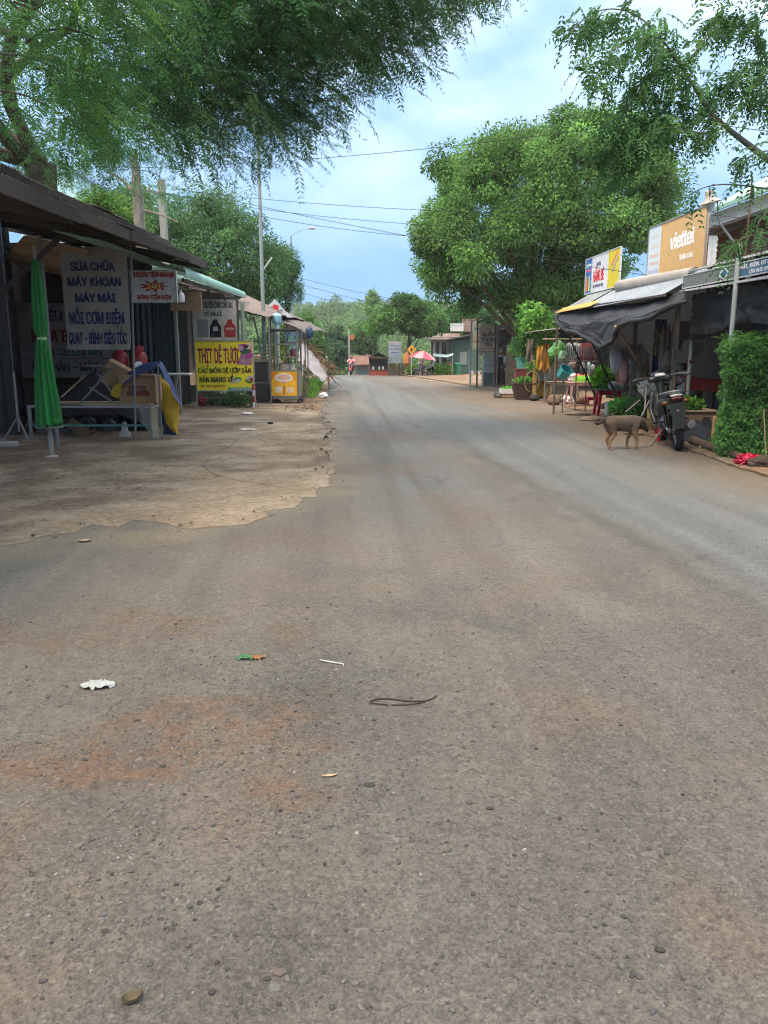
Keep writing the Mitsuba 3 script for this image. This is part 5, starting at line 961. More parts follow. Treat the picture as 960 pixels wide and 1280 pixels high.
side_sign('grocery_sign', 'slanting grocery roof sign with blue, white and yellow panels', 6.3, mY[0], 3.02, 6.3, mY[1], mw, mh, (.66, .68, .70),
      [('TẠP HÓA', .085, .98, .60, (.10, .09, .22), .34), ('HẰNG BÉ', .24, 1.02, .25, (.55, .03, .05), .78), ('ĐT: 0905 090 555', .06, 1.0, .11, (.08, .08, .20), .78)], frame_=((.55, .58, .6), .02), thick_=.03,
      extra=[('blue_panel', box(.46, mh - .03, .002, (.24, mh / 2, 0)), (.05, .14, .36)), ('yellow_board', box(.78, mh - .03, .002, (mw - .40, mh / 2, 0)), (.60, .50, .05)), ('printed_stripe', mv(poly([(1.95, .30), (2.32, .62), (2.32, .70), (1.95, .40)], .002), 0, 0, .002), (.30, .30, .42)), ('printed_stripe', mv(poly([(1.9, .45), (2.3, .75), (2.3, .80), (1.9, .55)], .002), 0, 0, .002), (.62, .20, .12)), ('printed_band', box(.4, .07, .003, (.24, .68, .002)), (.55, .6, .66)), ('printed_band', box(.4, .06, .003, (.24, .56, .002)), (.5, .12, .2))]
      + [('printed_drink', mv(poly([(x, .06), (x + .10, .06), (x + .08, .3 + q), (x + .02, .3 + q)], .003), 0, 0, .002), c) for x, q, c in ((.05, .14, (.55, .30, .05)), (.16, .05, (.45, .08, .04)), (.27, .12, (.6, .5, .3)), (.36, .02, (.1, .35, .3)))])
t = side_sign('blue_shop_sign', 'long low blue fascia sign with white lettering and a diamond emblem above the dark stall', 5.75, 13.35, 2.59, 5.75, 10.4, 2.95, .20, (.05, .14, .24),
      [('MÁY, ĐIỆN, ĐT 0983', .055, 2.35, .115, (.70, .72, .74), .98), ('TẬN NƠI 0985', .05, 2.42, .03, (.62, .66, .7), .62)], frame_=((.5, .53, .55), .016),
      extra=[('grey_print', box(1.75, .19, .003, (.89, .10, 0)), (.17, .20, .20)), ('emblem', mv(poly([(1.2, .10), (1.42, .185), (1.58, .10), (1.42, .015)], .003), 0, 0, .003), (.6, .64, .64)), ('emblem', mv(poly([(1.30, .09), (1.42, .165), (1.52, .11), (1.40, .03)], .003), 0, 0, .006), (.03, .17, .34))])

# black tarpaulin hung along the eave
t = thing('black_tarp', 'large black tarpaulin sagging from the stall eave over the vegetables', 'tarpaulin')
top = [(694.5, 388, 20.2), (741, 385, 17.4), (786, 381, 15.4), (842, 371, 13.4), (858, 367, 12.9)]
mid = [(693.5, 392, 19.9), (733, 403, 16.9), (778, 396, 14.8), (830, 384, 13.2), (858, 373, 12.8)]
low = [(695, 397, 19.6), (712, 415, 18.0), (735, 424, 16.6), (757, 434, 15.5), (770, 414, 14.6), (815, 396, 13.3), (859, 378, 12.8)]
roww = [np.array([at(*q) for q in r_]) for r_ in (top, mid, low)]; roww[0][:, 2] += .03
def cloth_fn(U, V):
    P = np.array([curve(r_, U.shape[0]) for r_ in roww]); out = np.zeros(U.shape + (3,)); v = np.linspace(0, 1, U.shape[1])
    for i in range(U.shape[0]): out[i] = np.array([np.interp(v, [0, .5, 1], P[:, i, k_]) for k_ in range(3)]).T
    sag = np.sin(np.pi * V) * .06; u = U * 7
    fold = .055 * np.sin(u * 5.5 + 3 * V + 1.2 * np.sin(u * 1.7)) * V * (1 - .3 * V) + .05 * (meshkit.fbm(np.stack([u * 1.6 + V * 2.5, V * 1.6 - u * .4, U * 0], -1), 4, 3) - .5) + .10 * (meshkit.fbm(np.stack([u * .6 + V, V * .8, U * 0], -1), 3, 8) - .5)
    rg_ = 1 - 2 * np.abs(meshkit.fbm(np.stack([u * 1.1 + V * 3.2, V * 2.6 - u * .5, U * 0 + 4], -1), 3, 12) - .5); fold = fold + .035 * (rg_ ** 5 - .3) * np.minimum(1, V * 3) + .018 * (meshkit.fbm(np.stack([u * 5 + V * 3, V * 5, U * 0], -1), 3, 14) - .5)
    pinch = .012 * np.sin(u * 21) * np.exp(-V * 5)
    return out + np.stack([-fold * .7 - pinch, -fold * .6, -sag * .5 + fold * .5], -1)
part(t, 'cloth', [(thick(grid(cloth_fn, 190, 56), .004), (.028, .032, .037), .6)], 'cloth')
hem = np.array([cloth_fn(*np.meshgrid(np.linspace(0, 1, 60), [0, 1], indexing='ij'))[i, 1] for i in range(60)])
part(t, 'rolled_hem', [(tube(hem, .045 + .012 * np.sin(np.arange(60) * 1.7), 8), (.02, .023, .027), .25)], 'cloth')
t = thing('black_curtain', 'black plastic sheet curtain hanging under the eave behind the lamp pole', 'curtain')
cu = grid(lambda U, V: np.stack([R(5.98, 9.6, 0)[0] + (R(5.98, 13.4, 0) - R(5.98, 9.6, 0))[0] * U + .05 * np.sin(U * 34 + 2 * V) * V + .12 * (meshkit.fbm(np.stack([U * 9 + V, V * 3, U * 0], -1), 4, 4) - .5) - .04 * (1 - 2 * np.abs(meshkit.fbm(np.stack([U * 6 + V * 2, V * 2 - U * 3, U * 0 + 2], -1), 3, 9) - .5)) ** 5, 9.6 + 3.8 * U + .04 * np.sin(V * 6 + U * 9), 2.50 - V * (.60 + .07 * np.sin(U * 9)) + 0 * U], -1), 150, 30); part(t, 'sheet', [(thick(cu, .004), (.026, .030, .034), .6)], 'cloth')
lo = grid(lambda U, V: np.stack([R(6.2, 9.6, 0)[0] + (R(6.2, 14.5, 0) - R(6.2, 9.6, 0))[0] * U + .04 * np.sin(U * 50), 9.6 + 4.9 * U, 2.1 - V * .34 + 0 * U], -1), 80, 8); part(t, 'under_fold', [(thick(lo, .004), (.028, .03, .034), .3)], 'cloth')
for nm, lb, p, q, c, r_ in (('bamboo_prop', 'pale bamboo prop leaning under the middle of the black tarpaulin', (769, 411, 14.7), (815, 478, 16.2), (.30, .20, .11), .028), ('dark_prop', 'dark leaning prop pole from the tarpaulin hem to the greens', (735, 420, 16.7), (776, 508, 17.6), (.05, .04, .035), .026), ('thin_prop', 'thin dark prop pole under the left end of the tarpaulin', (708, 416, 18.4), (746, 500, 19.6), (.055, .045, .04), .02)):
    p, q = at(*p), at(*q); q = p + (q - p) * 1.0; solo(nm, lb, 'pole', [(rod(p + [0, 0, .05], q, r_, r_ * 1.1), c)], 'wood')
b = at(695, 444, 20.0) * [1, 1, 0]; solo('corner_pole', 'thin upright pole holding up the left tip of the black tarpaulin', 'pole', [(rod(b, b + [0, 0, 2.62], .028), (.12, .10, .08))], 'wood')

# lamp on its pole above the hedge
t = thing('shop_lamp', 'bell shaped lamp on a bracket from a grey pole behind the hedge', 'lamp'); b = at(912, 444, 11.5) * [1, 1, 0]; pz = at(912, 306, 11.5)[2]
part(t, 'pole', [(rod(b, b + [0, 0, pz], .034, sides=12), (.36, .40, .40), .3)], 'satin'); part(t, 'pole_cap', [(mv(lathe([(.001, .02), (.045, .02), (.045, -.05), (.04, -.05)], 12), b + [0, 0, pz + .01]), (.4, .42, .42))], 'satin')
lh = at(887, 249, 11.15); part(t, 'bracket', [(rod(b + [0, 0, pz - .06], at(900, 280, 11.24), .016), (.36, .40, .40))], 'satin'); part(t, 'bracket', [(tube(curve([at(900, 280, 11.24), at(897, 262, 11.2), at(893, 240, 11.15), lh + [.02, 0, .13]], 8), .010, 6), (.3, .3, .3))], 'satin')
tl = xf(lathe([(.02, .12), (.045, .10), (.05, .04), (.09, -.01), (.145, -.045), (.15, -.055), (.13, -.05), (.04, .0)], 22), mv_(lh) @ rot((0, 1, 0), -14)); hd = part(t, 'shade', [(tl, (.36, .30, .27), .5)], 'satin'); part(hd, 'bulb', [(xf(lathe([(.001, -.17), (.05, -.165), (.058, -.14), (.058, -.04), (.03, -.01)], 16), mv_(lh) @ rot((0, 1, 0), -14)), (.66, .66, .70), .15)], 'gloss')
b = at(920.5, 444, 12.9) * [1, 1, 0]; solo('rusty_rod', 'thin rusty rod standing beside the lamp pole above the roof', 'pole', [(rod(b + [0, 0, 2.4], b + [0, 0, 4.25], .014), (.16, .08, .055))], 'rusty')

# ------------------------------------------------------------------ goods in the stall
def G2(px, py, z=VZ): return gnd(px, py, z)
def plastic_table(name, label, c, w, d, h, col, cat, slots=True, mat='satin', yaw=0, taper=.85):
    t = thing(name, label, cat); M = mv_(c) @ rot(Z3, yaw)
    part(t, 'top', [(xf(box(w, d, .035, (0, 0, h - .035), b=.01), M), col, .3)], mat); part(t, 'apron', [(xf(box(w * .94, d * .94, .06, (0, 0, h - .095), b=.006), M), np.array(col) * .85, .3)], mat)
    for sx in (-1, 1):
        for sy in (-1, 1):
            p, q = np.array([sx * w * .40, sy * d * .40, h - .09]), np.array([sx * w * .49, sy * d * .49, 0]); l = part(t, 'leg', [(xf(bar(p, q, .07 if slots else .055, .045 if slots else .05, b=.008), M), col, .3)], mat)
            if slots: part(l, 'groove', [(xf(bar(p * .6 + q * .4 + [0, -.024, 0], p * .15 + q * .85 + [0, -.024, 0], .022, .004), M), np.array(col) * .35, .2)], mat)
    return t
RED = (.46, .012, .035)
pt = G2(758.5, 519); plastic_table('red_plastic_table', 'tall red plastic stool with slotted legs carrying a board of vegetables', (pt[0], pt[1], VZ), .56, .40, .60, RED, 'stool')
bd = thing('goods_board', 'dark board laid over the red stool and covered with vegetables', 'board'); scene[bd] = to_ply([(box(1.35, .7, .035, (pt[0] + .32, pt[1] + .05, VZ + .605), b=.006), (.10, .085, .075))], 'wood')
solo('white_bucket', 'white plastic tub standing under the red stool', 'bucket', [(mv(lathe([(.001, 0), (.075, 0), (.09, .30), (.10, .30), (.10, .33), (.08, .33), (.075, .02)], 18), pt[0] + .02, pt[1] - .02, VZ), (.62, .62, .60), .2)], 'satin')
ps = G2(740, 506); plastic_table('small_red_stool', 'low red plastic stool behind the legs of the pink table', (ps[0], ps[1], VZ), .36, .30, .24, RED, 'stool')
pk_ = G2(730, 508); plastic_table('pink_table', 'worn pink plastic table with vegetable trays on it', (pk_[0], pk_[1] + .2, VZ), .92, .62, .69, (.34, .19, .175), 'table', slots=False)
pw = G2(705, 504); t = plastic_table('wooden_table', 'rough wooden stall table left of the pink table', (pw[0], pw[1] + .3, VZ), .95, .6, .66, (.14, .115, .085), 'table', slots=False, mat='wood')
pb = G2(690, 500); plastic_table('back_table', 'low brown stall counter behind the yellow box', (pb[0] + .15, pb[1] + .9, VZ), 1.5, .6, .62, (.13, .055, .04), 'table', slots=False)
zt = VZ + .64
def on_board(dx, dy, dz=0): return np.array([pt[0] + dx, pt[1] + dy, zt + dz])
leafy('leafy_bunch', 'bright green bunch of leaves drooping over the left end of the goods board', 'vegetables', on_board(-.06, .25, .22), (.20, .18, .28), 420, .16, (.10, .24, .02), 41, up=-.1)
leafy('leafy_bunch', 'bunch of fern green herbs beside the pink cloth bundle', 'vegetables', on_board(.26, .45, .30), (.26, .16, .16), 420, .12, (.07, .17, .025), 42)
leafy('leafy_bunch', 'small dark green bunch at the right end of the goods board', 'vegetables', on_board(.80, -.1, .06), (.22, .16, .10), 300, .10, (.07, .16, .03), 43)
for i, (dx, dy, c, s, lb) in enumerate(((.10, -.1, (.50, .50, .50), .11, 'white bag of vegetables at the left of the goods board'), (.32, -.05, (.33, .40, .34), .12, 'pale green bag in the middle of the goods board'), (.52, .0, (.42, .40, .40), .12, 'greyish bag beside the brown jar on the goods board'), (.24, .2, (.38, .16, .13), .10, 'reddish bag behind the pale bags on the goods board'))):
    solo('vegetable_bag', lb, 'bag', [(mv(lump(s, 60 + i, (1.1, .9, .9), amp=.5, sub=3, freq=2.4), on_board(dx, dy, s * .7)), c, .3)], 'satin')
t = thing('brown_jar', 'brown jar with a grey lid standing among the bags on the goods board', 'jar'); p = on_board(.70, .12); part(t, 'body', [(mv(lathe([(.001, 0), (.085, 0), (.095, .03), (.095, .15), (.07, .19), (.07, .21), (.001, .21)], 18), p), (.20, .09, .05))], 'gloss'); part(t, 'lid', [(mv(lathe([(.08, .19), (.08, .24), (.001, .25)], 18), p), (.35, .35, .37))], 'satin')
# pink table goods
def tray(name, label, c, w, d, h, col, fill=None, seed=1, cat='tray', ls=.07):
    t = thing(name, label, cat); c = np.asarray(c, float)
    part(t, 'base', [(box(w, d, .012, c, b=.003), col, .3)], 'satin')
    for sx, sy, ww, dd in ((0, -1, w, .012), (0, 1, w, .012), (-1, 0, .012, d - .024), (1, 0, .012, d - .024)): part(t, 'side', [(box(ww, dd, h, c + [sx * (w / 2 - .006), sy * (d / 2 - .006), .0125]), col, .3)], 'satin')
    if fill is not None:
        r = np.random.default_rng(seed); n = 260; P = c + np.c_[r.uniform(-w * .46, w * .46, n), r.uniform(-d * .46, d * .46, n), h * .7 + r.random(n) * .09]; m = leaves(P, unit(r.standard_normal((n, 3)) + [0, 0, .4]), unit(r.standard_normal((n, 3)) + [0, 0, 1]), ls * r.uniform(.6, 1.4, n), .03, tint(r, n, fill, .25)); k = numbered(t + '__produce'); scene[k] = leaf_ply([m]); tag(k, kind='stuff')
    return t
z2 = VZ + .695; tray('green_tray', 'bright green plastic tray of greens on the pink table', (pk_[0] + .05, pk_[1] + .12, z2), .62, .34, .09, (.20, .48, .06), (.16, .36, .05), 3); tray('pink_tray', 'pink tray of meat behind the green tray', (pk_[0] + .08, pk_[1] + .42, z2 + .04), .60, .24, .12, (.46, .16, .15), (.42, .12, .11), 4)
solo('white_sack', 'white bag at the left end of the pink table', 'bag', [(mv(lump(.15, 71, (1.2, .8, .9), amp=.5, sub=3), pw[0] + .30, pw[1] + .25, VZ + .78), (.62, .60, .58), .2)], 'satin'); solo('white_sack', 'white lumpy sack on the ground under the wooden table', 'bag', [(mv(lump(.17, 72, (1.1, .8, .85), amp=.5, sub=3), G2(710, 505) + [0, .1, .12]), (.58, .56, .53), .3)], 'satin')
for px, py, s, c, lb in ((757, 511, .13, (.06, .04, .03), 'dark round stone on the verge edge in front of the pink table'), (692, 505, .19, (.17, .11, .07), 'brown sawn log end beside the yellow box'), (727, 505, .17, (.15, .085, .06), 'brown stone under the pink table'), (668, 500, .14, (.05, .045, .04), 'black stone at the foot of the wooden post')):
    solo('verge_stone', lb, 'stone', [(mv(lump(s, px, (1.15, .9, .85), amp=.25), G2(px, py) + [0, 0, s * .55]), c, .5)])
for px, py, s, k_, lb in ((742, 524, .20, (1.6, 1, .35), 'flat tan rock in front of the round dark stone'), (776, 531, .22, (1.5, 1, .3), 'flat tan rock under the dog tail end of the verge'), (765, 526, .12, (1.5, 1, .5), 'small tan rock in front of the red stool'), (800, 541, .18, (1.7, 1, .35), 'flat tan rock in front of the leaf vegetables'), (724, 517, .2, (1.8, 1, .3), 'flat tan rock farthest left on the verge edge')):
    solo('verge_rock', lb, 'rock', [(mv(lump(s, px + 3, k_, amp=.3), G2(px, py) + [0, 0, .0]), np.array((.20, .145, .10)) * R1.uniform(.8, 1.2), .5)], group='flat rocks along the verge edge')
# racks of packets, bags hanging behind
b0, b1 = at(693, 424, 20.3), at(735, 424, 20.3); t = thing('bamboo_rack', 'bamboo frame hung with rows of snack packets left of the tarpaulin', 'rack')
part(t, 'rail', [(rod(b0 - [.3, 0, 0], b1 + [.05, 0, 0], .017), (.34, .29, .17))], 'wood'); part(t, 'rail', [(rod(at(700, 451, 20.35), at(748, 452, 20.35), .015), (.25, .2, .13))], 'wood')
for x in (706, 722, 735, 746): part(t, 'post', [(rod(at(x, 444, 20.4) * [1, 1, 0], at(x, 424, 20.4), .016), (.14, .12, .10))], 'wood')
def packet(name, label, o, w, h, col, stripe, group):
    t = thing(name, label, 'packet', group); m = grid(lambda U, V: np.stack([(U - .5) * w, -.025 * np.sin(np.pi * U) * np.sin(np.pi * V) ** .5, (V - 1) * h], -1), 7, 7); m = mv(xf(m, rot(Z3, R1.normal(0, 14))), o); part(t, 'bag', [(thick(m, .012), col, .2)], 'gloss'); part(t, 'printed_band', [(thick(mv(grid(lambda U, V: np.stack([(U - .5) * w * .35, -.027 - 0 * U, -h * (.2 + .62 * V)], -1), 3, 3), o), .003), stripe, .2)], 'gloss')
for i in range(7): packet('white_packet', f'{ORD[i]} white and dark striped snack packet from the left on the bamboo rack', at(709 + i * 2.6, 430 - R1.random() * 2, 20.25), .055, .36 + R1.normal(0, .02), (.55, .58, .60), (.07, .07, .09), 'white snack packets on the rack')
for i in range(8): packet('red_packet', f'{ORD[i]} red and white striped snack packet from the left on the bamboo rack', at(727.5 + i * 2.5, 430 - R1.random() * 2, 20.2), .055, .40 + R1.normal(0, .02), (.50, .13, .11), (.58, .50, .46), 'red snack packets on the rack')
def bagmesh(o, w, h, seed, d=None):
    m = lathe([(.001, -1), (.55, -.97), (.95, -.75), (1.0, -.45), (.75, -.2), (.3, -.05), (.12, .0)], 16); v = m.vertices * [w / 2, (d or w) / 2, h]; v = v * (1 + .60 * (meshkit.fbm(v * 8 + seed, 3, seed) - .5)[:, None] * 2 * np.array([1, 1, .15])); return mv(trimesh.Trimesh(v, m.faces, process=False), o)
for x, y, Y, w, h, c, lb in ((699, 425, 20.1, .30, .66, (.13, .40, .08), 'bright green plastic bag hanging at the left end of the rack'), (692, 432, 20.5, .24, .48, (.12, .36, .10), 'green bag hanging leftmost beside the corner pole'), (703.5, 436, 20.0, .22, .44, (.35, .52, .36), 'pale green and white bag hanging under the rack end'),
                       (675, 432, 25, .20, .70, (.40, .20, .025), 'long yellow orange bag hanging behind the yellow box'), (683, 430, 25.2, .22, .85, (.36, .16, .025), 'orange cloth hanging right of the long yellow cloth'), (663, 424, 25.3, .24, .7, (.13, .11, .09), 'grey sack hanging by the young tree'),
                       (741, 455, 20.6, .2, .5, (.42, .40, .38), 'greyish bag hanging under the red packets'), (729, 452, 20.7, .16, .5, (.20, .16, .17), 'dark bag hanging under the white packets'), (716, 451, 20.7, .26, .35, (.25, .14, .11), 'brown bag hanging left under the rack rail'), (736, 452, 20.9, .14, .45, (.30, .45, .48), 'pale blue bag hanging under the red packets')):
    if 'yellow orange' in lb or 'orange cloth' in lb or 'sack' in lb:
        o = at(x, y, Y); m = grid(lambda U, V: np.stack([o[0] + w * (U - .5) * (1 + .3 * V + .25 * np.sin(3 * V + x)), o[1] + .05 * np.sin(U * 13 + 2 * V) + .04 * np.sin(V * 7 + U * 4), o[2] - h * V * (1 + .12 * np.sin(U * 9 + x))], -1), 18, 14); solo('hanging_cloth', lb.replace('bag hanging', 'cloth hanging').replace('sack', 'cloth'), 'cloth', [(thick(m, .006), c, .5)], 'cloth'); continue
    solo('hanging_bag', lb, 'bag', [(bagmesh(at(x, y, Y), w * 1.1, h * .72, int(x)), np.array(c) * .8, .5)], 'satin')
t = thing('teal_basket', 'turquoise plastic basket hanging tilted under the rack', 'basket'); M = mv_(at(705, 466, 20.2)) @ rot((0, 1, 0), 28) @ rot((1, 0, 0), 35)
part(t, 'bowl', [(xf(lathe([(.10, -.14), (.13, -.14), (.19, .12), (.205, .12), (.205, .14), (.18, .14), (.12, -.12), (.001, -.12)], 6, 20), M), (.06, .38, .38), .2)], 'satin')
# bundles of clear plastic bags
CB = ['leftmost greyish bag', 'dark maroon bag', 'pale brown bag left of the prop', 'tan bag at the prop', 'long darker tan bag', 'rightmost pale tan bag', 'lower whitish bag in the middle', 'lower reddish bag', 'lower pinkish tan bag']
for i, (x, y, Y, w, h, c) in enumerate(((771, 430, 15.9, .26, .60, (.36, .33, .36)), (777, 434, 16.0, .24, .72, (.20, .09, .10)), (786, 428, 16.4, .30, .62, (.33, .27, .22)), (793, 430, 16.5, .28, .66, (.40, .34, .28)), (800, 428, 16.6, .26, .80, (.30, .24, .19)), (805, 436, 16.3, .24, .60, (.38, .32, .26)), (790, 448, 15.9, .30, .45, (.45, .40, .38)), (781, 450, 15.8, .24, .50, (.30, .16, .15)), (797, 452, 15.9, .22, .45, (.42, .30, .27)))):
    solo('clear_bag', CB[i] + ' hanging in the bundle behind the bamboo prop', 'bag', [(bagmesh(at(x, y, Y), w, h, 200 + i), c, .5)], 'gloss', group='plastic bags in the hanging bundle')
for i, (x, y, w, h, c, lb) in enumerate(((830, 404, .13, .95, (.16, .13, .12), 'brown string of goods hanging right of the blue curtain'), (836, 404, .12, .80, (.14, .085, .09), 'dark reddish string of goods hanging beside the pale bag'), (842, 405, .13, .90, (.12, .10, .10), 'dark string of goods hanging nearest the steel post'), (834, 436, .24, .42, (.22, .20, .15), 'pale olive bag hanging low right of the blue curtain'), (850, 453, .16, .16, (.26, .27, .26), 'small grey round bag hanging by the steel post'))):
    solo('hanging_goods', lb, 'bag', [(bagmesh(at(x, y, 15.2), w, h, 300 + i), c, .4)], 'satin')
cb = grid(lambda U, V: np.stack([at(816, 444, 16.9)[0] + .26 * U, 16.9 + .03 * np.sin(U * 14), 2.25 - 1.32 * V + 0 * U], -1), 18, 6); solo('blue_curtain', 'dark blue cloth curtain hanging in the middle of the stall', 'curtain', [(thick(cb, .004), (.010, .03, .13), .2)], 'cloth')
ww = at(762, 444, 19.5); t = thing('wire_screen', 'dark wire mesh screen behind the hanging bags', 'screen')
for i in range(10): part(t, 'wire', [(rod([ww[0] - .55 + .13 * i, 19.6, .7], [ww[0] - .55 + .13 * i, 19.6, 2.0], .006, sides=5), (.12, .14, .15))])
for i in range(4): part(t, 'rail', [(rod([ww[0] - .6, 19.6, .75 + .4 * i], [ww[0] + .7, 19.6, .75 + .4 * i], .008, sides=5), (.12, .14, .15))])
# steel post, fan, red bench, tank
b = at(863, 444, 14.0) * [1, 1, 0]; t = thing('steel_post', 'pale steel post with a clamp standing behind the motorbike', 'post'); part(t, 'pipe', [(rod(b, b + [0, 0, 1.92], .032, sides=12), (.34, .40, .36), .3)], 'satin'); part(t, 'clamp', [(box(.12, .05, .05, b + [.05, 0, 1.74], b=.01), (.45, .46, .44))], 'metal'); part(t, 'red_cord', [(box(.10, .05, .06, b + [.02, -.035, 1.36], b=.02), (.12, .03, .04))], 'satin')
t = thing('standing_fan', 'electric fan with a round wire guard right of the steel post', 'fan'); fc = at(870, 433, 14.3); M = frame(fc, (1, .35, 0), uy=(0, 0, 1))
for r_ in (.05, .10, .15, .175): part(t, 'guard_ring', [(xf(trimesh.creation.torus(r_, .005, major_sections=28, minor_sections=6), M), (.30, .28, .24), .2)], 'satin')
for k_ in range(16): part(t, 'guard_wire', [(xf(tube([[.03 * math.cos(k_ * .3927), .03 * math.sin(k_ * .3927), .05], [.12 * math.cos(k_ * .3927), .12 * math.sin(k_ * .3927), .045], [.175 * math.cos(k_ * .3927), .175 * math.sin(k_ * .3927), 0]], .003, 4), M), (.30, .28, .24), .2)])
for k_ in range(3): part(t, 'blade', [(xf(xf(lump(.07, 3, (1, .55, .08), amp=.05), mv_((.08, 0, 0))), M @ rot(Z3, k_ * 120)), (.33, .33, .28), .2)], 'satin')
part(t, 'hub', [(xf(lump(.045, 3, amp=.02), M @ mv_((0, 0, .03))), (.45, .42, .36))], 'satin'); part(t, 'stem', [(rod(fc + [0, .05, -.16], fc * [1, 1, 0] + [0, .05, .4], .016), (.10, .09, .08))], 'satin'); part(t, 'motor', [(xf(lump(.07, 3, (1, 1, 1.3), amp=.03), M @ mv_((0, 0, -.08))), (.10, .09, .085))], 'satin')
rt = at(878, 482, 14.2); t = thing('red_bench', 'red painted wooden bench in the dark stall behind the hedge corner', 'bench'); part(t, 'front_board', [(xf(box(.62, .03, .20, (0, 0, -.09)), mv_(rt) @ rot(Z3, -6) @ rot((0, 1, 0), 5)), (.26, .025, .025), .4)], 'wood'); part(t, 'seat', [(xf(box(.62, .4, .03, (0, .2, .11)), mv_(rt) @ rot(Z3, -6) @ rot((0, 1, 0), 5)), (.22, .02, .02), .4)], 'wood')
for s in (-.26, .26): part(t, 'leg', [(box(.05, .05, rt[2] - .1, (rt[0] + s, 14.3, 0)), (.05, .04, .04))], 'wood')
tk = G2(875, 552); t = thing('concrete_tank', 'square cement water tank with a blue painted lower part behind the motorbike', 'tank'); part(t, 'body', [(box(.50, .5, .36, (tk[0], tk[1] + .25, VZ), b=.008), (.045, .055, .085), .6)]); part(t, 'upper_body', [(box(.503, .503, .14, (tk[0], tk[1] + .25, VZ + .36), b=.004), (.13, .105, .085), .6)]); part(t, 'rim', [(box(.56, .56, .035, (tk[0], tk[1] + .25, VZ + .50), b=.006), (.22, .18, .14), .6)]); part(t, 'hatch', [(box(.13, .01, .15, (tk[0] + .08, tk[1] - .006, VZ + .27)), (.03, .03, .035))])
leafy('potted_greens', 'green leafy plants growing on top of the cement tank', 'vegetables', (tk[0] - .18, tk[1] + .2, VZ + .62), (.24, .2, .10), 360, .09, (.06, .15, .03), 47)
solo('yellow_board', 'faded yellow painted board between the tank and the hedge', 'board', [(box(.09, .3, .44, G2(893, 552) + [-.02, .1, 0], b=.006), (.42, .32, .16), .7)])
ct = G2(816, 541); t = thing('wicker_basket', 'tan wicker basket with a yellow printed box on top left of the motorbike', 'basket')
part(t, 'basket', [(mv(lathe([(.001, 0), (.12, 0), (.155, .24), (.165, .24), (.165, .26), (.14, .26), (.11, .03)], 20), ct[0], ct[1] + .15, VZ), (.26, .17, .085), .6)], 'wood')
for z in (.05, .10, .15, .20): part(t, 'hoop', [(mv(trimesh.creation.torus(.128 + .14 * (z) + .002, .008, major_sections=22, minor_sections=5), ct[0], ct[1] + .15, VZ + z), (.33, .23, .12), .5)], 'wood')
t2 = thing('yellow_carton', 'yellow box with printed squares on top of the wicker basket', 'box'); part(t2, 'carton', [(box(.19, .16, .18, (ct[0] + .03, ct[1] + .13, VZ + .265), b=.004), (.52, .40, .15), .4)], 'satin'); part(t2, 'printed_square', [(box(.12, .004, .09, (ct[0] + .03, ct[1] + .0485, VZ + .31)), (.36, .2, .05))]); 
g0 = G2(790, 538); leafy('greens_pile', 'big pile of dark green leaf vegetables heaped left of the wicker basket', 'vegetables', (g0[0] + .02, g0[1] + .4, VZ + .42), (.36, .28, .17), 1500, .10, (.045, .135, .035), 48, yellow=.14)
t = thing('crate_stand', 'low dark crate under the pile of leaf vegetables', 'crate'); 
for k_ in range(3): part(t, 'slat', [(box(.66, .02, .065, (g0[0], g0[1] + .2, VZ + .02 + .085 * k_)), (.07, .05, .04))], 'wood')
for sx in (-.31, .31): part(t, 'corner_post', [(box(.04, .4, .28, (g0[0] + sx, g0[1] + .41, VZ)), (.06, .045, .035))], 'wood')
part(t, 'floor', [(box(.62, .42, .02, (g0[0], g0[1] + .42, VZ + .24)), (.06, .045, .035))], 'wood')
rr = G2(823, 552); solo('red_stick', 'short red plastic stake standing left of the motorbike', 'stake', [(box(.05, .03, .30, rr, b=.006), (.40, .02, .03), .3), (box(.14, .03, .04, rr + [-.02, 0, .14], b=.006), (.40, .02, .03), .3)], 'satin')
t = thing('bicycle_fork', 'pale crossed metal bars propped among the goods left of the motorbike', 'frame')
for p, q in (((796, 480, 14.6), (808, 500, 14.5)), ((808, 482, 14.5), (806, 512, 14.4)), ((800, 500, 14.6), (782, 515, 14.8)), ((812, 500, 14.4), (802, 520, 14.4))): part(t, 'bar', [(rod(at(*p), at(*q), .014), (.36, .33, .29))], 'satin')
lg = [G2(866, 555), G2(895, 565), G2(932, 577)]; t = thing('fallen_log', 'long dark log lying along the verge in front of the tank and hedge', 'log'); part(t, 'trunk', [(tube(curve([lg[0] + [0, 0, .055], lg[1] + [0, .03, .05], lg[2] + [0, .05, .045]], 14), np.linspace(.075, .05, 14) * (1 + .06 * R1.standard_normal(14)), 10), (.10, .075, .055))], 'bark'); part(t, 'sawn_end', [(xf(lathe([(.001, .003), (.06, .003), (.066, -.01)], 14), frame(lg[0] + [-.002, -.005, .055], (0, 0, 1), uz=(-.8, -.35, 0), uy=np.cross((-.8, -.35, 0), (0, 0, 1)))), (.26, .19, .12))], 'wood')
solo('red_plastic_bag', 'crumpled red plastic bag on the verge below the hedge', 'bag', [(mv(lump(.15, 81, (1.25, .7, .55), amp=.7, sub=4, freq=2.3), G2(937, 580) + [0, 0, .06]), (.40, .01, .04), .15)], 'gloss')
solo('dark_clod', 'dark clump of leaves and earth beside the red plastic bag', 'clod', [(mv(lump(.14, 82, (1.3, .9, .6), amp=.5, sub=3), G2(954, 583) + [0, .05, .05]), (.07, .06, .04), .6)])
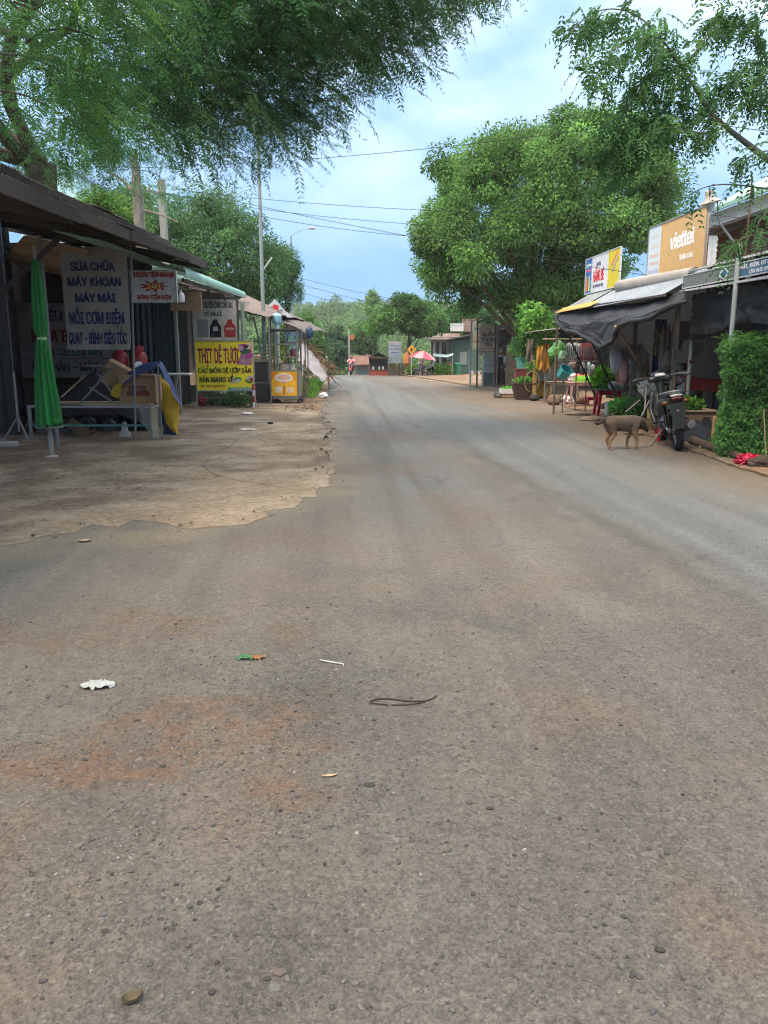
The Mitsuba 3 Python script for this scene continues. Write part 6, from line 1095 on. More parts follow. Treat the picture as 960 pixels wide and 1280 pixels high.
for px, py, s, lb in ((926, 567, .06, 'white scrap of plastic at the foot of the hedge'), (948, 566, .055, 'pale crumpled scrap by the bamboo stick'), (878, 560, .035, 'tiny pale scrap of paper beside the log')):
    solo('litter_scrap', lb, 'litter', [(mv(lump(s, px, (1.5, .8, .5), amp=.7, sub=3, freq=2.5), G2(px, py) + [0, 0, .02]), (.55, .56, .52), .2)])
p = G2(958, 575); solo('bamboo_stick', 'thin pale bamboo stick leaning on the hedge', 'stick', [(tube([p, p + [-.045, .02, .35], p + [-.085, .05, .72]], [.013, .012, .010], 7), (.40, .31, .17))], 'wood')
t = thing('bare_shrub', 'small pale leafed weed at the foot of the hedge', 'plant'); r = np.random.default_rng(3); q = G2(925, 566) + r.normal(0, .14, (60, 3)) * [1.4, .4, 0]; q[:, 2] = VZ; scene[t] = leaf_ply([leaves(q, unit(np.c_[r.normal(0, .4, (60, 2)), np.ones(60)]), unit(r.standard_normal((60, 3)) + [0, -1, .3]), .12 * r.uniform(.6, 1.6, 60), .035, tint(r, 60, (.12, .2, .06), .3))])


# more goods in the shade of the stall
for i, (x, y, Y, w, h, d, c, lb) in enumerate(((846, 470, 15.4, .30, .22, .25, (.22, .06, .06), 'reddish carton on the dark stall counter beside the steel post'), (834, 472, 15.5, .22, .16, .25, (.30, .27, .22), 'pale carton on the dark stall counter left of the reddish one'), (826, 476, 15.3, .20, .13, .2, (.10, .16, .12), 'dull green box at the left of the dark stall counter'), (856, 477, 15.1, .20, .18, .2, (.34, .33, .31), 'greyish white box at the right of the dark stall counter'))):
    o = at(x, y, Y); t = thing('goods_box', lb, 'box'); part(t, 'carton', [(box(w, d, h, o, b=.006), c, .6)]); part(t, 'lid', [(box(w + .012, d + .012, .03, o + [0, 0, h]), np.array(c) * 1.2, .6)])
co = at(840, 480, 15.4); t = thing('stall_counter', 'dark wooden counter in the shade behind the motorbike handlebars', 'counter'); part(t, 'top', [(box(1.15, .6, .04, (co[0], 15.5, co[2] - .04)), (.07, .055, .045), .6)], 'wood'); part(t, 'front', [(box(1.1, .03, co[2] - .1, (co[0], 15.25, VZ)), (.04, .035, .03), .6)], 'wood')
for i, (x, y, w, h, c, lb) in enumerate(((821, 470, .16, .14, (.50, .50, .49), 'small white bag on the stall counter left of the handlebars'), (858, 487, .24, .22, (.46, .46, .47), 'crumpled white bag hanging low beside the steel post'), (812, 484, .3, .22, (.40, .38, .35), 'pale crumpled bag left of the handlebars'))): solo('goods_bag', lb, 'bag', [(mv(lump(w * .6, 500 + i, (1.1, .8, .9), amp=.6, sub=3, freq=2.4), at(x, y, 14.9)), c, .3)], 'satin')
for i, (x, n_, z0, c) in enumerate(((848, 7, 411, (.16, .12, .05)), (853, 6, 412, (.20, .05, .04)), (822, 8, 410, (.12, .13, .05)))):
    o = at(x, z0, 15.0); solo('hanging_string', ('string of tan bulbs', 'string of red peppers', 'string of olive bulbs')[i] + ' hanging under the black curtain', 'vegetables', [(mv(lump(.035, 520 + k + 9 * i, (1, 1, 1.2)), o + [R1.normal(0, .012), R1.normal(0, .012), -.06 * k - .05]), c, .3) for k in range(n_)] + [(rod(o, o - [0, 0, .06 * n_], .004, sides=4), (.1, .09, .07))])

# ------------------------------------------------------------------ further along the right side
t = thing('young_tree', 'slender young tree with light green leaves beside the yellow box', 'tree'); b = G2(664, 497); C, lf = crown(px_outline([(652, 440), (640, 400), (650, 375), (664, 364), (680, 378), (700, 408), (704, 440), (690, 455), (672, 470), (650, 462)], 27), 27, 1.0, 48, .34, 3600, .15, (.075, .17, .035), 101, yellow=.16)
k = numbered(t + '__crown'); scene[k] = leaf_ply([lf]); tag(k, kind='stuff'); part(t, 'trunk', [(tube(curve([(b[0], 27, 0), (b[0] + .05, 27, 1.3), (b[0] + .15, 27, 3.2)], 8), np.linspace(.05, .02, 8), 7), (.26, .24, .18))], 'bark')
for q in C[:9]: part(t, 'limb', [(tube([(b[0] + .08, 27, 1.4 + .1 * (q[2] - 1)), (np.array([b[0], 27, 1.6]) + q) / 2 + [0, 0, .1], q], [.02, .012, .005], 5), (.26, .24, .18))], 'bark')
yb = G2(678.5, 498); t = thing('yellow_box', 'upright box wrapped in yellow and white printed sheet on short feet', 'box'); part(t, 'lower_wrap', [(box(.48, .4, .50, (yb[0], yb[1] + .2, VZ + .06), b=.012), (.62, .38, .02), .4)], 'satin'); part(t, 'upper_wrap', [(box(.482, .402, .40, (yb[0], yb[1] + .2, VZ + .56), b=.012), (.42, .40, .38), .6)], 'satin'); part(t, 'lid', [(box(.52, .44, .03, (yb[0], yb[1] + .2, VZ + .96), b=.006), (.40, .33, .2))], 'satin')
for sx in (-.18, .18): part(t, 'foot', [(box(.05, .05, .06, (yb[0] + sx, yb[1] + .04, VZ)), (.05, .05, .05))])
p = G2(668, 499); solo('striped_post', 'yellow and brown wooden post standing left of the yellow box', 'post', [(box(.13, .11, 1.05, p + [0, .1, 0], b=.008), (.36, .22, .07), .7), (box(.135, .115, .25, p + [0, .1, 1.051], b=.008), (.48, .36, .16), .5)], 'wood')
def tub(name, label, c, w0, w1, d, h, col, cat='planter'):
    t = thing(name, label, cat); v = []
    for z, w in ((0, w0), (h, w1)): v += [[-w / 2, -d / 2 * w / w1, z], [w / 2, -d / 2 * w / w1, z], [w / 2, d / 2 * w / w1, z], [-w / 2, d / 2 * w / w1, z]]
    part(t, 'trough', [(mv(flat(trimesh.convex.convex_hull(np.array(v))), c), col, .5)], 'satin'); part(t, 'rim', [(box(w1 + .05, d + .05, .035, np.asarray(c) + [0, 0, h]), np.array(col) * 1.3, .4)], 'satin'); return t
pl = G2(656, 499); tub('brown_planter', 'dark brown tapered planter full of small greens', (pl[0], pl[1] + .3, VZ), .55, .80, .5, .50, (.055, .028, .026)); leafy('planter_greens', 'low green herbs growing in the brown planter', 'plant', (pl[0], pl[1] + .3, VZ + .60), (.36, .24, .08), 420, .10, (.075, .18, .04), 49)
tub('teal_pot', 'teal plastic pot standing on the dark red pot', (pl[0] + .08, pl[1] + 1.0, 1.02), .36, .48, .4, .36, (.10, .36, .30)); tub('red_pot', 'dark red pot on a stand behind the brown planter', (pl[0] + .06, pl[1] + 1.0, VZ), .38, .52, .4, .96, (.16, .035, .035)); leafy('pot_plant', 'leafy plant growing from the teal pot', 'plant', (pl[0] + .1, pl[1] + 1.0, 1.75), (.5, .35, .42), 650, .16, (.05, .13, .04), 50)
tub('green_pot', 'green plastic pot behind the top of the yellow box', (yb[0] - .1, yb[1] + .9, .95), .36, .50, .4, .36, (.05, .26, .19))
t = thing('pot_stand', 'plain dark stand under the green pot', 'stand'); scene[t] = to_ply([(box(.5, .4, .94, (yb[0] - .1, yb[1] + .9, 0)), (.06, .05, .045))], 'wood')
ht = thing('garden_hose', 'loop of pale green hose hanging over the brown planter', 'hose'); g = np.linspace(-.6, 4.4, 26); scene[ht] = to_ply([(tube(np.c_[pl[0] + .22 + .24 * np.cos(g), np.full(26, pl[1] - .02) + .003 * np.arange(26), .62 + .34 * np.sin(g)], .015, 6), (.30, .34, .16))], 'satin')
ty = G2(636, 496); t = tray('vegetable_tray', 'white foam tray heaped with green vegetables at the road edge', (ty[0] + .05, ty[1] + .25, VZ + .10), .66, .42, .17, (.60, .59, .57), (.12, .33, .05), 9, ls=.12); 
t = thing('tray_stand', 'tan cardboard box under the foam vegetable tray', 'box'); scene[t] = to_ply([(box(.6, .36, .095, (ty[0] + .05, ty[1] + .25, VZ), b=.004), (.36, .23, .13))], 'matte')
solo('cardboard_flap', 'tan cardboard sheet leaning on the right of the foam tray', 'cardboard', [(bar(np.array([ty[0] + .42, ty[1] + .1, VZ]), np.array([ty[0] + .34, ty[1] + .2, VZ + .34]), .36, .01), (.46, .35, .25))]); solo('road_stone', 'grey stone holding the foam tray at its left', 'stone', [(mv(lump(.12, 91), ty[0] - .42, ty[1] + .1, VZ + .07), (.07, .07, .07))]); solo('road_stone', 'second dark stone in front of the tray at the road edge', 'stone', [(mv(lump(.10, 93), ty[0] - .38, ty[1] - .2, VZ + .05), (.10, .09, .08))])

# pharmacy sign and cabinet
Yp = 36.3; s0 = at(598.5, 442, Yp); t = board('pharmacy_sign', 'tan upright pharmacy sign with dark lettering on two posts', 'sign', s0, X3, .86, 1.30, (.46, .39, .33), [('QUẦY', .15, .43, .78, (.035, .03, .035), .56), ('THUỐC', .15, .43, .55, (.035, .03, .035), .68), ('TÂY', .15, .43, .32, (.035, .03, .035), .40)], mat='matte', extra=[('printed_crest', poly([(.32, 1.14), (.43, 1.02), (.54, 1.14), (.43, 1.09)], .004), (.05, .18, .08)), ('print_line', box(.7, .03, .004, (.43, .22, 0)), (.12, .1, .09)), ('print_line', box(.7, .05, .004, (.43, .08, 0)), (.14, .12, .1))])
for x in (597, 619.5): part(t, 'post', [(bar(at(x, 444, Yp) * [1, 1, 0], at(x, 404, Yp), .07), (.10, .055, .045))], 'rusty')
b = at(588.5, 444, 36.8) * [1, 1, 0]; t = thing('light_post', 'thin grey post standing left of the pharmacy sign', 'post'); part(t, 'pole', [(bar(b, b + [0, 0, 3.1], .07), (.30, .32, .33))], 'satin'); part(t, 'crossbar', [(bar(b + [0, 0, 3.0], b + [.55, 0, 3.35], .04), (.3, .32, .33))], 'satin')
s1 = at(590.5, 437, 39); board('pale_shop_sign', 'pale yellow upright sign seen behind the pharmacy sign', 'sign', s1, X3, .42, 1.25, (.60, .58, .42), [], extra=[('print_line', box(.3, .12, .004, (.2, 1.0, 0)), (.2, .35, .4)), ('print_line', box(.3, .12, .004, (.2, .4, 0)), (.5, .35, .15))]); s2 = at(620, 428, 41); board('cream_shop_sign', 'cream and pink board above the dark cloth shade', 'sign', s2, X3, .75, .80, (.56, .44, .34), [], extra=[('print_line', box(.4, .1, .004, (.36, .3, 0)), (.4, .2, .15)), ('print_line', box(.6, .16, .004, (.36, .62, 0)), (.62, .58, .5))])
cbp = at(611.5, 444, 36.9) * [1, 1, 0]; t = thing('glass_cabinet', 'glass fronted white display cabinet under the pharmacy sign', 'cabinet')
for x in (-.26, .26): 
    for y in (0, .4): part(t, 'corner_post', [(box(.04, .04, 1.7, (cbp[0] + x, cbp[1] + y, VZ)), (.48, .50, .48))], 'satin')
for z in (.62, 1.05, 1.4, 1.68): part(t, 'shelf', [(box(.56, .44, .03, (cbp[0], cbp[1] + .2, VZ + z)), (.40, .44, .42) if z > .7 else (.05, .26, .17))], 'satin')
part(t, 'back_panel', [(box(.5, .015, 1.05, (cbp[0], cbp[1] + .41, VZ + .65)), (.40, .44, .42))], 'satin'); part(t, 'base', [(box(.52, .4, .58, (cbp[0], cbp[1] + .2, VZ + .03)), (.10, .11, .11))], 'satin')
# dim shop fronts behind
fr = thing('far_stall', 'dark shaded shop front with pale pillars behind the fig tree trunk', 'shop'); part(fr, 'back_wall', [(box(9, .1, 3.0, (9.6, 40, 0)), (.05, .048, .046))]); part(fr, 'side_wall', [(box(.1, 6, 2.8, (10.2, 33, 0)), (.05, .048, .045))])
for x, Y in ((642, 38.5), (656, 36.2), (668, 36)): part(fr, 'pillar', [(bar(at(x, 444, Y) * [1, 1, 0], at(x, 417, Y), .15), (.42, .38, .32), .6)])
part(fr, 'roof', [(xf(box(7, 6.5, .08, (3.5, 3.25, 0)), mv_((at(641, 444, 36)[0], 34.8, 2.75)) @ rot((0, 1, 0), -3)), (.10, .085, .075))], 'rusty')
sh = strip([[at(646, 407, 35.5), at(634, 420, 35.5), at(621, 436, 35.5)], [at(652, 404, 38), at(644, 412, 38), at(636, 424, 38)]], 14, 10, .05, 3); t = thing('slanting_awning', 'dark green cloth shade slanting down beside the pharmacy sign', 'awning'); part(t, 'cloth', [(thick(sh, .01), (.035, .060, .065), .3)], 'cloth')
for x, y in ((622, 435), (648, 408)): part(t, 'post', [(rod(at(x, y, 35.6) * [1, 1, 0], at(x, y, 35.6), .03), (.2, .18, .16))], 'wood')
t = thing('sheet_roof', 'small weathered sheet canopy over the hanging bags left of the tarpaulin', 'canopy'); part(t, 'sheet', [(xf(box(1.9, 1.6, .03), mv_(at(698, 411, 25.5)) @ rot((0, 1, 0), -7)), (.40, .38, .33), .6)], 'rusty'); 
for x in (683, 716): part(t, 'post', [(rod(at(x, 444, 25.3) * [1, 1, 0], at(x, 412, 25.3), .03), (.16, .14, .12))], 'wood')
solo('stall_partition', 'dark brown board partition behind the planters', 'partition', [(box(2.6, .08, 1.9, (at(676, 444, 29.5)[0], 29.5, 0)), (.06, .05, .042), .6)], 'wood')
# ------------------------------------------------------------------ motorbike, dog, people
def torus(R_, r_, M, n=36, k=10, sq=1.0):
    m = trimesh.creation.torus(R_, r_, major_sections=n, minor_sections=k); m.vertices[:, 2] *= sq; return xf(m, M)
def motorbike(name, label, o, head, lean=5, main=(.018, .019, .021), accent=(.30, .31, .32), scale=1.0, cat='motorbike'):
    """x forward, y left, z up from the rear wheel's contact point."""
    t = thing(name, label, cat); M = frame(o, head) @ rot((1, 0, 0), -lean) @ np.diag([scale, scale, scale, 1])
    P_ = lambda h, n, pcs, mat='satin', **k: part(h, n, [(xf(m, M), *c) for m, *c in pcs], mat, **k)
    BLK, CH, GR = (.018, .018, .019), (.33, .33, .33), (.10, .105, .11)
    W = lambda x: frame((x, 0, .285), (1, 0, 0), uy=(0, 0, 1), uz=(0, -1, 0))
    for nm, x, r_ in (('rear_wheel', 0, .048), ('front_wheel', 1.22, .040)):
        w = P_(t, nm, [(torus(.198, .016, W(x), 32, 8), (.30, .30, .31), .4)] + [(xf(bar([0, 0, 0], [.19 * math.cos(a), .19 * math.sin(a), 0], .03, .014), W(x)), (.28, .28, .29), .4) for a in np.arange(5) * 1.2566], 'metal')
        P_(w, 'tyre', [(torus(.242, r_, W(x), 40, 12, 1.05), BLK, .5)], 'matte'); P_(w, 'hub', [(xf(lathe([(.001, -.05), (.055, -.05), (.06, -.03), (.06, .03), (.055, .05), (.001, .05)], 16), W(x)), GR)], 'metal')
    # swing arm, shocks, engine, exhaust
    for s in (-1, 1):
        P_(t, 'swing_arm', [(bar([0, s * .085, .285], [.50, s * .075, .34], .035, .05, b=.006), GR)]); P_(t, 'shock_absorber', [(rod([.06, s * .115, .34], [.22, s * .10, .62], .024), (.28, .06, .05) if s < 0 else BLK), (rod([.03, s * .115, .30], [.25, s * .10, .66], .012), CH)], 'metal')
        P_(t, 'foot_peg', [(rod([.50, s * .12, .33], [.50, s * .25, .34], .011), BLK)]); P_(t, 'passenger_peg', [(rod([.30, s * .12, .40], [.27, s * .24, .41], .014), BLK)])
        P_(t, 'fork', [(rod([1.22, s * .075, .285], [.98, s * .075, .86], .021), CH)], 'metal')
        P_(t, 'indicator', [(mv(lump(.035, 3, (1, 1.3, .9), amp=.02), [-.13, s * .14, .70]), (.12, .05, .012))], 'gloss')
        P_(t, 'side_panel', [(hullman([[((-.10, s * .085, .73), .04), ((.25, s * .11, .68), .07), ((.55, s * .10, .56), .06)]], .05), main, .25)])
        P_(t, 'leg_shield', [(hullman([[((.92, s * .13, .78), .035), ((.86, s * .19, .55), .03), ((.74, s * .16, .36), .03)], [((.97, s * .05, .74), .05), ((.88, s * .10, .45), .05)]], .05), main, .25)])
        P_(t, 'grip', [(rod([.88, s * .24, 1.02], [.80, s * .42, 1.01], .020), BLK)]); P_(t, 'brake_lever', [(rod([.92, s * .2, 1.03], [.87, s * .36, 1.00], .007, sides=5), CH)], 'metal')
    P_(t, 'engine', [(hullman([[((.55, 0, .36), .11), ((.72, 0, .38), .09)], [((.56, -.09, .34), .07), ((.56, .09, .34), .07)]], .05), (.13, .13, .135), .5)], 'metal')
    ex = P_(t, 'exhaust', [(tube(curve([[.72, -.07, .30], [.5, -.13, .24], [.2, -.15, .27], [-.22, -.16, .36]], 14), np.r_[np.full(5, .018), np.linspace(.03, .05, 3), np.full(6, .052)], 12), (.16, .155, .15), .6)], 'metal'); P_(ex, 'heat_shield', [(tube([[.15, -.175, .30], [-.18, -.185, .375]], .048, 10), (.20, .20, .20))], 'metal'); P_(ex, 'end_cap', [(xf(lathe([(.001, .0), (.018, .002), (.02, .012), (.05, .01), (.053, -.02)], 14), frame((-.225, -.16, .362), (0, 1, 0), uz=(-.97, 0, .22), uy=np.cross((-.97, 0, .22), (0, 1, 0)))), (.13, .12, .11))], 'metal')
    # seat, tail, guard
    P_(t, 'seat', [(hullman([[((-.10, -.06, .80), .05), ((.28, -.08, .77), .06), ((.55, -.05, .74), .05)], [((-.10, .06, .80), .05), ((.28, .08, .77), .06), ((.55, .05, .74), .05)], [((-.10, 0, .80), .06), ((.55, 0, .745), .07)]], .05), (.016, .016, .017), .2)])
    P_(t, 'grab_rail', [(tube(curve([[.10, -.13, .80], [-.14, -.13, .84], [-.24, 0, .855], [-.14, .13, .84], [.10, .13, .80]], 18), .015, 8), (.26, .27, .28))], 'metal')
    tl = P_(t, 'tail', [(hullman([[((.05, 0, .72), .09), ((-.20, 0, .765), .055)]], .05), main, .2)], 'gloss'); P_(tl, 'tail_light', [(hullman([[((-.235, -.05, .755), .025), ((-.235, .05, .755), .025)]], .03), (.10, .012, .012), .1)], 'gloss'); P_(tl, 'light_cover', [(hullman([[((-.215, -.07, .795), .011), ((-.24, 0, .80), .018), ((-.215, .07, .795), .011)]], .03), (.62, .62, .63), .1)], 'gloss')
    g = [(-.075, .0), (.075, .0), (.085, .18), (.105, .30), (.10, .36), (-.10, .36), (-.105, .30), (-.085, .18)]
    mf = P_(t, 'mud_guard', [(xf(on(poly(g, .012), (0, 0, 0), (0, -1, 0)), mv_((-.305, 0, .34)) @ rot((0, 1, 0), 14)), (.022, .024, .027), .6)], 'matte'); P_(mf, 'reflector', [(xf(on(mv(flat(trimesh.creation.cylinder(.018, .012, sections=16)), 0, .25, .014), (0, 0, 0), (0, -1, 0)), mv_((-.305, 0, .34)) @ rot((0, 1, 0), 14)), (.16, .06, .05), .2)], 'gloss')
    P_(t, 'rear_fender', [(grid(lambda U, V: np.stack([.30 * np.cos(1.0 + 1.75 * U) * 1.0, (V - .5) * .14, .285 + .315 * np.sin(1.0 + 1.75 * U)], -1), 14, 5), BLK)])
    P_(t, 'front_fender', [(grid(lambda U, V: np.stack([1.22 + .30 * np.cos(.35 + 2.0 * U), (V - .5) * .13 * (1 - .3 * U), .285 + .30 * np.sin(.35 + 2.0 * U)], -1), 14, 5), main)], 'gloss')
    # headset
    P_(t, 'handlebar', [(tube(curve([[.80, -.42, 1.01], [.90, -.22, 1.03], [.95, 0, 1.0], [.90, .22, 1.03], [.80, .42, 1.01]], 18), .014, 8), GR)], 'metal')
    hs_ = P_(t, 'headset_cowl', [(hullman([[((.93, -.13, .99), .05), ((.97, 0, 1.0), .075), ((.93, .13, .99), .05)], [((1.02, 0, .93), .08), ((.97, 0, 1.0), .075)], [((.97, 0, .95), .06), ((.93, 0, .72), .06)]], .05), main, .2)], 'gloss'); P_(hs_, 'instrument', [(hullman([[((.885, -.06, 1.045), .020), ((.885, .06, 1.045), .020)], [((.93, -.05, 1.065), .011), ((.93, .05, 1.065), .011)]], .03), (.50, .52, .53), .1)], 'gloss'); P_(hs_, 'headlight', [(mv(lump(.07, 3, (.6, 1.2, .9), amp=.02), [1.07, 0, .93]), (.6, .62, .63))], 'gloss')
    for s in (-1, 1): P_(t, 'mirror_stalk', [(rod([.92, s * .19, 1.04], [.93, s * .23, 1.10], .007, sides=5), BLK)])
    P_(t, 'side_stand', [(rod([.50, .10, .28], [.40, .30, .02 + .30 * math.sin(math.radians(lean))], .013), GR)])
    return t, M
mo = gnd(847.5, 563, .012); mb, MM = motorbike('motorbike', 'black step through motorbike parked at the stall, seen from behind', mo, (.17, 1.0, 0), 9, scale=1.12)

# --- the dog
dg = gnd(775, 562, .012); head = np.array([.97, .22, 0]); DM = frame(dg, head) @ np.diag([1.0, .9, .97, 1])
T_ = lambda m: xf(m, DM)
body = hullman([[((-.21, 0, .475), .085), ((-.10, 0, .455), .108), ((.06, 0, .445), .120), ((.19, 0, .445), .122), ((.26, 0, .46), .095), ((.33, .02, .47), .072), ((.40, .06, .42), .062)], [((-.10, 0, .43), .10), ((.06, 0, .40), .105), ((.18, 0, .385), .10)], [((.40, .06, .42), .062), ((.455, .11, .37), .062), ((.53, .17, .31), .034), ((.57, .20, .285), .026)],
                *[[((-.20, s * .06, .44), .085), ((-.18, s * .07, .34), .062), ((-.145, s * .07, .27), .042), ((-.215, s * .07, .165), .024), ((-.205 + dx, s * .07, .05), .020), ((-.175 + dx, s * .07, .022), .023), ((-.15 + dx, s * .07, .011), .017)] for s, dx in ((-1, -.03), (1, .04))],
                *[[((.21, s * .065, .40), .075), ((.205, s * .07, .28), .044), ((.215 + dx, s * .07, .165), .025), ((.215 + dx, s * .07, .05), .021), ((.245 + dx, s * .07, .02), .023), ((.265 + dx, s * .07, .011), .017)] for s, dx in ((-1, .04), (1, -.06))]], .022)
v = body.vertices; nz = meshkit.fbm(v * 14, 3, 4)
legness = np.clip((.36 - v[:, 2] + .10 * (nz - .5)) / .10, 0, 1) * (np.abs(v[:, 0]) < .36); under = np.clip((.34 - v[:, 2]) / .05, 0, 1); paw = np.clip((.05 - v[:, 2]) / .03, 0, 1)
belly = np.clip((.335 - v[:, 2] + .03 * (nz - .5)) / .05, 0, 1) * (np.abs(v[:, 0] + .02) < .13)
col = np.array([.092, .068, .050]) * (.75 + .5 * nz[:, None]); col = col * (1 - legness[:, None]) + np.array([.21, .125, .068]) * legness[:, None] * (.8 + .4 * nz[:, None]); col = col * (1 - paw[:, None]) + np.array([.33, .25, .18]) * paw[:, None]; rump = np.exp(-((v[:, 0] + .29) / .03) ** 2 - (v[:, 1] / .05) ** 2)[:, None] * (v[:, 2:] < .5); col = col * (1 - .5 * rump) + np.array([.20, .14, .085]) * .5 * rump
muz = np.clip((v[:, 0] - .50) / .04, 0, 1)[:, None]; col = col * (1 - muz) + np.array([.028, .023, .02]) * muz; dk_ = belly * (v[:, 2] < .32); col[dk_ > .5] *= .8
t = thing('dog', 'brown dog with tan legs standing at the road edge with its head lowered', 'dog'); scene['fur'] = pbr(.85, base_color={'type': 'mesh_attribute', 'name': 'vertex_color'}, specular=.2); kb = numbered(t + '__body'); scene[kb] = mikit.ply(T_(body), 'fur', smooth=True, color=np.clip(col * (.8 + .4 * meshkit.fbm(v * 60, 2, 2)[:, None]), 0, 1))
part(t, 'tail', [(T_(tube(curve([[-.27, 0, .50], [-.34, .01, .47], [-.42, .01, .44], [-.47, .0, .455]], 12), np.array([.028, .03, .03, .031, .031, .031, .03, .029, .027, .024, .018, .01]), 9)), (.038, .026, .02), .3)])
for s in (-1, 1): part(t, 'ear', [(T_(hullman([[((.425, .09 + s * .050, .425), .011), ((.405, .09 + s * .078, .405), .012), ((.40, .09 + s * .086, .37), .008)]], .015)), (.035, .027, .022), .2)]); part(t, 'eye', [(T_(mv(lump(.009, 2, amp=.01, sub=1), [.497, .127 + s * .036, .372])), (.01, .008, .006), .0)], 'gloss')
part(t, 'nose', [(T_(mv(lump(.014, 2, amp=.02, sub=1), [.588, .213, .290])), (.008, .008, .008), .0)], 'gloss')

# --- people
SKIN = (.24, .145, .095)
def person(name, label, o, yaw, J, shirt, trousers, hair=(.012, .010, .009), hat=None, sleeves=True, scale=1.0):
    """J: joints in metres, x forward, y left: head, neck, chest, hip, and per side shoulder, elbow, hand, hipj, knee, foot."""
    t = thing(name, label, 'person'); M = mv_(o) @ rot(Z3, yaw) @ np.diag([scale, scale, scale, 1]); J = {k: np.array(v, float) for k, v in J.items()}; ch = []; f = np.array([1.0, 0, 0]); H = J['head']
    ch += [[(H + [0, 0, .03], .092), (H + [.02, 0, -.04], .078), (H + [.035, 0, -.085], .05)], [(H + [-.01, 0, -.06], .06), (J['neck'], .055), (J['chest'] + [0, 0, .12], .08)], [(J['chest'] + [0, .06, .06], .115), (J['hip'] + [0, .05, .05], .10)], [(J['chest'] + [0, -.06, .06], .115), (J['hip'] + [0, -.05, .05], .10)], [(H + [.09, 0, -.01], .018), (H + [.108, 0, -.03], .015)]]
    for s, k in ((1, 'l'), (-1, 'r')):
        S, E, W_, P0, K, A_ = (J[q + k] for q in ('shoulder', 'elbow', 'hand', 'hipj', 'knee', 'foot')); d = unit(W_ - E)
        ch += [[(J['chest'] + [0, s * .08, .13], .07), (S, .062), (E, .045), (W_, .030)], [(P0, .095), (K, .062), (A_ + [-.02, 0, .08], .042), (A_ + [.10, 0, .03], .035), (A_ + [.17, 0, .02], .028)], [(W_, .03), (W_ + d * .07, .028)], [(H + [-.005, s * .088, -.01], .014), (H + [-.01, s * .095, -.035], .010)]]
        up = unit(np.cross(d, [0, 1.0, .01])); sd = np.array([0, 1.0, 0])
        for i in range(4): b_ = W_ + d * .075 + up * (.026 - .017 * i); L_ = (.062, .074, .068, .052)[i]; ch.append([(b_, .0095), (b_ + d * L_ * .6 - sd * s * .006, .009), (b_ + d * L_ - sd * s * .022, .008)])
        ch.append([(W_ + d * .02 + up * .025, .011), (W_ + d * .05 + up * .052, .010), (W_ + d * .085 + up * .05, .009)])
    X = lambda m: xf(m, M)
    part(t, 'body', [(X(hullman(ch, .03)), SKIN, .2)])
    sc = [[(J['chest'] + [0, .06, .07], .130), (J['hip'] + [0, .055, .02], .118)], [(J['chest'] + [0, -.06, .07], .130), (J['hip'] + [0, -.055, .02], .118)], [(J['chest'] + [0, 0, .13], .085), (J['chest'], .13)]]
    for s, k in ((1, 'l'), (-1, 'r')):
        S, E, W_ = J['shoulder' + k], J['elbow' + k], J['hand' + k]; sc.append([(J['chest'] + [0, s * .08, .13], .085), (S, .078), (E, .060)] + ([(E + (W_ - E) * .8, .045)] if sleeves else []))
    part(t, 'shirt', [(X(hullman(sc, .035)), shirt, .25)], 'cloth')
    part(t, 'trousers', [(X(hullman([[(J['hip'] + [0, .05, .0], .118), (J['hipj' + k], .108), (J['knee' + k], .078), (J['foot' + k] + [-.02, 0, .10], .060)] for k in 'lr'] + [[(J['hipjl'], .10), (J['hipjr'], .10)]], .035)), trousers, .25)], 'cloth')
    for k in 'lr': part(t, 'shoe', [(X(hullman([[(J['foot' + k] + [-.03, 0, .035], .042), (J['foot' + k] + [.10, 0, .03], .040), (J['foot' + k] + [.17, 0, .025], .03)]], .03)), (.05, .045, .04), .3)])
    part(t, 'hair' if hat is None else 'hat', [(X(hullman([[(H + [-.02, 0, .06], .098), (H + [-.035, 0, -.01], .090)]], .03)), hair if hat is None else hat, .1)])
    for s in (-1, 1): part(t, 'eye', [(X(mv(lump(.012, 2, (.6, 1, .7), amp=.01, sub=1), H + [.088, s * .034, .005])), (.02, .015, .012))], 'gloss')
    part(t, 'mouth', [(X(mv(lump(.018, 2, (.5, 1.3, .35), amp=.02, sub=1), H + [.085, 0, -.07])), (.16, .06, .05))]); return t
def stand(lean=0.0, arm=0.0, step=.0):
    J = dict(head=(.03 + lean, 0, 1.53), neck=(.0 + lean * .8, 0, 1.38), chest=(.0 + lean * .5, 0, 1.17), hip=(0, 0, .90))
    for s, k in ((1, 'l'), (-1, 'r')): J.update({'shoulder' + k: (lean * .6, s * .20, 1.31), 'elbow' + k: (-.03 + arm * .4 + lean * .5, s * .255, 1.04), 'hand' + k: (.08 + arm, s * .235, .82 + arm * .55), 'hipj' + k: (0, s * .09, .88), 'knee' + k: (.03 + s * step * .5, s * .10, .48), 'foot' + k: (s * step, s * .105, .0)})
    return J
p = gnd(629.5, 481.5, VZ); person('person', 'person in a grey shirt and dark trousers standing beside the glass cabinet', p, 200, stand(.05, .25, .06), (.24, .25, .28), (.045, .02, .025)); p2 = at(621.5, 444, 37.6) * [1, 1, 0] + [0, 0, VZ]; person('person', 'person in black clothes standing just left of the one in grey', p2, 250, stand(.02, .12, .03), (.015, .016, .02), (.02, .018, .02), hat=(.02, .03, .05))
p3 = at(627, 444, 38.6) * [1, 1, 0] + [0, 0, VZ]; person('person', 'person in a blue grey shirt half hidden behind the one in grey', p3, 230, stand(.0, .18, .04), (.07, .085, .14), (.03, .03, .04), hat=(.09, .09, .10), scale=1.06)
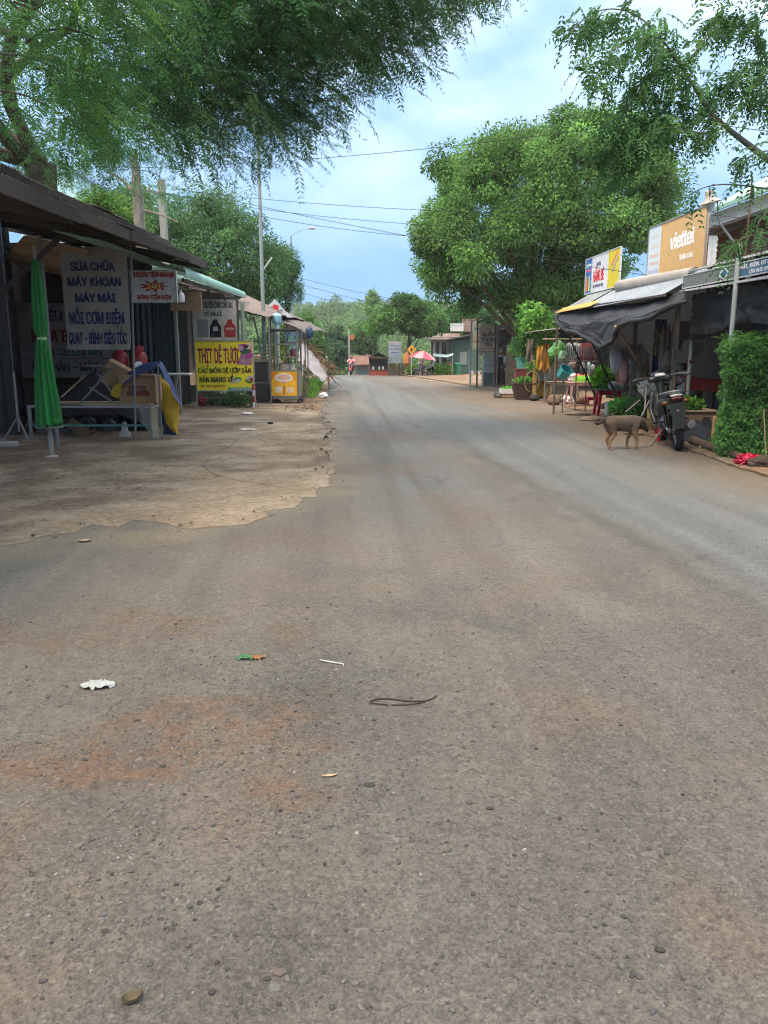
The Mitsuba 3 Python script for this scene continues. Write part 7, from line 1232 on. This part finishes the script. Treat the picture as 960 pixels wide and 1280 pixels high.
# parked bike in the shade by the pillars
b = at(637, 444, 36.8) * [1, 1, 0] + [0, 0, VZ]; motorbike('motorbike', 'dark motorbike parked in the shade right of the two standing people', b, (.55, .8, 0), 6, main=(.10, .10, .11))
# the rider coming over the crest
rp = at(439, 468, 62.0); rz = float(terrain(np.array([rp[0]]), np.array([62.0]))[0]) + .02; ro = np.array([rp[0], 62.6, rz])
motorbike('motorbike', 'red motorbike being ridden towards the camera at the far crest', ro + [0, .6, 0], (-.05, -1.0, 0), 0, main=(.42, .015, .03)); J = dict(head=(.33, 0, 1.42), neck=(.28, 0, 1.27), chest=(.25, 0, 1.05), hip=(.10, 0, .84))
for s, k in ((1, 'l'), (-1, 'r')): J.update({'shoulder' + k: (.30, s * .2, 1.19), 'elbow' + k: (.52, s * .30, 1.02), 'hand' + k: (.78, s * .32, 1.04), 'hipj' + k: (.12, s * .10, .84), 'knee' + k: (.58, s * .17, .72), 'foot' + k: (.48, s * .20, .33)})
person('person', 'rider in a red and white top on the distant red motorbike', ro + [0, .6, 0], -93, J, (.62, .28, .33), (.06, .06, .09), hat=(.45, .16, .2))

# ------------------------------------------------------------------ beyond: kiosk, signs, umbrella, houses
def tz(Y, X=0.): return float(terrain(np.array([X]), np.array([float(Y)]))[0])
Yk = 60.0; kz = tz(Yk) + .0; k0 = at(461, 444, Yk)[0]; k1 = at(485, 444, Yk)[0]; kw = k1 - k0; t = thing('kiosk', 'small dark kiosk with a pitched roof and red counter beyond the crest', 'kiosk')
part(t, 'counter', [(box(kw, 1.0, .42, ((k0 + k1) / 2, Yk + .5, kz)), (.28, .06, .04), .4)]); part(t, 'counter_top', [(box(kw + .08, 1.1, .04, ((k0 + k1) / 2, Yk + .5, kz + .42)), (.12, .08, .06))])
for x in (k0 + .04, k1 - .04):
    for y in (Yk + .05, Yk + .95): part(t, 'post', [(box(.06, .06, 1.45, (x, y, kz)), (.07, .06, .05))], 'wood')
part(t, 'back_panel', [(box(kw, .05, 1.4, ((k0 + k1) / 2, Yk + 1.0, kz)), (.09, .08, .075))]); part(t, 'header', [(box(kw, .04, .12, ((k0 + k1) / 2, Yk, kz + 1.28)), (.20, .10, .06))])
for s in (-1, 1): part(t, 'roof_slope', [(xf(box(kw * .66, 1.5, .04, (s * kw * .29, 0, 0)), mv_(((k0 + k1) / 2, Yk + .5, kz + 1.72)) @ rot((0, 1, 0), s * 24) ), (.040, .038, .040))], 'rusty')
part(t, 'gable', [(on(poly([(-kw * .5, 0), (kw * .5, 0), (0, .36)], .03), ((k0 + k1) / 2, Yk + .02, kz + 1.42), X3), (.045, .045, .05))])
for i, (x, c) in enumerate(((.35, (.6, .6, .58)), (.8, (.55, .5, .4)), (1.1, (.62, .62, .6)))): solo('jar', ('left', 'middle', 'right')[i] + ' pale jar on the red counter of the far kiosk', 'jar', [(mv(lathe([(.001, 0), (.08, 0), (.09, .12), (.06, .2), (.07, .24), (.001, .25)], 12), k0 + x, Yk + .35, kz + .46), c)], 'gloss')
w0 = at(485.5, 444, 60.5); t = board('white_box_sign', 'white upright panel sign with faint blue print right of the kiosk', 'sign', (w0[0], 60.5, kz + .95), X3, 1.0, 1.65, (.62, .66, .72), [], mat='matte', extra=[('print_line', box(w_, .08, .004, (.5, y_, 0)), (.25, .32, .55)) for w_, y_ in ((.7, 1.3), (.8, 1.05), (.6, .8))])
for x in (.05, .95): part(t, 'post', [(box(.07, .07, .95, (w0[0] + x, 60.55, kz)), (.3, .28, .25))], 'wood')
t = thing('plank_fence', 'low brown board fence under the white panel sign', 'fence'); 
for i in range(7): part(t, 'board', [(box(.16, .03, .85 + .06 * (i % 3), (w0[0] + .12 + .18 * i, 60.7, kz)), np.array((.22, .15, .09)) * R1.uniform(.7, 1.3))], 'wood')
for z in (.25, .65): part(t, 'rail', [(box(1.3, .04, .06, (w0[0] + .66, 60.74, kz + z)), (.16, .11, .07))], 'wood')
wsp = at(514.5, 437, 57.5); t = thing('warning_sign', 'yellow orange diamond warning sign by the forked tree', 'sign'); part(t, 'plate', [(xf(on(poly([(-.25, -.25), (.25, -.25), (.25, .25), (-.25, .25)], .02), (0, 0, 0), X3), mv_(wsp) @ rot((0, 1, 0), 45)), (.50, .26, .025), .4)], 'satin'); part(t, 'symbol', [(on(poly([(-.06, -.12), (.04, -.13), (.07, .02), (.02, .14), (-.07, .09)], .006), wsp + [0, -.022, 0], X3), (.03, .02, .02))]); part(t, 'post', [(rod([wsp[0], 57.53, kz], [wsp[0], 57.53, wsp[2] + .3], .04), (.4, .4, .4))], 'satin')
op = at(508.5, 447, 58); solo('orange_cloth', 'orange brown cloth hanging beside the warning sign', 'cloth', [(bagmesh(op + [0, 0, .45], .5, 1.1, 400), (.42, .17, .06), .3)], 'cloth')
t = thing('red_umbrella', 'open red and white market umbrella beyond the crest', 'umbrella'); uc = at(529, 441.5, 56.5); M = mv_(uc) @ rot((0, 1, 0), 9)
for i in range(8):
    a0, a1 = i * math.pi / 4, (i + 1) * math.pi / 4; q = grid(lambda U, V: np.stack([.98 * V * np.cos(a0 + (a1 - a0) * U), .98 * V * np.sin(a0 + (a1 - a0) * U), .16 - .52 * V ** 1.6 - .05 * np.sin(np.pi * U) * V], -1), 6, 7); part(t, 'panel', [(xf(thick(q, .006), M), (.44, .07, .10) if i % 2 == 0 else (.48, .26, .27), .2)], 'cloth')
part(t, 'pole', [(xf(rod([0, 0, .2], [.0, 0, -1.65], .022), M), (.5, .5, .5))], 'satin')
b = at(537, 466.5, 58.5) * [1, 1, 0] + [0, 0, kz]; motorbike('motorbike', 'dark motorbike parked under the red umbrella', b, (-.8, -.5, 0), 6, main=(.10, .11, .12)); J = stand(.12, .3, .08); person('person', 'person in brown clothes beside the motorbike under the red umbrella', at(526, 466, 58.2) * [1, 1, 0] + [0, 0, kz], -60, J, (.20, .12, .10), (.10, .06, .05), scale=.95)
person('person', 'small figure in orange near the pillared house', at(560, 466, 60) * [1, 1, 0] + [0, 0, kz], -90, stand(.15, .3, .1), (.50, .15, .05), (.30, .10, .05), scale=.72)
solo('green_bin', 'green bin standing in front of the dim green house', 'bin', [(mv(lathe([(.001, 0), (.28, 0), (.34, .85), (.36, .9), (.30, .98), (.001, 1.0)], 16), at(572, 444, 59.5)[0], 59.5, kz), (.03, .16, .08), .3)], 'satin')
for i, (px, c, w_) in enumerate(((556, (.06, .13, .03), .7), (516, (.12, .22, .05), .55), (546, (.08, .16, .04), .6))): leafy('verge_bush', ('bush in front of the pillared house', 'light green bush at the foot of the forked tree', 'low bush between the umbrella and the pillared house')[i], 'shrub', np.array([at(px, 444, 59)[0], 59, kz + .4]), (w_, .5, .5), 420, .22, c, 120 + i)
Yh = 63.0; h0 = at(542, 444, Yh)[0]; t = thing('pillared_house', 'house with white pillars and a weathered brown veranda roof beyond the crest', 'house'); part(t, 'wall', [(box(2.6, .2, 2.9, (h0 + 1.2, Yh + 1.8, kz)), (.16, .17, .16), .5)]); 
for x in (.05, .55, 1.15, 1.7, 2.2): part(t, 'pillar', [(box(.2, .2, 2.55, (h0 + x, Yh, kz)), (.55, .54, .50), .5)])
part(t, 'beam', [(box(2.5, .22, .22, (h0 + 1.1, Yh, kz + 2.55)), (.42, .40, .36), .5)]); part(t, 'veranda_roof', [(xf(box(3.4, 2.6, .08, (0, 0, 0)), mv_((h0 + 1.2, Yh + .6, kz + 2.95)) @ rot((1, 0, 0), 12)), (.20, .14, .11), .8)], 'rusty'); part(t, 'doorway', [(box(.7, .05, 2.0, (h0 + 1.4, Yh + 1.68, kz)), (.02, .02, .02))])
sh = strip([[at(541, 444, 58.6), at(553, 446.5, 58.6), at(566, 444, 58.6)], [at(543, 441, 60), at(554, 443, 60), at(567, 441.5, 60)]], 12, 8, .08, 5); t = thing('cloth_canopy', 'pale green cloth shade strung in front of the pillared house', 'awning'); part(t, 'cloth', [(thick(sh, .01), (.40, .48, .42), .3)], 'cloth')
for x in (541.5, 565.5): part(t, 'post', [(rod(at(x, 444, 58.7) * [1, 1, 0] + [0, 0, kz], at(x, 444, 58.7), .03), (.3, .3, .28))], 'satin')
Yg_ = 61.; g0_, g1_ = at(564, 444, Yg_)[0], at(602, 444, Yg_)[0]; t = thing('green_house', 'dim green fronted shop house with a pale balcony right of the pillars', 'house'); part(t, 'wall', [(box(g1_ - g0_, 3, 2.7, ((g0_ + g1_) / 2, Yg_ + 2.2, kz)), (.075, .12, .10), .5)]); part(t, 'window', [(box(.55, .06, 1.0, (g0_ + 1.0, Yg_ + .67, kz + .8)), (.22, .25, .24))], 'gloss'); part(t, 'window_bar', [(box(.03, .03, 1.0, (g0_ + 1.0, Yg_ + .63, kz + .8)), (.3, .3, .3))]); part(t, 'roof', [(xf(box(g1_ - g0_ + .8, 3.6, .08), mv_(((g0_ + g1_) / 2, Yg_ + 1.8, kz + 3.0)) @ rot((0, 1, 0), -12)), (.10, .15, .12), .6)], 'rusty'); part(t, 'balcony', [(box(1.0, .6, .6, (g0_ + .55, Yg_ + 1.6, kz + 3.4)), (.55, .56, .55), .5)]); part(t, 'gable', [(box(1.1, .5, 1.0, (g0_ + 1.6, Yg_ + 2.4, kz + 3.4)), (.26, .17, .14), .5)]); 
for x in (1.6, 2.1): part(t, 'bench_block', [(box(.3, .3, .35, (g0_ + x, Yg_, kz)), (.4, .4, .38))])
rr_ = at(452, 444, 75)[0]; rz_ = tz(75); t = thing('low_house', 'low house with a reddish roof half hidden beyond the crest', 'house'); part(t, 'roof', [(xf(box(2.3, 2, .1), mv_((rr_ + .2, 75, rz_ + 1.4)) @ rot((1, 0, 0), 25)), (.17, .085, .06), .5)], 'rusty'); part(t, 'wall', [(box(2.3, .1, 1.4, (rr_, 75.2, rz_)), (.28, .30, .27))])
fpx = at(436.5, 444, 64); t = thing('road_sign', 'round orange road sign on a pale post at the far crest', 'sign'); part(t, 'post', [(rod([fpx[0], 64, kz - .1], [fpx[0], 64, kz + 3.6], .045), (.45, .45, .42))], 'satin'); part(t, 'plate', [(xf(lathe([(.001, .02), (.21, .02), (.22, .0), (.21, -.02), (.001, -.02)], 22), frame(at(440, 421.5, 63.9), (1, 0, 0), uy=(0, 0, 1), uz=(0, -1, 0))), (.34, .14, .06), .4)], 'satin')
solo('white_board', 'small white board on the left bank near the far trees', 'sign', [(box(.5, .04, .3, at(405, 452, 46), b=.01), (.6, .6, .6)), (rod(at(405, 452, 46.05) * [1, 1, 0] + [0, 0, .3], at(405, 452, 46.05), .02), (.3, .3, .3))])

# ------------------------------------------------------------------ overhead cables
def cable(label, p, q, sag, r=.0065):
    p, q = at(*p), at(*q); s = np.linspace(0, 1, 26)[:, None]; P = p + (q - p) * s - Z3 * sag * 4 * s * (1 - s); solo('cable', label, 'cable', [(tube(P, r, 4, caps=False), (.035, .038, .045), .1)], 'matte')
cable('topmost overhead cable crossing the open sky between the two big trees', (150, 210, 24), (1010, 120, 18), .3); cable('overhead cable running to the fig tree, upper of the middle pair', (213, 236, 25.4), (1010, 262, 20), .35); cable('overhead cable running to the fig tree, lower of the middle pair', (213, 243, 25.4), (1010, 274, 20), .55)
cable('slanting overhead cable dropping to the orange roof sign', (183, 225, 24), (815, 345, 16.6), .15, .006); cable('thin cable in front of the fig crown above the slanting one', (213, 245, 25.4), (845, 300, 19), .5); cable('thin cable running from the orange roof sign to the grocery sign', (776, 318, 17.4), (812, 348, 16.4), .02, .006)
cable('distant cable above the hill, highest of the far three', (365, 345, 50), (640, 392, 62), .4, .011); cable('distant cable above the hill, middle of the far three', (365, 352, 50), (640, 402, 62), .5, .011); cable('distant cable above the hill, lowest of the far three', (365, 362, 50), (640, 410, 62), .6, .011); cable('cable crossing in front of the distant trees', (378, 398, 60), (640, 420, 58), .6, .011)
cable('cable crossing the sky behind the right branches', (745, 122, 20), (1000, 168, 14), .1, .006); cable('cable running past the shop lamp over the white house', (850, 262, 18), (1000, 275, 12), .05, .006)

# ------------------------------------------------------------------ litter on the asphalt
def crumple(name, label, px, py, w, d, h, seed, col, mat='satin', cat='litter', yaw=0):
    n = 30; m = grid(lambda U, V: np.stack([(U - .5) * w * (1 - .25 * np.sin(5 * V + seed)), (V - .5) * d * (1 - .3 * np.sin(4 * U + seed)), h * 1.6 * (1 - 2 * np.abs(meshkit.fbm(np.stack([U * 5, V * 4, U * 0 + seed], -1), 4, seed) - .5))- h * .8], -1), n, 22); o = gnd(px, py, .02); solo(name, label, cat, [(xf(thick(m, .0012), mv_(o) @ rot(Z3, yaw)), np.array(col) * .62, .6)], mat)
crumple('plastic_scrap', 'crumpled white plastic scrap on the asphalt at the left', 123, 856, .125, .07, .018, 3, (.44, .46, .45), yaw=4)
crumple('snack_wrapper', 'green end of a torn snack wrapper on the asphalt', 307, 822, .07, .05, .014, 5, (.05, .24, .08), yaw=-8); crumple('snack_wrapper', 'orange end of a torn snack wrapper on the asphalt', 321, 822.5, .06, .04, .014, 7, (.42, .18, .06), yaw=-4)
o = gnd(400, 825, .022); q = gnd(429, 830, .022); solo('drinking_straw', 'white bent drinking straw lying on the asphalt', 'straw', [(tube([o, o + (q - o) * .5, q, q + [.003, -.02, 0]], .0035, 7), (.42, .43, .41), .2)], 'satin')
tw_ = [gnd(*p, .020) for p in ((462, 877), (480, 873), (500, 875), (530, 876), (546, 869))]; solo('twig', 'thin dark forked twig lying in the middle of the asphalt', 'twig', [(tube(curve(tw_, 20), .0032, 6), (.05, .035, .03)), (tube(curve([gnd(*p, .019) for p in ((462, 878), (490, 881), (515, 880), (532, 877))], 14), .0028, 6), (.05, .035, .03))])
def dryleaf(label, px, py, L, W_, yaw, col, curl=.35):
    m = grid(lambda U, V: np.stack([(U - .5) * L, (V - .5) * W_ * np.sin(np.pi * np.clip(U, .02, .98)) ** .7, curl * W_ * ((2 * V - 1) ** 2) + curl * .5 * L * (U - .5) ** 2], -1), 14, 9); solo('dry_leaf', label, 'leaf', [(xf(thick(m, .0008), mv_(gnd(px, py, .018)) @ rot(Z3, yaw)), col, .6)])
dryleaf('pale narrow dry leaf on the asphalt near the middle', 412, 970, .062, .012, 12, (.36, .27, .17)); dryleaf('curled brown speckled leaf at the bottom edge of the asphalt', 166, 1252, .048, .030, 30, (.11, .095, .06), .6); dryleaf('small dry yellowish leaf below the concrete edge', 106, 677, .10, .07, 10, (.36, .27, .18), .2)
for px, py, s, lb in ((462, 981, .014, 'flat black stone in the middle of the asphalt'), (825, 1187, .009, 'small dark stone at the lower right of the asphalt'), (612, 1010, .008, 'tiny dark stone right of the flat black stone'), (350, 1215, .012, 'brown lump near the lower edge of the asphalt'), (334, 1223, .007, 'dark crumb beside the brown lump')): solo('road_stone', lb, 'stone', [(mv(lump(s, px, (1.5, 1.0, .5), amp=.35), gnd(px, py, .018)), (.045, .040, .036) if s != .012 else (.10, .085, .075), .3)])

# ------------------------------------------------------------------ the thin haze over the far trees
scene['haze_air'] = {'type': 'homogeneous', 'albedo': {'type': 'rgb', 'value': [.95, .95, .95]}, 'sigma_t': {'type': 'rgb', 'value': [.00045, .00045, .00045]}}
HZ = (-6.0, 60.0)
scene['haze'] = {'type': 'cube', 'to_world': TF().translate([0, 320, (HZ[0] + HZ[1]) / 2]).scale([430, 400, (HZ[1] - HZ[0]) / 2]), 'bsdf': {'type': 'null'}, 'interior': {'type': 'ref', 'id': 'haze_air'}}
tag('haze', 'thin pale haze in the air over the far trees', kind='stuff')
scene['camera']['medium'] = {'type': 'ref', 'id': 'haze_air'}
